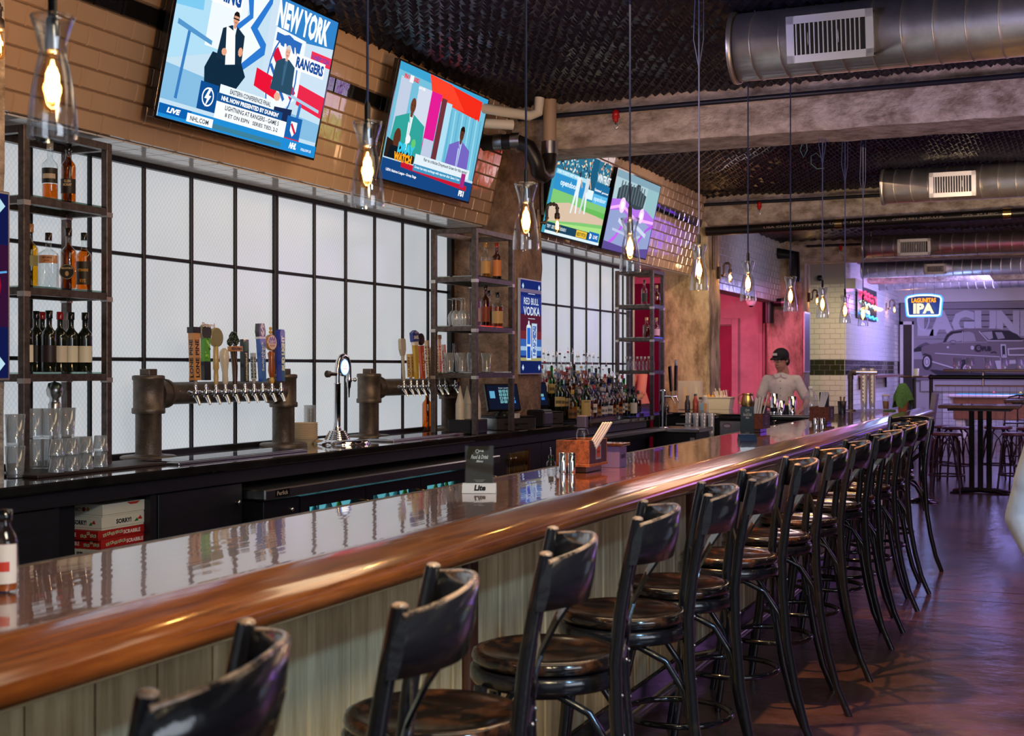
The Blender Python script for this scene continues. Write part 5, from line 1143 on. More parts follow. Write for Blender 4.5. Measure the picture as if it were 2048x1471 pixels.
# between the towers
t=thing('bowl_stack','stack of tan paper bowls beside the first beer tower','bowls',(-4.80,onx(610,-4.80),1.02))
for q in range(9): MB().lathe([(.055,0),(.075,.035),(.078,.037),(.072,.035),(.052,.003)],20,(0,0,q*.0115)).build('paper_bowl',mat('paper_tan',(.62,.50,.33),.8),t)
t.scale=(1.15,1.15,1.1)
for q in range(7):
    o=tumbler(.028,.040,.12,'plastic_cup') if q==0 else dup(pc_)
    if q==0: pc_=o
    put(o,-4.88,onx(619,-4.88),1.022+q*.022,0,'clear plastic cup, %s from the bottom of the stack behind the bowls'%ORD[q],'nested plastic cups','cup')
put(bottle_geo('tall',glass('glass_galliano',(.85,.55,.08),.5,.08),GOLD,.9,None,'2a1808'),-4.86,onx(854,-4.86),1.022,-60,'tall tapered yellow liqueur bottle behind the second beer tower').scale=(1.15,1.15,1.05)
MB_=MB()
# cups, printer, cash points
t=tag(MB().box(-4.50,9.02,1.02,-4.30,9.32,1.13,.006).build('paper_box',M['cab']),'low black box carrying the paper cone cups','box')
for i,(x,y) in enumerate(((-4.44,9.11),(-4.36,9.24),(-4.45,9.26))):
    t=thing('cone_cup_stack','stack of white paper cone cups on the black box, '+['left','right','at the back'][i],'cups',(x,y,1.13),0,'paper cone cup stacks')
    for q in range(10): MB().lathe([(.036,0),(.036,.004),(.034,.005)],16,(0,0,q*.0125)).build('cup_rim',M['plastic_w'],t)
    MB().lathe([(.034,.0),(.034,.125),(.003,.262),(.0,.263)],20).build('cone_cup',M['plastic_w'],t)
def cashpoint(label,x,y,rz,z):
    t=thing('cash_register',label,'register',(x,y,z),math.radians(rz))
    MB().box(-.17,-.20,0,.17,.20,.10,.006).build('cash_drawer',M['steel'],t); MB().box(.171,-.12,.045,.174,.12,.052).box(.171,-.012,.03,.176,.012,.05).build('drawer_slot',M['black'],t)
    MB().box(-.17,-.2,.10,.17,.2,.112,.003).lathe([(.08,0),(.07,.02),(.03,.04),(.03,.09)],16,(-.03,0,.112)).build('stand',M['black'],t)
    m=MB(); m.T=Matrix.Translation((.0,0,.15))@Matrix.Rotation(math.radians(-16),4,'Y'); m.box(-.02,-.165,0,.012,.165,.235,.006); m.build('screen_case',M['black_gloss'],t)
    m=MB(); m.T=Matrix.Translation((.0,0,.15))@Matrix.Rotation(math.radians(-16),4,'Y'); c=Cv(m,(.0125,-.15,.015),(0,.03,0),(0,0,.0205),(1,0,0)); c.rect(0,0,10,10,'141a30'); c.rect(.6,4.6,2.3,7.6,'6ab8e0'); c.text('Enter number',3.8,8.6,7.6,9.1,'c0d8e0')
    for i in range(4):
        for j in range(3): c.rect(3.7+j*1.25,6.9-i*1.5,4.7+j*1.25,8.1-i*1.5,'7ec0c8'); c.text('7894561230C'[min(i*3+j,10)],4.0+j*1.25,7.1-i*1.5,4.4+j*1.25,7.9-i*1.5,'1a3048')
    c.rect(7.6,3.9,8.6,5.1,'7ec0c8'); c.rect(7.6,2.3,8.8,3.5,'3a88e0'); m.build('screen',emis('pos_screen',(1,1,1),.8,True),t,recalc=False)
    return t
cashpoint('cash register with touch screen beside the first column',-4.50,9.62+.28,-32,1.02).location=(-4.42,9.92,1.02)
cashpoint('second cash register with touch screen behind the poster column',-4.62,11.05,-32,1.02)
t=thing('receipt_printer','black receipt printer at the foot of the first column','printer',(-4.30,10.42,1.02)); MB().box(-.09,-.1,0,.07,.1,.15,.012).build('case',M['cab'],t); MB().box(.0,-.095,.02,.078,.095,.13,.01).build('front_cover',mat('grey_violet',(.06,.05,.09),.4),t)
tag(MB().box(-4.26,9.70,1.12,-4.22,9.78,1.16,.003).build('paper_pad',M['gloss_print']),'small pad beside the cash register','pad')
# ================================================================ LIQUOR ON THE RISER
rb=random.Random(11)
KINDS=[('spirit',G_CLEAR,AMBER,.62,'a07840','1a1412','amber','tan label'),('spirit',G_CLEAR,CLEARL,.5,'d8d4cc','b8b4b0','clear','white label'),('wine',G_GREEN,GREENL,.5,'c8b070','141414','dark green','gold label'),('tall',G_CLEAR,AMBER,.5,'e0d8c0','8c1418','amber','cream label'),
 ('wide',G_CLEAR,DARKL,.6,'2a1c14','101010','dark brown','black label'),('spirit',G_CLEAR,CLEARL,.35,'3858a8','c8c8d0','clear','blue label'),('squat',G_BROWN,AMBER,.6,'8c5c30','2a1810','squat brown','tan label'),('tall',G_CLEAR,REDL,.55,'f0e8e0','b01020','red','white label'),
 ('wide',G_CLEAR,GOLD,.6,'7a5028','c8a040','golden','brown label'),('spirit',G_BLUE,None,0,'c8d0e8','101030','blue','pale label'),('wine',G_DARK,None,0,'b09868','101010','black','cream label'),('spirit',G_CLEAR,CLEARL,.6,'a83828','181818','clear','red label')]
PCOL={}
def kind_bottle(k,pour):
    key=(k,pour)
    if key not in PCOL:
        a=KINDS[k]; sh_=PROF[a[0]][1]; lo_=.10+.05*(k%4); PCOL[key]=(bottle_geo(a[0],a[1],a[2],a[3],a[4],a[5],pour,lab=(sh_*lo_,sh_*(lo_+.38+.07*(k%3))),lab2='%02x%02x%02x'%tuple(int(int(a[4][i:i+2],16)*.55) for i in (0,2,4))),0)
    o,n=PCOL[key]; PCOL[key]=(o,n+1)
    return o if n==0 else dup(o)
rows=[(-4.42,1.040,'front',RY0+.06,2.62,26),(-4.56,1.130,'second',RY0+.05,2.6,26),(-4.72,1.250,'third',RY0+.04,2.6,25),(-4.875,1.370,'back',RY0+.05,2.3,22)]
for ri,(x,z,rn,ya,ln,n) in enumerate(rows):
    lastk=-1
    for i in range(n):
        y=ya+ln*i/(n-1)+rb.uniform(-.012,.012)
        if x>-4.72 and y>13.54: continue
        if x<-4.6 and y>13.52 : continue
        k=rb.randrange(len(KINDS)); pour=ri>=1 and rb.random()<.7
        if ri==3: k=rb.choice([1,5,1,11,0,7]); pour=True
        if ri==0 and i==1: k=2; pour=False
        a=KINDS[k]; o=kind_bottle(k,pour); s_=rb.uniform(.90,1.06)*(.98 if ri<3 else 1)
        put(o,x+rb.uniform(-.012,.012),y,z,rb.uniform(-75,-50),'%s bottle, %s%s, %s from left in %s liquor row'%(a[6],a[7],' and pourer' if pour else '',ORD[i],rn),'liquor bottles on the riser'); o.scale=(s_*.95,s_*.95,s_)
put(bottle_geo('wine',G_GREEN,GREENL,.55,'d8bc78','701414',lab=(.04,.16),mark=[('JAMESON',.145,.012,.045,'2a4a20')]),-4.325,11.60,1.022,-55,'big green whiskey bottle with yellow label, nearest of the liquor').scale=(1.25,1.25,1.28)
put(bottle_geo('wine',G_GREEN,GREENL,.5,'e0dcc8','181818'),-4.32,13.02,1.022,-55,'green white-wine bottle near the steel tap column')
# flasks and bottles on the farthest unit
for i,(x,y,z,a,l) in enumerate(((-4.42,13.70,2.229,('spirit',G_CLEAR,None,0,'30382c','181818'),'clear bottle with dark label on the top level'),(-4.33,13.86,2.229,('squat',G_CLEAR,REDL,.7,None,'a08868'),'orange red decanter on the top level'),(-4.40,13.72,1.869,('squat',G_CLEAR,(.5,.05,.04),.6,None,'c8a080'),'dark red decanter on the middle level'),(-4.34,13.88,1.869,('squat',G_CLEAR,PINKL,.7,'e0b0e0','a08060'),'pink decanter on the middle level'))):
    put(bottle_geo(*a),x,y,z,-50,l+' of the farthest shelf unit','bottles on the farthest shelf unit').scale=(.85,.85,.9)
fl_=bottle_geo('swing',G_CLEAR,None,0,None,'c8c8c8'); 
for i in range(8):
    o=fl_ if i==0 else dup(fl_); put(o,-4.62+.085*(i%4),13.68+(i//4)*.13,1.509,0,'clear swing-top flask on the farthest unit, %s in the %s row'%(ORD[i%4],'front' if i<4 else 'rear'),'swing-top flasks'); o.scale=(.8,.8,.62)
# two-handle tap column by the farthest unit
t=thing('draught_column','steel tap column with two black lettered handles by the farthest shelf unit','beer tower',(-4.12,13.42,.885)); MB().cyl((0,0,0),(0,0,.40),.038,18).lathe([(.06,0),(.06,.012),(.04,.016)],18).lathe([(.038,.4),(.03,.415),(0,.42)],18).build('column_pipe',M['chrome'],t)
for k,(dy,le,l2) in enumerate(((-.03,-.22,'black tilted handle'),(.05,.05,'black handle with a round grey badge'))):
    m=MB(); m.cyl((.03,dy,.34),(.12,dy*2,.34),.012,10).tube([(.11,dy*2,.34),(.13,dy*2,.31),(.15,dy*2,.27)],[.013,.011,.007],8).cyl((.11,dy*2,.35),(.11,dy*2,.40),.008,8); m.build('faucet',M['chrome'],t)
    m=MB(); m.T=Matrix.Translation((.11,dy*2,.40))@Matrix.Rotation(-le,4,'X'); m.col=hexc('14120f'); m.prism([(-.02,0),(.02,0),(.026,.27),(-.026,.27)],(-.012,0,0),(0,1,0),(0,0,1),(.024,0,0)); c=Cv(m,(.0125,-.02,.02),(0,.004,0),(0,0,.022),(1,0,0)); c.text('LIMITED',3,.5,7,8.5,'a05040',.03,rot=1)
    if k: disc(m,.30,.036,'c8c8c0',rim='8a8a88')
    tag(m.build('tap_handle',M['gloss_print'],t,recalc=False),l2)
# ================================================================ GAME BOXES in the cubby
def gamebox(label,z,h,y0,y1,x0,x1,col,prints):
    t=thing('game_box',label,'box',((x0+x1)/2,(y0+y1)/2,z),0,'board games in the cubby'); mm=mat('card_'+col,hexc(col),.5)
    MB().box(x0,y0,z,x1,y1,z+h*.45).build('box_base',mm,t,True); MB().box(x0-.003,y0-.003,z+h*.15,x1+.003,y1+.003,z+h,.001).build('box_lid',mm,t,True)
    m=MB(); c=Cv(m,(x1+.0035,y0,z),(0,(y1-y0)/10,0),(0,0,h/10),(1,0,0)); d=Cv(m,(x0,y0-.0035,z),((x1-x0)/10,0,0),(0,0,h/10),(0,-1,0)); prints(c,d); m.build('box_print',M['print'],t,True,recalc=False); return t
def pr_sorry(c,d):
    for q in (c,d): q.rect(2.6,3,6.4,8,'ded6c4'); q.text('SORRY!',2.9,3.6,6.2,7.4,'141414',.05); q.poly([(6.8,3.4),(7.4,6.2),(7.8,3.6)],'2a7a30'); q.poly([(7.5,5),(8.2,7.8),(8.6,4.6)],'c02818')
def pr_conn(c,d): d.text('CONNECT',1.2,4,4.6,7,'6a5440',.03); d.ell(5.3,5.8,.5,1.8,'8a2a20'); d.ell(6.4,6,.4,1.6,'a88830'); c.poly([(5,9.6),(8,9.6),(7.2,7.6),(5.8,7.6)],'c83828')
def pr_scr(c,d):
    r=random.Random(3)
    for q in (c,d):
        q.text('SCRABBLE',.8 if q is d else 5.2,3.2,4.4 if q is d else 8.9,7.4,'f0dcd0',.03)
        for k in range(5): u=(5.6 if q is d else .9)+k*.85; v=2+r.uniform(0,4); q.poly([(u,v),(u+.7,v+.8),(u+.6,v+4),(u-.1,v+3.2)],'c8b890'); q.text('GRWQE'[k],u+.12,v+1,u+.45,v+3,'181410')
def pr_seq(c,d): d.text('SEQUENCE' if 0 else 'LEGUID',.6,3,6.2,8.5,'1c1c1c',.04); d.poly([(7.4,3),(7.8,8),(8.2,3)],'202020')
xa,xb=-4.53,-4.30; yb0=onx(198,-4.30); yb1=onx(293,-4.30)
zt=at_x(198,1012,-4.30).z-.33
zz=.326
gb=[('lowest white board game box in the cubby',.075,0,'d8ccb4',pr_seq,.0),('lower red SCRABBLE box in the cubby',.045,.0,'b01c14',pr_scr,.01),('upper red SCRABBLE box in the cubby',.045,.0,'a81a14',pr_scr,-.012),('white SORRY! board game box in the cubby',.062,0,'dcd2bc',pr_sorry,.012),('white board game box at the top of the cubby stack',.060,0,'dcd2bc',pr_conn,.016)]
tot=sum(g[1] for g in gb)+.008; top=at_x(198,1008,-4.30).z
scl=1
zz=top-tot
if zz>.33:
    tag(MB().box(xa,yb0,.326,xb-.01,yb1,zz-.001,.004).build('game_box',mat('card_grey',(.1,.1,.1),.6)),'dark plain game box at the bottom of the cubby stack','box','board games in the cubby')
for l,h,_,col,pr,dy in gb: gamebox(l,zz,h,yb0+dy,yb1+dy-.01,xa,xb+abs(dy)*.5,col,pr); zz+=h+.001
# ================================================================ THINGS ON THE BAR
BT=1.071
def menu_stand(label,x,y,rz,w,h,basecol,basetxt,bh=.045,card='3a3022'):
    t=thing('menu_stand',label,'menu holder',(x,y,BT),math.radians(rz),'menu cards on the bar')
    m=MB(); m.col=hexc(basecol); m.prism([(-.045,0),(.045,0),(.012,bh),(-.012,bh)],(-w/2-.012,0,0),(0,1,0),(0,0,1),(w+.024,0,0)); c=Cv(m,(-w/2,-.0455,.001),(w/10,0,0),(0,.0033,bh/10),(0,-1,.5))
    if basetxt: c.text(basetxt,3.2,2.2,7.4,8.2,'20242c',.05,skew=.3)
    m.build('stand_base',M['gloss_print'],t,recalc=False)
    m=MB(); m.col=hexc(card); m.box(-w/2,-.004,bh*.6,w/2,.0,bh+h); c=Cv(m,(-w/2,-.0045,bh),(w/10,0,0),(0,0,h/14),(0,-1,0)); c.ring(4.2,12.2,.7,.7,.25,'e8e4dc'); c.text('PUB',5.0,11.8,6.6,12.6,'e8e4dc',.05)
    c.text('Food & Drink',1.8,9.2,8.2,10.8,'e8e4dc',.03,skew=.4); c.text('Menu',3.8,7.9,6.2,8.9,'e8e4dc',.03,skew=.3); c.line([(3.6,11.2),(6.4,11.2)],.1,'c8c0b0'); c.line([(3,1.2),(7,1.2)],.15,'b8b0a0'); c.line([(3.6,.7),(6.4,.7)],.15,'b8b0a0'); m.build('menu_card',M['gloss_print'],t,recalc=False)
    MB().box(-w/2-.004,-.0065,bh*.6,w/2+.004,-.006,bh+h+.004).build('acrylic_sheet',M['glass'],t); return t
p=at_z(952,985,BT); menu_stand('brown menu card in a white stand lettered Lite, nearer on the bar',p.x,p.y+.03,22,.100,.135,'d8d8dc','Lite',.034,'38301c')
p=at_z(1492,881,BT); menu_stand('tall black menu card in a blue stand, farther along the bar',p.x,p.y+.03,26,.085,.175,'123a60','',.04,'15171c')
def caddy(label,x0,x1,y0,y1,z,h,col,col2,badge):
    t=thing('caddy_box',label,'caddy',((x0+x1)/2,(y0+y1)/2,z),0,'wooden caddies on the bar'); m1=mat('caddy_'+col,hexc(col),.55,nscale=60,col2=tuple(q*.35 for q in hexc(col)),ramp=(.35,.6)); m2=mat('caddy_'+col2,hexc(col2),.5,noise=.4,nscale=30)
    MB().box(x0+.015,y0+.02,z,x1-.02,y1-.015,z+.03,.002).build('caddy_foot',M['wood_dark'],t,True)
    q=.009; b=z+.03
    MB().box(x0,y0,b,x1,y0+q,z+h,.001).build('front_panel',m1,t,True); MB().box(x0,y1-q,b,x1,y1,z+h,.001).build('back_panel',m1,t,True); MB().box(x0,y0+q,b,x0+q,y1-q,z+h,.001).build('side_panel',m2,t,True); MB().box(x1-q,y0+q,b,x1,y1-q,z+h,.001).build('side_panel',m2,t,True); MB().box(x0+q,y0+q,b,x1-q,y1-q,b+.01).build('caddy_floor',m2,t,True)
    MB().box(x0-.002,y0-.002,b-.004,x1+.002,y1+.002,b+.008,.001).build('caddy_trim',m1,t,True)
    m=MB(); c=Cv(m,(x1+.0006,(y0+y1)/2-.035,z+.055),(0,.007,0),(0,0,.0065),(1,0,0)); c.rect(0,0,10,10,'8890a0'); c.rect(1.4,1.2,8.6,8.8,badge); c.text('G PUB',2.5,4,7.5,6,'501c10',.03); m.build('badge',M['print'],t,True,recalc=False); return t
p=at_z(1178,946,BT)
caddy('large worn reddish caddy with straws, nearest on the bar',p.x-.155,p.x,p.y,p.y+.235,BT,.142,'b06038','3c2028','b04830')
cx0,cy0=p.x,p.y
t=thing('water_bottle','clear bottle with black cap standing in the nearest caddy','bottle',(cx0-.075,cy0+.12,BT+.042)); MB().lathe([(.027,0),(.029,.01),(.025,.07),(.029,.12),(.022,.145)],18).build('glass_body',M['glass'],t,recalc=False); MB().box(-.022,-.018,.15,.022,.018,.205,.004).build('cap',mat('grey_violet',(.06,.05,.09),.4),t)
ws=mat('straw_paper',(.80,.78,.74),.6)
for k in range(4): tag(MB().cyl((cx0-.06+k*.008,cy0+.05+k*.012,BT+.05),(cx0+.05+k*.007,cy0+.05+k*.014,BT+.22),.0055,6).build('wrapped_straw',ws),'white wrapped straw leaning from the nearest caddy, %s of four'%ORD[k],'straw','straws in the nearest caddy')
p=at_z(1134,948,BT)
def shaker(x,y,label,h=.094,r=.0165):
    t=thing('steel_shaker',label,'shaker',(x,y,BT),0,'steel salt and pepper cylinders'); MB().lathe([(r,0),(r,h-.003),(r-.002,h),(.0,h)],20).build('cylinder',M['chrome'],t); MB().lathe([(r+.0004,h*.82),(r+.0004,h*.84)],20).build('lid_seam',M['steel'],t)
shaker(p.x-.02,p.y,'left steel salt cylinder beside the nearest caddy'); shaker(p.x+.02,p.y+.004,'right steel pepper cylinder beside the nearest caddy')
t=thing('napkin_holder','small lavender box with dark marks behind the nearest caddy','box',(cx0-.04,cy0+.40,BT)); m=MB(); m.col=hexc('6a5c8c'); m.box(-.06,-.05,0,.06,.05,.10); c=Cv(m,(.0605,-.04,.02),(0,.008,0),(0,0,.007),(1,0,0)); c.text('napkin',1,2,9,7,'201c30',.03); m.build('holder_body',M['print'],t); MB().box(-.07,-.06,.10,.075,.06,.112,.002).build('holder_lid',M['wood_dark'],t)
t=thing('oil_bottle','small clear oil bottle with green band and steel pourer at the bar inner edge','bottle',(-2.215,at_x(1102,935,-2.215).y,BT)); MB().lathe([(.02,0),(.022,.01),(.02,.03),(.011,.04)],14).build('glass_body',M['glass'],t,recalc=False); m=MB(); m.col=hexc('101412'); m.lathe([(.012,.034),(.012,.062),(.0,.064)],12); m.col=hexc('0c6a50'); m.lathe([(.0125,.040),(.0125,.046)],12); m.build('cap',M['gloss_print'],t,recalc=False); MB().tube([(0,0,.062),(0,0,.082),(-.004,.002,.098)],[.004,.0035,.002],6).build('pourer',M['chrome'],t)
p=at_z(1525,865,BT); caddy('red brown caddy full of wrapped straws, second along the bar',p.x-.10,p.x,p.y,p.y+.24,BT,.135,'7c3818','4a2018','6a3028')
for k in range(10): a=rb.uniform(-.02,.02); tag(MB().cyl((p.x-.08+(k%5)*.012,p.y+.03+(k//5)*.03,BT+.05),(p.x-.05+(k%5)*.014+a,p.y+.05+(k//5)*.03,BT+.255+a),.006,5).build('wrapped_straw',ws),'white wrapped straw standing in the second caddy, %s of ten'%ORD[k],'straw','straws in the second caddy')
tag(MB().box(p.x-.05,p.y+.12,BT+.045,p.x-.012,p.y+.20,BT+.19,.003).build('menu_stack',M['black']),'black menus standing in the second caddy','menus')
p=at_z(1658,848,BT); caddy('third red brown caddy with black menus, far along the bar',p.x-.16,p.x,p.y,p.y+.24,BT,.14,'7c3818','4a2018','a08078')
tag(MB().box(p.x-.09,p.y+.06,BT+.045,p.x-.02,p.y+.12,BT+.26,.003).build('menu_stack',M['black']),'black menus standing in the third caddy','menus')
for k in range(5): tag(MB().cyl((p.x-.10+k*.006,p.y+.04,BT+.05),(p.x-.07+k*.014,p.y+.06,BT+.26),.006,5).build('wrapped_straw',ws),'white wrapped straw standing in the third caddy, %s of five'%ORD[k],'straw','straws in the third caddy')
p=at_z(1638,861,BT); shaker(p.x-.022,p.y,'left steel salt cylinder beside the third caddy'); shaker(p.x+.024,p.y+.01,'right steel pepper cylinder beside the third caddy')
# sauce bottle cut by the left edge
p=at_z(8,1183,BT); t=thing('sauce_bottle','sauce bottle with black cap and red white label at the left edge','bottle',(p.x,p.y,BT)); MB().lathe([(.025,0),(.028,.006),(.028,.10),(.024,.115),(.013,.135),(.013,.15)],22).build('glass_body',M['glass'],t,recalc=False); MB().lathe([(.024,.005),(.025,.01),(.025,.095)],18).build('sauce',mat('sauce_orange',(.35,.08,.015),.4),t); MB().lathe([(.015,.145),(.0165,.148),(.0165,.168),(.0,.170)],18).build('cap',M['black_gloss'],t)
m=MB(); vs=[];r_=.0285
for i in range(13): a=-1.2+2.4*i/12; vs+=[(r_*cos(a),r_*sin(a),.02),(r_*cos(a),r_*sin(a),.10)]
m.col=hexc('d8d0d0'); m.add(vs,[(2*i,2*i+2,2*i+3,2*i+1) for i in range(12)]); m.col=hexc('c03828'); m.add([(x*1.01,y*1.01,.045 if k%2==0 else .065) for k,(x,y,z) in enumerate(vs)],[(2*i,2*i+2,2*i+3,2*i+1) for i in range(4,9)]); m.build('label',M['print'],t,recalc=False)
t.rotation_euler=(0,0,-1.0)
# far end of the bar
pk=thing('pick_cup','black cup with wooden picks at the far end of the bar','cup',tuple(at_z(1684,828,BT))); MB().lathe([(.036,0),(.045,.13),(.042,.13),(.034,.01)],16).build('cup_body',M['black'],pk)
for k in range(6): MB().cyl((rb.uniform(-.02,.02),rb.uniform(-.02,.02),.02),(rb.uniform(-.035,.035),rb.uniform(-.03,.03),.175),.005,5).build('wooden_pick',M['stool_worn'],pk)
gs=tumbler(.030,.038,.12,'stacked_glass',.02,14); first=True
for si,(px,x) in enumerate(((1728,None),(1744,None))):
    p=at_z(px,819,BT)
    for q in range(9):
        o=gs if first else dup(gs); first=False
        put(o,p.x,p.y+si*.02,BT+.001+q*.042,0,'nested beer glass, %s from the bottom of the %s far glass tower'%(ORD[q],['left','right'][si]),'glass towers at the bar end','glass')
t=thing('brass_stand','brass elbowed pipe stand beside the glass towers','stand',tuple(at_z(1701,821,BT))); MB().cyl((0,0,0),(0,0,.36),.028,12).tube([(0,0,.34),(0,0,.385),(.02,0,.41),(.06,0,.41)],.032,12).build('elbow_post',M['iron'],t); MB().cyl((.05,0,.41),(.28,.0,.41),.022,10).build('pipe_arm',M['chrome'],t); MB().lathe([(.06,0),(.06,.012),(.03,.016)],14).build('foot',M['iron'],t)
t=thing('iced_drink','plastic cup of iced brown drink at the bar end','cup',tuple(at_z(1772,818,BT))); MB().lathe([(.032,0),(.044,.15),(.042,.15),(.030,.004)],16).build('cup_wall',M['glass'],t,recalc=False); MB().lathe([(.029,.004),(.037,.09),(.0,.09)],14).build('drink',mat('drink_tan',(.42,.2,.08),.4),t); MB().lathe([(.046,.148),(.046,.158),(.038,.165),(.0,.166)],16).build('lid',M['plastic_w'],t); MB().cyl((0,0,.05),(.03,0,.22),.004,6).build('straw',M['black'],t) if 0 else None
p=at_z(1806,822,BT); t=thing('terracotta_pot','orange pot at the bar end under a green towel','pot',tuple(p)); MB().lathe([(.045,0),(.06,.13),(.06,.15),(.054,.15),(.04,.01)],16).build('pot_body',mat('terracotta',(.55,.16,.05),.6),t); MB().cyl((0,0,.02),(0,0,.25),.02,8).build('bottle_neck',M['black'],t)
m=MB(); vs=[(0,0,.30)];n=16
for ring,(rr_,z_) in enumerate(((.03,.295),(.06,.26),(.085,.20),(.10,.13))):
    for k in range(n): a=2*PI*k/n; f=1+.28*sin(a*4+ring)*ring/3; vs.append((rr_*f*cos(a),rr_*f*sin(a),z_-(.05*ring/3*(1+sin(a*3)))))
fs=[(0,1+k,1+(k+1)%n) for k in range(n)]+[(1+r_*n+k,1+r_*n+(k+1)%n,1+(r_+1)*n+(k+1)%n,1+(r_+1)*n+k) for r_ in range(3) for k in range(n)]
m.add(vs,fs,True); o=m.build('green_towel',mat('towel_green',(.10,.26,.06),.9,noise=.3,nscale=60,bump=.4,bscale=60)); o.location=p; tag(o,'green bar towel draped over the orange pot at the bar end','towel')
tag(MB().box(p.x-.20,p.y-.02,BT,p.x-.08,p.y+.08,BT+.012,.004).build('folded_cloth',MATS['towel_green']),'flat green cloth lying beside the orange pot','cloth')
# ================================================================ SERVICE AREA beside the second column
sd=thing('side_counter','dark counter in front of the second column with condiments','counter',(-4.0,15.4,0)); MB().box(-4.7,14.73,.97,-3.55,16.2,1.01,.006).build('counter_top',M['counter'],sd,True); MB().box(-4.65,14.75,0,-3.6,16.15,.97).build('counter_body',M['cab'],sd,True)
SZ=1.011
def onz(px,py,z=SZ): return at_z(px,py,z)
p=onz(1438,818); t=thing('condiment_bin','white plastic bin holding portion cups and straws','bin',(p.x,p.y,SZ)); m=MB(); w1,w2,d_=.15,.175,.10
m.add([(-w1,-d_,0),(w1,-d_,0),(w1,d_,0),(-w1,d_,0),(-w2,-d_-.02,.15),(w2,-d_-.02,.15),(w2,d_+.02,.15),(-w2,d_+.02,.15)],[(0,3,2,1),(0,1,5,4),(1,2,6,5),(2,3,7,6),(3,0,4,7)]).build('bin_body',M['plastic_w'],t); MB().box(-w2-.015,-d_-.035,.148,w2+.015,-d_-.018,.156).box(-w2-.015,d_+.018,.148,w2+.015,d_+.035,.156).box(-w2-.015,-d_-.02,.148,-w2,d_+.02,.156).box(w2,-d_-.02,.148,w2+.015,d_+.02,.156).build('bin_rim',M['plastic_w'],t)
for k in range(5):
    q=thing('squeeze_cup','%s squeeze cup in the white bin, %s from the left'%(['yellow','yellow','white','white','white'][k],ORD[k]),'cup',(p.x-.12+k*.05,p.y-.04,SZ+.06)); MB().lathe([(.024,0),(.024,.10),(.020,.115),(.006,.12),(.003,.15)],12).build('cup_body',mat('mustard',(.80,.45,.06),.4) if k<2 else M['plastic_w'],q)
for k in range(12): a=rb.uniform(-.5,.5); b=rb.uniform(.4,1); tag(MB().cyl((p.x-.02+k*.012,p.y+.04,SZ+.02),(p.x-.02+k*.012-.08*b,p.y+.05,SZ+.24+.06*a),.008,5).build('plastic_cutlery',M['plastic_w']),'white plastic knife or fork in the white bin, %s from the left'%ORD[k],'cutlery','cutlery in the white bin')
p=onz(1414,821); t=thing('squeeze_bottle','clear squeeze bottle with blue and orange label before the white bin','bottle',(p.x,p.y-.1,SZ)); MB().lathe([(.045,0),(.045,.10),(.028,.14),(.026,.17)],16).build('bottle_wall',glass('plastic_clear',(.85,.85,.8),.5,.1,.1,.35),t,recalc=False); m=MB(); c=Cv(m,(-.04,-.047,.01),(.008,0,0),(0,0,.009),(0,-1,0)); c.rect(0,0,5,9,'8ac0d8'); c.rect(5,0,10,9,'e8a860'); m.build('label',M['print'],t,recalc=False); MB().lathe([(.03,.168),(.03,.19),(0,.192)],14).build('cap',M['plastic_w'],t)
p=onz(1494,818,SZ); t=thing('pitcher','round brass pitcher with a handle on the side counter','pitcher',(p.x,p.y+.05,SZ)); MB().lathe([(.055,0),(.075,.02),(.088,.07),(.085,.12),(.068,.165),(.066,.185),(.075,.20),(.072,.20),(.062,.185)],24).build('pitcher_body',mat('brass_dull',(.62,.48,.22),.3,metal=1),t); MB().tube([(-.07,0,.185),(-.115,0,.18),(-.125,0,.13),(-.11,0,.08),(-.08,0,.06)],.008,8).build('handle',MATS['brass_dull'],t)
for k,(px,py,x_) in enumerate(((1356,815,.0),(1378,815,.0))):
    p=onz(px,820); t=thing('clear_bin','%s translucent tub holding a %s bottle against the column'%(['left','right'][k],['yellow','pale']),'tub',(p.x,p.y+.3,SZ)); MB().box(-.075,-.07,0,.075,.07,.36,.01).build('tub_wall',glass('plastic_hazy',(.9,.88,.8),.4,.08,.2,.30),t); MB().lathe([(.035,.01),(.035,.2),(.02,.27),(.006,.28),(.004,.33)],12).build('sauce_bottle',mat('mustard',(.8,.45,.06),.4) if k==0 else M['plastic_w'],t)
for k,(px,col,h,lb) in enumerate(((1333,'101010',.09,'small black box against the column base'),(1375,'2a2830',.17,'dark lidded jar'),(1391,'a84020',.19,'orange red sauce bottle'),(1401,'e0d8c8',.15,'pale sauce bottle'),(1407,'402c20',.13,'brown sauce bottle nearest the white bin'))):
    p=onz(px,821); t=thing('sauce_jar',lb+' on the side counter','bottle',(p.x,p.y,SZ)); m=MB(); m.col=hexc(col); m.lathe([(.032,0),(.034,.01),(.034,h*.6),(.018,h*.85),(.018,h),(.0,h)],14); m.build('jar_body',M['gloss_print'],t); m=MB(); m.col=hexc('181818'); m.lathe([(.02,h-.01),(.02,h+.015),(0,h+.016)],12); m.build('jar_cap',M['gloss_print'],t)
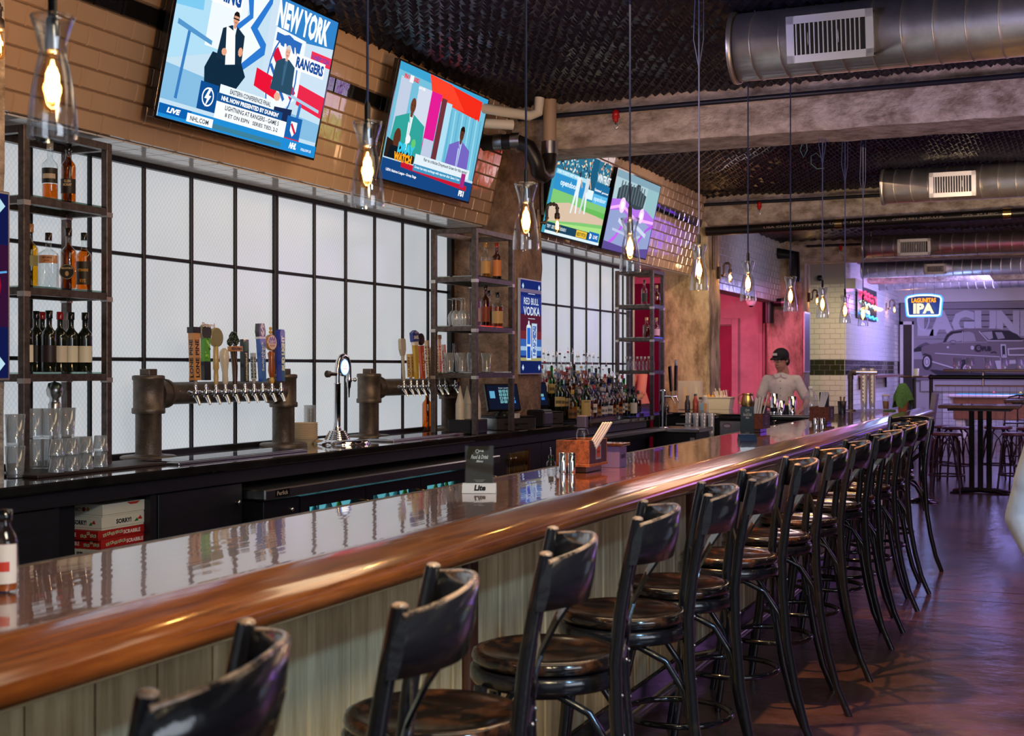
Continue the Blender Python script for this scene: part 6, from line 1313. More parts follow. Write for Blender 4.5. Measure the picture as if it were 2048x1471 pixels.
# on the service counter in front of the bartender
SV=1.006
for k,(px,py,h,lb) in enumerate(((1581,822,.24,'steel cocktail tin with a black band'),(1617,829,.21,'steel cocktail tin at the counter edge'),(1598,818,.16,'small steel tin'))):
    p=at_z(px,825 if k<2 else 824,SV); t=thing('cocktail_tin',lb+' before the bartender','tin',(p.x,14.35+.05*k,SV),0,'cocktail tins before the bartender'); MB().lathe([(.034,0),(.046,h),(.044,h),(.032,.005)],20).build('tin_body',M['chrome'],t)
    if k==0: m=MB(); m.lathe([(.0375,.04),(.0395,.085)],20).build('tin_band',M['black'],t)
p=at_z(1600,824,SV); t=thing('garnish_box','black garnish box heaped with orange peel','box',(p.x+.02,14.55,SV)); MB().box(-.085,-.06,0,.085,.06,.11,.005).build('box_body',M['black'],t)
for k in range(9): MB().ball((rb.uniform(-.07,.07),rb.uniform(-.04,.04),.115),.018,7,(1,1,.6)).build('orange_piece',mat('orange_peel',(.85,.42,.08),.5),t)
t=tag(MB().box(-3.75,14.2,SV,-2.75,14.45,SV+.012,.004).build('bar_mat',M['black_gloss']),'glossy black drip mat in front of the bartender','mat')
t=thing('beer_glass','amber filled glass held by the bartender','glass',(-3.30,14.84,1.07)); MB().lathe([(.03,0),(.04,.14),(.038,.14),(.028,.005)],16).build('glass_wall',M['glass'],t,recalc=False); MB().lathe([(.027,.006),(.036,.12),(.0,.12)],14).build('beer',mat('beer_amber',(.75,.32,.06),.3),t); beer=t
t=thing('spirit_jug','large clear jug with white cap beside the third caddy','jug',(at_z(1670,822,SV).x,14.45,SV)); MB().lathe([(.075,0),(.08,.02),(.08,.17),(.05,.25),(.02,.28),(.02,.30)],18).build('jug_wall',glass('plastic_clear2',(.88,.88,.9),.5,.1,.1,.15),t,recalc=False); MB().lathe([(.024,.295),(.024,.32),(0,.322)],12).build('jug_cap',M['white'],t)
# lower glass racks before the service counter
t=thing('drainboard','steel drainboard shelf below the service counter','shelf',(-3.5,13.95,0)); MB().box(-4.12,13.99,.72,-3.30,14.13,.74,.003).build('board',M['steel'],t,True); MB().box(-3.68,14.12,.74,-3.40,14.14,.94,.003).build('splash_plate',M['steel'],t,True)
m=MB(); c=Cv(m,(-3.60,14.1195,.86),(.01,0,0),(0,0,.01),(0,-1,0)); c.ell(0,3,5,2.5,'7a3040'); c.ell(0,3,4,1.8,'b0b0b8'); m.build('sticker',M['print'],t,True,recalc=False); MB().box(-4.1,14.0,0,-3.32,14.1,.72).build('board_body',M['cab'],t,True)
first=None
for s_ in range(4):
    for q in range(5):
        o=dup(gs); put(o,-4.02+s_*.085,14.06,.741+q*.042,0,'nested glass, %s from the bottom of the %s stack on the drainboard'%(ORD[q],ORD[s_]),'glass stacks on the drainboard','glass')
pipe('hose_tap','curved brass hose tap below the service counter','tap',[(-3.28,14.0,.74),(-3.28,13.98,.84),(-3.24,13.97,.92),(-3.18,13.96,.96)],.016,M['brass'])
t=thing('chrome_tap','small chrome double tap hanging below the service counter','tap',(at_y(1550,838,14.1).x,14.10,.88)); MB().ball((0,0,0),.03,12).cyl((0,0,0),(0,-.02,.08),.02,10).ball((.04,0,-.03),.024,10).cyl((-.01,0,0),(-.02,0,-.08),.014,8).cyl((0,0,.02),(0,.06,.02),.02,8).build('tap_body',M['chrome'],t)
# ================================================================ FAR ROOM: mural, neon, pool table
mu=struct(None or MB().box(-3.72,34.02,.95,5,34.095,3.16).build('trim_4',M['grout_white']))
m=MB()
class PxCv(Cv):
    """flat print on the far wall; shapes are given as positions on that wall (metres) through one fixed mapping"""
    def p(s,u,v):
        q=at_y(u,v,34.0); return Vector((q.x,34.0-s.k*.0012,q.z))
c=PxCv(m,(0,0,0),(1,0,0),(0,0,1),(0,-1,0))
X0,X1_=1801,2420
for i in range(12):
    t_=i/11; y0=606+i*12; g=[.30+.06*t_,.27+.06*t_,.30+.05*t_]; c.k=0; c.poly([(X0,y0),(X1_,y0-.009*(X1_-X0)),(X1_,y0+12),(X0,y0+12)],tuple(g))
c.k=1
c.rect(X0,700,X1_,752,(.16,.13,.15)); 
c.poly([(1801,700),(1840,700),(1900,706),(2048,712),(2420,715),(2420,760),(1801,760)],(.20,.165,.18))
# lettering
c.text('LAGUNITAS',1835,672,2162,620,(.58,.56,.62),.06)
# hills
c.poly([(1826,700),(1838,690),(1852,684),(1866,690),(1880,700)],(.13,.11,.13)); c.rect(1826,700,1846,718,(.40,.37,.40)); c.poly([(1824,700),(1834,694),(1846,692),(1846,702),(1824,704)],(.03,.03,.03))
# the big car
BODY=(.215,.165,.175); DK=(.03,.025,.03); LT=(.62,.58,.60)
c.poly([(1843,694),(1860,688),(1886,684),(1893,668),(1902,661),(1925,657),(1960,656),(1995,657),(2020,661),(2038,672),(2046,680),(2060,682),(2120,686),(2150,700),(2150,740),(2120,748),(2010,748),(1990,742),(1960,742),(1940,738),(1880,732),(1862,726),(1850,718),(1843,706)],BODY)
c.poly([(1886,684),(1893,670),(1902,663),(1926,660),(1928,664),(1906,667),(1897,674),(1891,684)],DK)
c.poly([(1893,683),(1899,672),(1908,667),(1924,665),(1924,681),(1910,684)],(.42,.38,.40)); c.poly([(1926,664),(1940,663),(1948,667),(1952,682),(1927,683)],(.40,.36,.38)); c.line([(1925,662),(1925,684)],1.2,LT); c.ring(1906,684,7,4,1.2,DK)
c.poly([(1960,663),(1990,660),(2018,661),(2034,668),(2046,680),(2006,680),(1976,680)],DK); c.poly([(1962,664),(1984,662),(1986,676),(1978,679)],(.42,.38,.40)); c.poly([(1990,664),(2004,664),(2010,676),(1996,678)],(.38,.35,.37)); c.line([(1958,662),(1976,681),(2010,681),(2046,681)],2.0,LT); c.line([(1886,686),(1952,684),(1975,684)],1.2,(.4,.36,.38))
c.line([(1870,706),(1900,708),(1960,711),(2000,713)],1.6,LT); c.line([(1862,722),(1885,729),(1912,737),(1930,739)],2.6,LT)
c.ell(1855,724,9.5,15,DK,20); c.ell(1854,723,6.2,10.5,LT,20); c.ring(1854,723,4.2,7,1.5,(.2,.17,.18)); c.poly([(1844,710),(1850,706),(1862,710),(1866,722),(1860,712),(1852,709)],DK)
c.ell(1934,736,13,16,DK,22); c.ell(1934,738,8,10,LT,20); c.ring(1934,738,5.5,7,2,(.2,.17,.18)); c.poly([(1918,727),(1924,719),(1938,717),(1948,722),(1950,728),(1940,721),(1926,722)],DK)
c.ell(1945,695,3.6,4.2,LT,12); c.ell(1896,694,2.4,2.4,LT,10); c.ell(1957,696,7.5,7.5,DK,18); c.text('G',1953.5,700,1960.5,691.5,BODY,.06); c.text('PUB',1965,702,1983,692,DK,.06); c.line([(1982,705),(1990,703),(1993,706)],2,DK)
c.poly([(2001,688),(2012,688),(2014,716),(2003,717)],LT); c.poly([(2004,691),(2010,691),(2011,712),(2005,713)],DK); c.ell(2008,711,2.2,3,LT,10)
c.poly([(2015,696),(2110,692),(2110,711),(2016,711)],LT); c.poly([(2018,699),(2108,695),(2108,708),(2019,708)],(.19,.15,.16)); c.poly([(1990,721),(2110,716),(2110,734),(2090,742),(1996,742)],LT); c.poly([(2010,728),(2040,726),(2040,738),(2010,739)],(.2,.17,.18)); c.poly([(1860,738),(1900,742),(1990,746),(2110,748),(2110,752),(1880,750)],DK)
o=m.build('mural_print',mat('mural',(1,1,1),.7,vcol=True),mu,recalc=False)
d2=thing('door_2',None,None,(at_y(1814,740,33.95).x,34.0,0)); d2['kind']='structure'; MB().box(-.09,-.06,0,.12,.09,2.62,.01).build('door_leaf',M['black'],d2); MB().box(-.17,-.07,0,-.09,.09,2.7).box(.12,-.07,0,.16,.09,2.7).box(-.17,-.07,2.62,.16,.09,2.7).build('door_frame',M['tile_white'],d2)
# neon beer sign
YN=27.0; p=at_y(1847.5,610,YN)
t=thing('neon_sign','lit LAGUNITAS IPA neon sign hanging before the car mural','sign',tuple(p)); W_,H_=.31*27/27,.205
pts=[(-.30,-.19),(-.31,-.1),(-.33,.12),(-.30,.165),(-.15,.195),(0,.20),(.15,.195),(.30,.165),(.33,.12),(.31,-.1),(.30,-.19),(.26,-.205),(-.26,-.205)]
MB().tube([(a,0,b) for a,b in pts],.014,8,closed=True).build('neon_outline',emis('neon_white',(.62,.85,1),2.6),t)
MB().tube([(a*1.09,.015,b*1.10) for a,b in pts],.012,8,closed=True).build('neon_halo_tube',emis('neon_blue',(.02,.18,1),4),t)
m=MB(); m.add([(a,.04,b) for a,b in pts],[tuple(range(len(pts)))]); m.build('sign_back',mat('navy',(.01,.03,.12),.4),t)
m=MB(); cv=Cv(m,(-.25,-.01,-.2),(.05,0,0),(0,0,.04),(0,-1,0)); cv.text('LAGUNITAS',.3,6.3,9.7,8.6,'ffffff',.05); m.build('neon_letters',emis('neon_orange',(1,.35,.02),1.5),t,recalc=False)
m=MB(); cv=Cv(m,(-.25,-.01,-.2),(.05,0,0),(0,0,.04),(0,-1,0)); cv.text('IPA',1.0,.8,9,6,'ffffff',.05); m.build('neon_letters',emis('neon_cream',(1,.86,.62),1.2),t,recalc=False)
MB().tube([(-.12,0,-.2),(-.12,0,-.34),(-.07,0,-.47),(0,0,-.50),(.06,0,-.45),(.10,0,-.32),(.10,0,-.2)],.008,6).build('power_cord',emis('neon_violet',(.4,.35,1),.7),t)  # cord given a violet glow of its own; not a neon tube
MB().cyl((-.2,0,.19),(-.2,0,CZ-p.z),.003,4).cyl((.2,0,.19),(.2,0,CZ-p.z),.003,4).build('hanging_wire',M['black'],t)
point('neon_glow',(p.x,YN-.4,p.z-.1),14,(.2,.35,1),.15)
# glowing tubes stand in for neon reflections in the violet-lit side wall
t=thing('neon_sign','red, blue and white neon sign on the violet lit tiled side wall','sign',(-4.20,28.3,2.95)); 
for k,(y0,z0,y1,z1,cn,cc,s_) in enumerate(((-1.0,.18,1.2,.10,'nr',(1,.03,.10),5),(-.9,.08,1.3,.0,'nr',(1,.03,.10),5),(-1.1,-.06,1.4,-.1,'nw',(.6,.9,1),3),(-1.1,-.30,1.4,-.34,'nb',(.05,.35,1),5),(-1.0,-.22,.2,-.24,'nw',(.6,.9,1),3))):
    pts=[(.03,y0+(y1-y0)*i/14,z0+(z1-z0)*i/14+.03*sin(i*2.1)) for i in range(15)]; MB().tube(pts,.016,6).build('neon_tube',emis('neon_'+cn,cc,s_),t)
MB().box(-.02,-1.2,-.4,0,1.5,.28,.01).build('sign_back',M['black'],t)  # dark backing added behind the reflection tubes
point('neon_glow',(-3.8,28.3,2.9),12,(.7,.2,.8),.2)  # added light around the reflection tubes
t=thing('wall_box','small lavender ledge box on the tiled wall above the neon','box',(-4.15,26.4,3.18)); MB().box(-.1,-.5,-.1,.1,.5,.1,.006).build('box_shell',M['tile_white'],t)
t=thing('wall_speaker','small black round speaker on the far tiled wall','speaker',(at_y(1640,556,25.8).x,25.80,at_y(1640,556,25.8).z)); MB().ball((0,0,0),.06,14).cyl((0,0,0),(0,.10,0),.02,8).build('speaker_body',M['black'],t)
t=thing('menu_board','narrow framed notice beside the third column','frame',(at_x(1606,665,-4.39).x,22.75,1.5)); MB().box(-.005,-.28,-.05,.02,.2,1.0,.004).build('frame_body',M['alu'],t); MB().box(.0205,-.25,-.02,.0215,.17,.97).build('frame_face',mat('notice',(.35,.32,.36),.3),t)
t=thing('security_camera','white dome security camera under the pink room bulkhead','camera',(-4.93,20.9,2.66)); MB().lathe([(.0,-.13),(.05,-.12),(.075,-.08),(.08,-.05),(.09,-.04),(.09,0)],16).build('dome',M['white'],t); MB().ball((.0,0,-.085),.06,12).build('lens_dome',M['black_gloss'],t)
# little shelf ledge and tables by the side wall
t=thing('wall_ledge','long brown drink ledge along the violet lit tiled wall','ledge',(-4.05,29.0,1.33)); MB().box(-.2,-1.6,0,.2,2.6,.05,.006).build('ledge_board',mat('ledge_wood',(.18,.06,.04),.35,coat=.4),t); MB().box(-.19,-1.5,-.25,-.15,-1.46,0).box(-.19,2.4,-.25,-.15,2.44,0).build('bracket',M['black'],t)
# pool table
t=thing('pool_table','wooden pool table with teal cloth beyond the wire partition','table',(-1.1,30.6,0)); WP=mat('pool_wood',(.26,.09,.04),.4,noise=.3,coat=.3)
MB().box(-1.62,-.62,.88,2.6,.72,.95,.02).build('rail_frame',mat('pool_rail',(.55,.42,.42),.3,coat=.5),t); MB().box(-1.46,-.48,.935,2.45,.58,.956).build('cloth_bed',mat('pool_cloth',(.02,.42,.42),.6),t); MB().box(-1.5,-.55,.40,2.5,.62,.88,.01).build('table_body',WP,t)
for x in (-1.5,2.3): 
    for y in (-.5,.5): MB().prism([(-.10,.95),(.12,.95),(.30,0),(.12,0)],(x,y,0),(1,0,0),(0,0,1),(0,.1,0)).build('leg',mat('pool_leg',(.62,.55,.5),.4),t)
for k in range(6): tag(MB().ball((-1.8+k*.55,30.7+.1*(k%3),.985),.028,10).build('pool_ball',mat('ball%d'%k,[(.8,.1,.1),(.9,.7,.1),(.1,.2,.7),(.9,.9,.9),(.1,.5,.3),(.05,.05,.05)][k],.1)),['red','yellow','blue','white','green','black'][k]+' pool ball on the teal cloth','ball')
# partition with drink rail, mesh and cups
YP=19.4; t=thing('rail_partition','black pipe partition with wire mesh and a wooden drink rail on top','partition',(-1.0,YP,0)); xl=at_y(1862,800,YP).x; o_=t.location
MB().box(xl-.02,YP-.18,1.475,3.5,YP+.18,1.515,.006).build('drink_rail',mat('ledge_wood2',(.12,.05,.035),.3,coat=.5),t,True).location=(.2,0,0)
for x in (xl,xl+1.5,xl+3.0,xl+4.5): MB().cyl((x,YP,0),(x,YP,1.40),.026,10).build('rail_post',M['pipe_black'],t,True)
MB().tube([(xl,YP,1.40),(4.4,YP,1.40)],.03,10).ball((xl,YP,1.40),.04,10).build('top_pipe',M['pipe_black'],t,True)
MB().box(xl+.05,YP-.01,1.27,4.4,YP+.01,1.29).build('mesh_frame_bar',mat('rust_bar',(.25,.1,.05),.5),t,True)
for x in (xl+.7,xl+2.2): MB().cyl((x,YP,1.28),(x,YP,1.48),.018,8).build('rail_bracket',M['steel'],t,True)
m=MB()
for k in range(60): m.box(xl+.06+k*.09,YP+.004,.15,xl+.064+k*.09,YP+.008,1.27)
for k in range(13): m.box(xl+.06,YP+.004,.18+k*.09,4.4,YP+.008,.184+k*.09)
o=m.build('wire_mesh',M['steel_dark'],t,True); o['kind']='stuff'
for k,px in enumerate((1914,1940,1977,2010,2040)):
    p=at_y(px,745,YP); t=thing('rail_glass','pale bluish tumbler on the partition drink rail, %s from the left'%ORD[k],'glass',(p.x,YP,1.516),0,'tumblers on the partition rail'); MB().lathe([(.05,0),(.062,.16),(.058,.16),(.045,.006)],14).build('glass_wall',glass('plastic_blueish',(.75,.82,.95),.6,.15,.1,.2),t,recalc=False)
# high tables
def high_table(label,x,y,w,d,h,round_=False,n=3):
    t=thing('high_table',label,'table',(x,y,0)); TW=mat('table_top',(.16,.08,.05),.25,coat=.6,noise=.4,nscale=8)
    if round_: MB().lathe([(.0,h-.035),(w/2-.01,h-.035),(w/2,h-.02),(w/2,h),(0,h)],28).build('tabletop',TW,t)
    else: MB().box(-w/2,-d/2,h-.04,w/2,d/2,h,.008).build('tabletop',TW,t); MB().box(-w/2+.1,-d/2+.1,h-.07,w/2-.1,d/2-.1,h-.04).build('top_support',M['black'],t)
    if round_: MB().cyl((0,0,.02),(0,0,h-.04),.04,12).build('column',M['black'],t); MB().lathe([(.26,0),(.26,.012),(.1,.03),(.04,.05)],24).build('base_disc',M['black'],t)
    else:
        for k in range(n): xx=-.10+k*.10; MB().box(xx-.03,-.05,.03,xx+.03,.05,h-.06,.008).build('column',M['black_gloss'],t)
        for s_ in (-1,1): MB().tube([(0,0,.035),(s_*.2,-.1,.03),(s_*.33,-.2,.0)],[.03,.025,.02],8).tube([(0,0,.035),(s_*.2,.1,.03),(s_*.33,.2,.0)],[.03,.025,.02],8).build('base_foot',M['black'],t)
    return t
p=at_z(1961,985,0); high_table('square high table with a worn wood top and black column legs at right',p.x,p.y,.92,.8,1.08)
high_table('small round high table by the far door',at_y(1828,750,26).x,26,.62,.6,1.38,True)
high_table('dark high table partly cut by the right edge',at_z(2075,960,0).x,at_z(2075,960,0).y+.8,.9,.8,1.08)
t=thing('candle','white candle glass on the small round far table','candle',(at_y(1832,745,26).x,26,1.381)); MB().lathe([(.05,0),(.055,.14),(.0,.14)],14).build('candle_glass',M['white'],t)
t=tag(MB().lathe([(.20,0),(.20,.012),(.10,.03),(.03,.05),(.025,.9),(.03,.9),(0,.9)],28).build('stanchion',M['black_gloss']),'round black base with a post behind the last bar stool','stand'); q=at_z(1842,1003,0); t.location=(q.x,q.y,0)
def metal_stool():
    t=thing('metal_stool','','stool',(0,0,0),0,'low metal stools around the high tables'); m=mat('stool_metal',(.06,.035,.05),.3,metal=.6)
    MB().lathe([(.0,.70),(.17,.70),(.185,.71),(.185,.73),(.17,.738),(.0,.735)],24).build('seat',mat('seat_metal',(.16,.06,.08),.3,coat=.4),t)
    for k in range(4):
        a=PI/4+k*PI/2; c_,s_=cos(a),sin(a); MB().tube([(.12*c_,.12*s_,.70),(.165*c_,.165*s_,.66),(.19*c_,.19*s_,.56),(.215*c_,.215*s_,.25),(.245*c_,.245*s_,0)],.013,8).build('leg',m,t)
        b=a+PI/4; MB().tube([(.205*cos(a),.205*sin(a),.30),(.17*cos(a+.3),.17*sin(a+.3),.55),(.15*cos(b),.15*sin(b),.64),(.17*cos(a+1.27),.17*sin(a+1.27),.55),(.205*cos(a+PI/2),.205*sin(a+PI/2),.30)],.008,6).build('arch',m,t)
    MB().tube([(.215*cos(2*PI*k/24),.215*sin(2*PI*k/24),.22) for k in range(24)],.010,6,closed=True).build('foot_ring',m,t)
    return t
ms=metal_stool(); k=0
for px,py,dy,l in ((1893,985,0,'front one of the left trio'),(1912,962,.3,'middle one of the left trio'),(1886,950,.6,'rear one of the left trio'),(2034,985,0,'front one by the right high table'),(2062,965,.3,'second by the right high table'),(2000,955,.5,'rear one by the right high table')):
    p=at_z(px,py,0); p.y=min(p.y,18.85); o=ms if k==0 else dup(ms); o.location=(p.x,p.y,0); o.rotation_euler=(0,0,k*.4); o['label']='low round metal stool, '+l; k+=1
def back_chair(x,y,rz,label):
    t=thing('metal_chair',label,'chair',(x,y,0),rz); m=mat('stool_metal',(.06,.035,.05),.3,metal=.6)
    MB().box(-.19,-.19,.70,.19,.19,.72,.01).build('seat',m,t)
    for sx in (-1,1):
        MB().tube([(sx*.22,.22,0),(sx*.19,.19,.7),(sx*.18,.22,1.0),(sx*.13,.24,1.09),(0,.24,1.12)],.012,8).build('rear_leg',m,t); MB().tube([(sx*.22,-.22,0),(sx*.18,-.18,.70)],.012,8).build('front_leg',m,t)
    MB().box(-.19,-.01,.2,.19,.01,.22).build('stretcher',m,t)
for k,(px,py,l) in enumerate(((2035,940,'beyond the square high table at right'),(2070,930,'at the right edge beyond the high table'))):
    p=at_z(px,py,0); back_chair(p.x,p.y,k*.5,'tall metal chair with curved back '+l)
t=thing('folded_board','leaning white and grey slatted board by the partition','board',(at_y(1848,800,18.2).x,18.2,0)); MB().prism([(-.06,0),(.0,0),(.16,1.18),(.10,1.2)],(0,0,0),(1,0,0),(0,0,1),(0,.35,0)).build('board_panel',mat('board_grey',(.35,.33,.36),.5),t)
# ================================================================ PEOPLE
def voxel(o,size,smooth=2):
    md=o.modifiers.new('remesh','REMESH'); md.mode='VOXEL'; md.voxel_size=size; md.use_smooth_shade=True
    s_=o.modifiers.new('smooth','SMOOTH'); s_.iterations=smooth; s_.factor=.5; return o
def chain(m,pts,rad,n=12):
    P=[Vector(p) for p in pts]
    for i in range(len(P)-1):
        k=4; 
        for j in range(k):
            a=P[i].lerp(P[i+1],j/k); b=P[i].lerp(P[i+1],(j+1)/k); ra=rad[i]+(rad[i+1]-rad[i])*j/k; rb_=rad[i]+(rad[i+1]-rad[i])*(j+1)/k
            m.tube([a,b],[ra,rb_],n)
    for p,r_ in zip(P,rad): m.ball(p,r_,n)
def head(t,hp,tilt,turn,skin,hair,cap=None,longhair=False):
    T=Matrix.Translation(hp)@Matrix.Rotation(turn,4,'Z')@Matrix.Rotation(tilt,4,'X')
    m=MB(); m.T=T; m.ball((0,.012,.03),.088,20,(.88,1.08,1.12)); m.ball((0,-.022,-.035),.066,16,(.92,1,1.15)); m.ball((0,-.05,-.085),.030,12,(1.2,1,.8)); chain(m,[(0,-.078,.035),(0,-.098,-.005),(0,-.104,-.018)],[.010,.012,.013],8)
    m.ball((-.012,-.094,-.022),.009,8).ball((.012,-.094,-.022),.009,8); m.ball((0,-.084,-.055),.016,10,(1.5,.7,.5))
    for s in (-1,1): m.ball((s*.079,.015,.0),.02,10,(.4,.9,1.3)); m.ball((s*.033,-.072,.030),.016,8,(1.3,.6,.5))
    chain(m,[(0,.02,-.06),(0,.035,-.15)],[.055,.058],12)
    h=voxel(m.build('head',skin,t),.005,3)
    m=MB(); m.T=T
    for s in (-1,1):
        m.col=(.75,.72,.70); m.ball((s*.033,-.078,.012),.0115,10,(1.25,.8,.7)); m.col=(.05,.03,.02); m.ball((s*.033,-.0865,.012),.0055,8)
        m.col=(.05,.03,.02); m.tube([(s*.018,-.090,.034),(s*.034,-.090,.040),(s*.052,-.080,.034)],.0035,6)
    m.col=(.42,.12,.10); m.ball((0,-.094,-.054),.014,10,(1.6,.5,.30)); m.build('face_features',M['gloss_print'],t,recalc=False)
    m=MB(); m.T=T; m.ball((0,.022,.045),.092,18,(.93,1.08,1.06)); m.ball((0,.055,-.01),.075,14,(1.08,.8,1.0))
    for s in (-1,1): m.ball((s*.072,.01,.03),.026,10,(.7,1,1.4))
    if longhair: m.ball((0,.10,.09),.045,12); m.ball((0,.075,-.05),.06,12,(1,.7,1.2))
    hm=m.build('hair',hair,t); voxel(hm,.006,2)
    # keep the face clear of hair: cut the front
    if cap:
        m=MB(); m.T=T; m.ball((0,.012,.066),.098,22,(.95,1.1,.92)); voxel(m.build('cap_crown',cap,t),.006,1)
        m=MB(); m.T=T; n=12; vs=[]
        for i in range(n+1):
            a=-1.05+2.1*i/n; vs+=[(.085*sin(a),-.075*cos(a)-.01,.062),(.082*sin(a)*1.05,-.075*cos(a)-.085*cos(a*.9),.050)]
        m.add(vs,[(2*i,2*i+2,2*i+3,2*i+1) for i in range(n)],True); m.add([(x,y,z-.005) for x,y,z in vs],[(2*i,2*i+2,2*i+3,2*i+1) for i in range(n)],True); m.build('cap_brim',cap,t)
        m=MB(); m.T=T; m.col=(.7,.66,.55); m.add([(-.035,-.098,.088),(.035,-.098,.088),(.032,-.090,.115),(-.032,-.090,.115)],[(0,1,2,3)]); m.build('cap_patch',M['print'],t,recalc=False)
def hand(t,w,dirv,palm,skin,curl=.6,side=1,merge=None):
    """five fingers: w wrist, dirv the way the hand points, palm the palm normal"""
    d=Vector(dirv).normalized(); pn=Vector(palm).normalized(); x=d.cross(pn).normalized()*side; w=Vector(w); m=merge or MB()
    chain(m,[w,w+d*.05,w+d*.085],[.026,.032,.030],10)
    for k,(off,ln) in enumerate(((-.027,.065),(-.009,.075),(.009,.070),(.026,.055))):
        b=w+d*.088+x*off; q=d; P_=[b]; 
        for s_ in range(3): q=(q*math.cos(curl*.8)+pn*math.sin(curl*.8)).normalized() if True else q; b=b+q*ln/3; P_.append(b); pn2=pn
        chain(m,P_,[.0095,.009,.0085,.007],8)
    b=w+d*.035-x*.03; q=(d*.7-x*.6+pn*.35).normalized(); chain(m,[b,b+q*.03,b+q*.03+(q+d*.3+pn*.3).normalized()*.03],[.012,.0105,.0085],8)
    return m
def person(label,loc_,rz,P_,mats,headargs,height=1.0,skirt=False):
    t=thing('person',label,'person',loc_,rz); skin,shirt,pants,hair=mats
    # one continuous body
    b=MB(); hipz=.93
    for s in (-1,1):
        S_=P_['L'] if s>0 else P_['R']; chain(b,[S_[0],S_[1],S_[2]],[.046,.036,.025],12); hand(None,S_[2],S_[3],S_[4],skin,S_[5],1 if s>0 else -1,b)
        chain(b,[(s*.09,0,hipz-.03),(s*.10,-.01,.50),(s*.10,.02,.09)],[.085,.058,.040],12); chain(b,[(s*.10,.03,.05),(s*.11,-.10,.035),(s*.115,-.16,.03)],[.042,.036,.028],10)
    b.ball(P_['pel'],.13,16,(1.15,.82,.8)); chain(b,[P_['pel'],P_['waist'],P_['chest'],P_['neck']],[.12,.115,.125,.055],14); b.ball(P_['chest'],.135,16,(1.25,.8,1)); 
    voxel(b.build('body',skin,t),.0085,2)
    # shirt
    m=MB(); m.ball(P_['chest'],.150,18,(1.12,.80,1.05)); chain(m,[P_['pel'],P_['waist'],P_['chest']],[.150,.142,.140],16); px_,py_,pz_=P_['pel']; m.tube([(px_,py_,pz_-.10),(px_,py_,pz_+.06)],.172,20,ry=.135); c_=Vector(P_['neck']); chain(m,[P_['chest'],c_-Vector((0,0,.05))],[.12,.075],14)
    for s,k in ((1,'L'),(-1,'R')):
        S_=P_[k]; ch=Vector(P_['chest'])+Vector((0,0,.06)); e=Vector(S_[1]).lerp(Vector(S_[0]),P_.get('sl',.25)); chain(m,[ch+Vector((s*.07,0,.0)),S_[0],e],[.070,.060,.060],14)
        if P_.get('long'): chain(m,[e,S_[1],Vector(S_[2]).lerp(Vector(S_[1]),.12)],[.056,.053,.038],14)
    sh=voxel(m.build('shirt',shirt,t),.009,3)
    m=MB(); 
    for s in (-1,1): chain(m,[(s*.085,0,hipz-.02),(s*.10,-.01,.50),(s*.10,.02,.10)],[.112,.082,.068],14)
    m.ball(P_['pel'],.145,16,(1.15,.86,.72)); voxel(m.build('trousers',pants,t),.010,2)
    m=MB()
    for s in (-1,1): chain(m,[(s*.10,.035,.045),(s*.11,-.09,.042),(s*.115,-.16,.036)],[.048,.044,.036],10)
    voxel(m.build('shoes',M['black'],t),.009,1)
    # collar
    if P_.get('collar'):
        m=MB(); 
        for s in (-1,1): m.prism([(0,0),(s*.085,-.015),(s*.06,-.06),(s*.012,-.045)],tuple(c_+Vector((0,-.085,-.005))),(1,0,0),(0,0,1),(0,-.014,0))
        m.build('collar',mat('cloth_collar',(.86,.80,.70),.8),t); m=MB(); m.box(-.012,-.150,-.34,.012,-.140,-.06); m.T=None
        m2=MB(); cc=c_
        for q in range(4): m2.ball(cc+Vector((.0,-.145+.005*q,-.10-.085*q)),.007,8,(1,.5,1))
        m2.build('button',M['stool_worn'],t)
    head(t,Vector(P_['head']),*headargs[:2],skin,hair,*headargs[2:]); t.scale=(height,)*3
    return t
up_=(0,0,1)
# bartender
BX,BYY=-3.22,15.2
person('bartender in a cream short-sleeved shirt and black cap, pouring behind the far counter',(BX,BYY,0),.10,
 dict(pel=(0,0,.96),waist=(0,-.01,1.12),chest=(0,-.02,1.34),neck=(.0,-.03,1.50),head=(-.005,-.075,1.635),collar=True,sl=.30,
  R=[(-.175,-.01,1.415),(-.27,-.02,1.15),(-.13,-.27,1.11),(.35,-.6,0),(.8,.4,0),.55],
  L=[(.175,-.01,1.415),(.30,-.02,1.15),(.24,-.28,1.05),(-.3,-.8,-.2),(0,.1,-1),.35]),
 (M['skin'],M['cloth'],M['black'],M['hair']),(.22,-.55,mat('cap_black',(.010,.009,.010),.8)),.985)
beer.location=(BX-.03,BYY-.36,1.05)
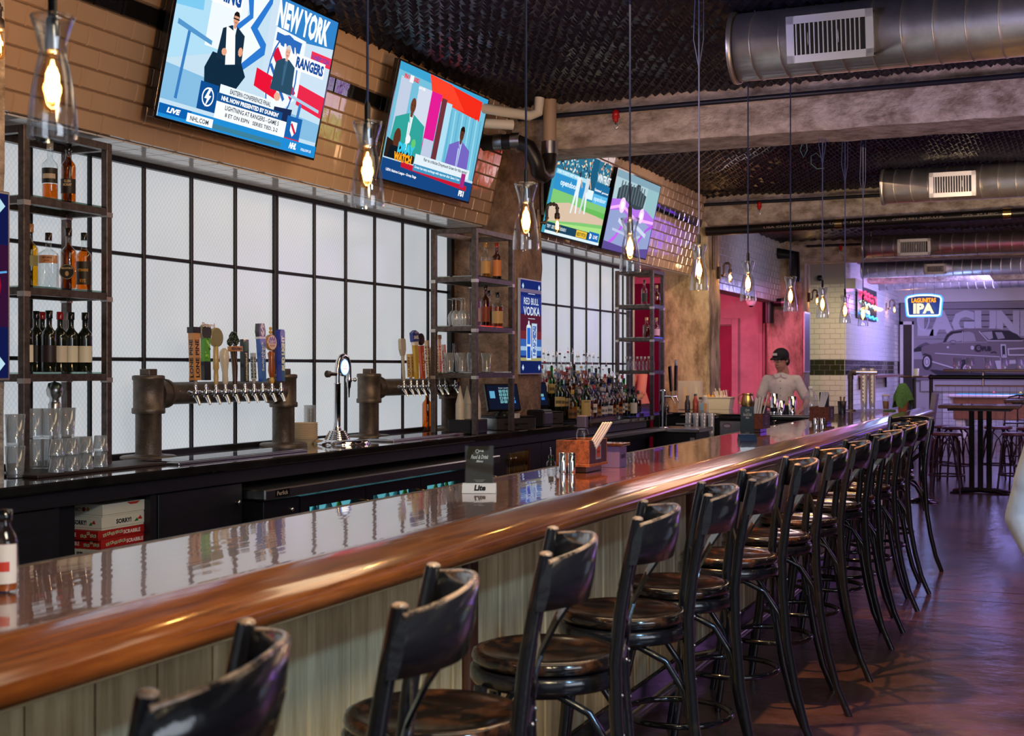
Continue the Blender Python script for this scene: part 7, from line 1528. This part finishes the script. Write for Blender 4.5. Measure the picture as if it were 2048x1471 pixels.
# worker in pink seen through the shelf unit
person('worker in a salmon pink shirt with tied hair, bent over behind the farthest shelf unit',(-5.24,15.92,0),-.3,
 dict(pel=(0,.05,.95),waist=(0,-.03,1.12),chest=(.02,-.16,1.30),neck=(.02,-.27,1.42),head=(.02,-.34,1.50),sl=.2,
  R=[(-.19,-.17,1.37),(-.25,-.30,1.12),(-.15,-.48,1.02),(.1,-.8,-.3),(0,.1,-1),.4],
  L=[(.21,-.17,1.37),(.27,-.30,1.12),(.17,-.48,1.02),(-.1,-.8,-.3),(0,.1,-1),.4]),
 (M['skin'],mat('cloth_pink',(.78,.26,.24),.8,bump=.3,bscale=10),M['black'],mat('hair_brown',(.12,.05,.02),.6)),(.5,0,None,True),1.05)
wt=thing('work_counter','low prep counter in the pink back room','counter',(-5.32,15.26,0)); MB().box(-.5,-.2,.9,.25,.18,.95,.005).build('counter_top',M['steel'],wt); MB().box(-.48,-.18,0,.23,.16,.9).build('counter_body',M['cab'],wt)
# person cut by the right edge: only the white sleeve shows
person('person in a white long-sleeved shirt standing at the right edge, one arm showing',(.08,4.62,0),.35,
 dict(pel=(0,0,.96),waist=(0,0,1.10),chest=(0,-.01,1.30),neck=(0,-.02,1.45),head=(0,-.03,1.60),long=True,sl=.4,
  R=[(-.21,0,1.37),(-.285,.03,1.09),(-.235,-.14,.88),(.2,-.4,-1),(1,.2,0),.3],
  L=[(.21,0,1.37),(.28,.03,1.09),(.24,-.14,.88),(-.2,-.4,-1),(-1,.2,0),.3]),
 (M['skin'],M['cloth_white'],mat('trousers_grey',(.30,.28,.30),.8),M['hair']),(0,0),.955)

# televisions on the far right walls, seen as broken colour in the glossy tiles
def walltv(label,loc_,rz,cols):
    t=thing('television',label,'television',loc_,rz); W=2.0; Hh=1.15
    MB().box(-W/2-.03,-.06,-.03,W/2+.03,-.0,Hh+.03,.006).build('casing',M['black_gloss'],t); m=MB(); cv=Cv(m,(-W/2,-.061,0),(W/16,0,0),(0,0,Hh/9),(0,-1,0)); r=random.Random(len(label))
    cv.rect(0,0,16,9,cols[0])
    for k in range(26): u,v=r.uniform(0,13),r.uniform(0,7); cv.rect(u,v,u+r.uniform(.8,3),v+r.uniform(.5,2),r.choice(cols))
    m.build('screen',emis('screen_far',(1,1,1),3.2,True),t,recalc=False)
walltv('wall television far down the right wall, outside the photo',(4.93,22.4,1.9),-PI/2,['58b020','c8d018','f0e8c0','205810','e8a820'])
walltv('second wall television far down the right wall, outside the photo',(4.93,28.8,1.75),-PI/2,['e83020','f0f0f8','60a8f0','f09020','202020'])
walltv('wall television on the far wall at right, outside the photo',(2.6,33.9,1.9),0,['8040f0','e8e0ff','5060f0','f0b040','302060'])
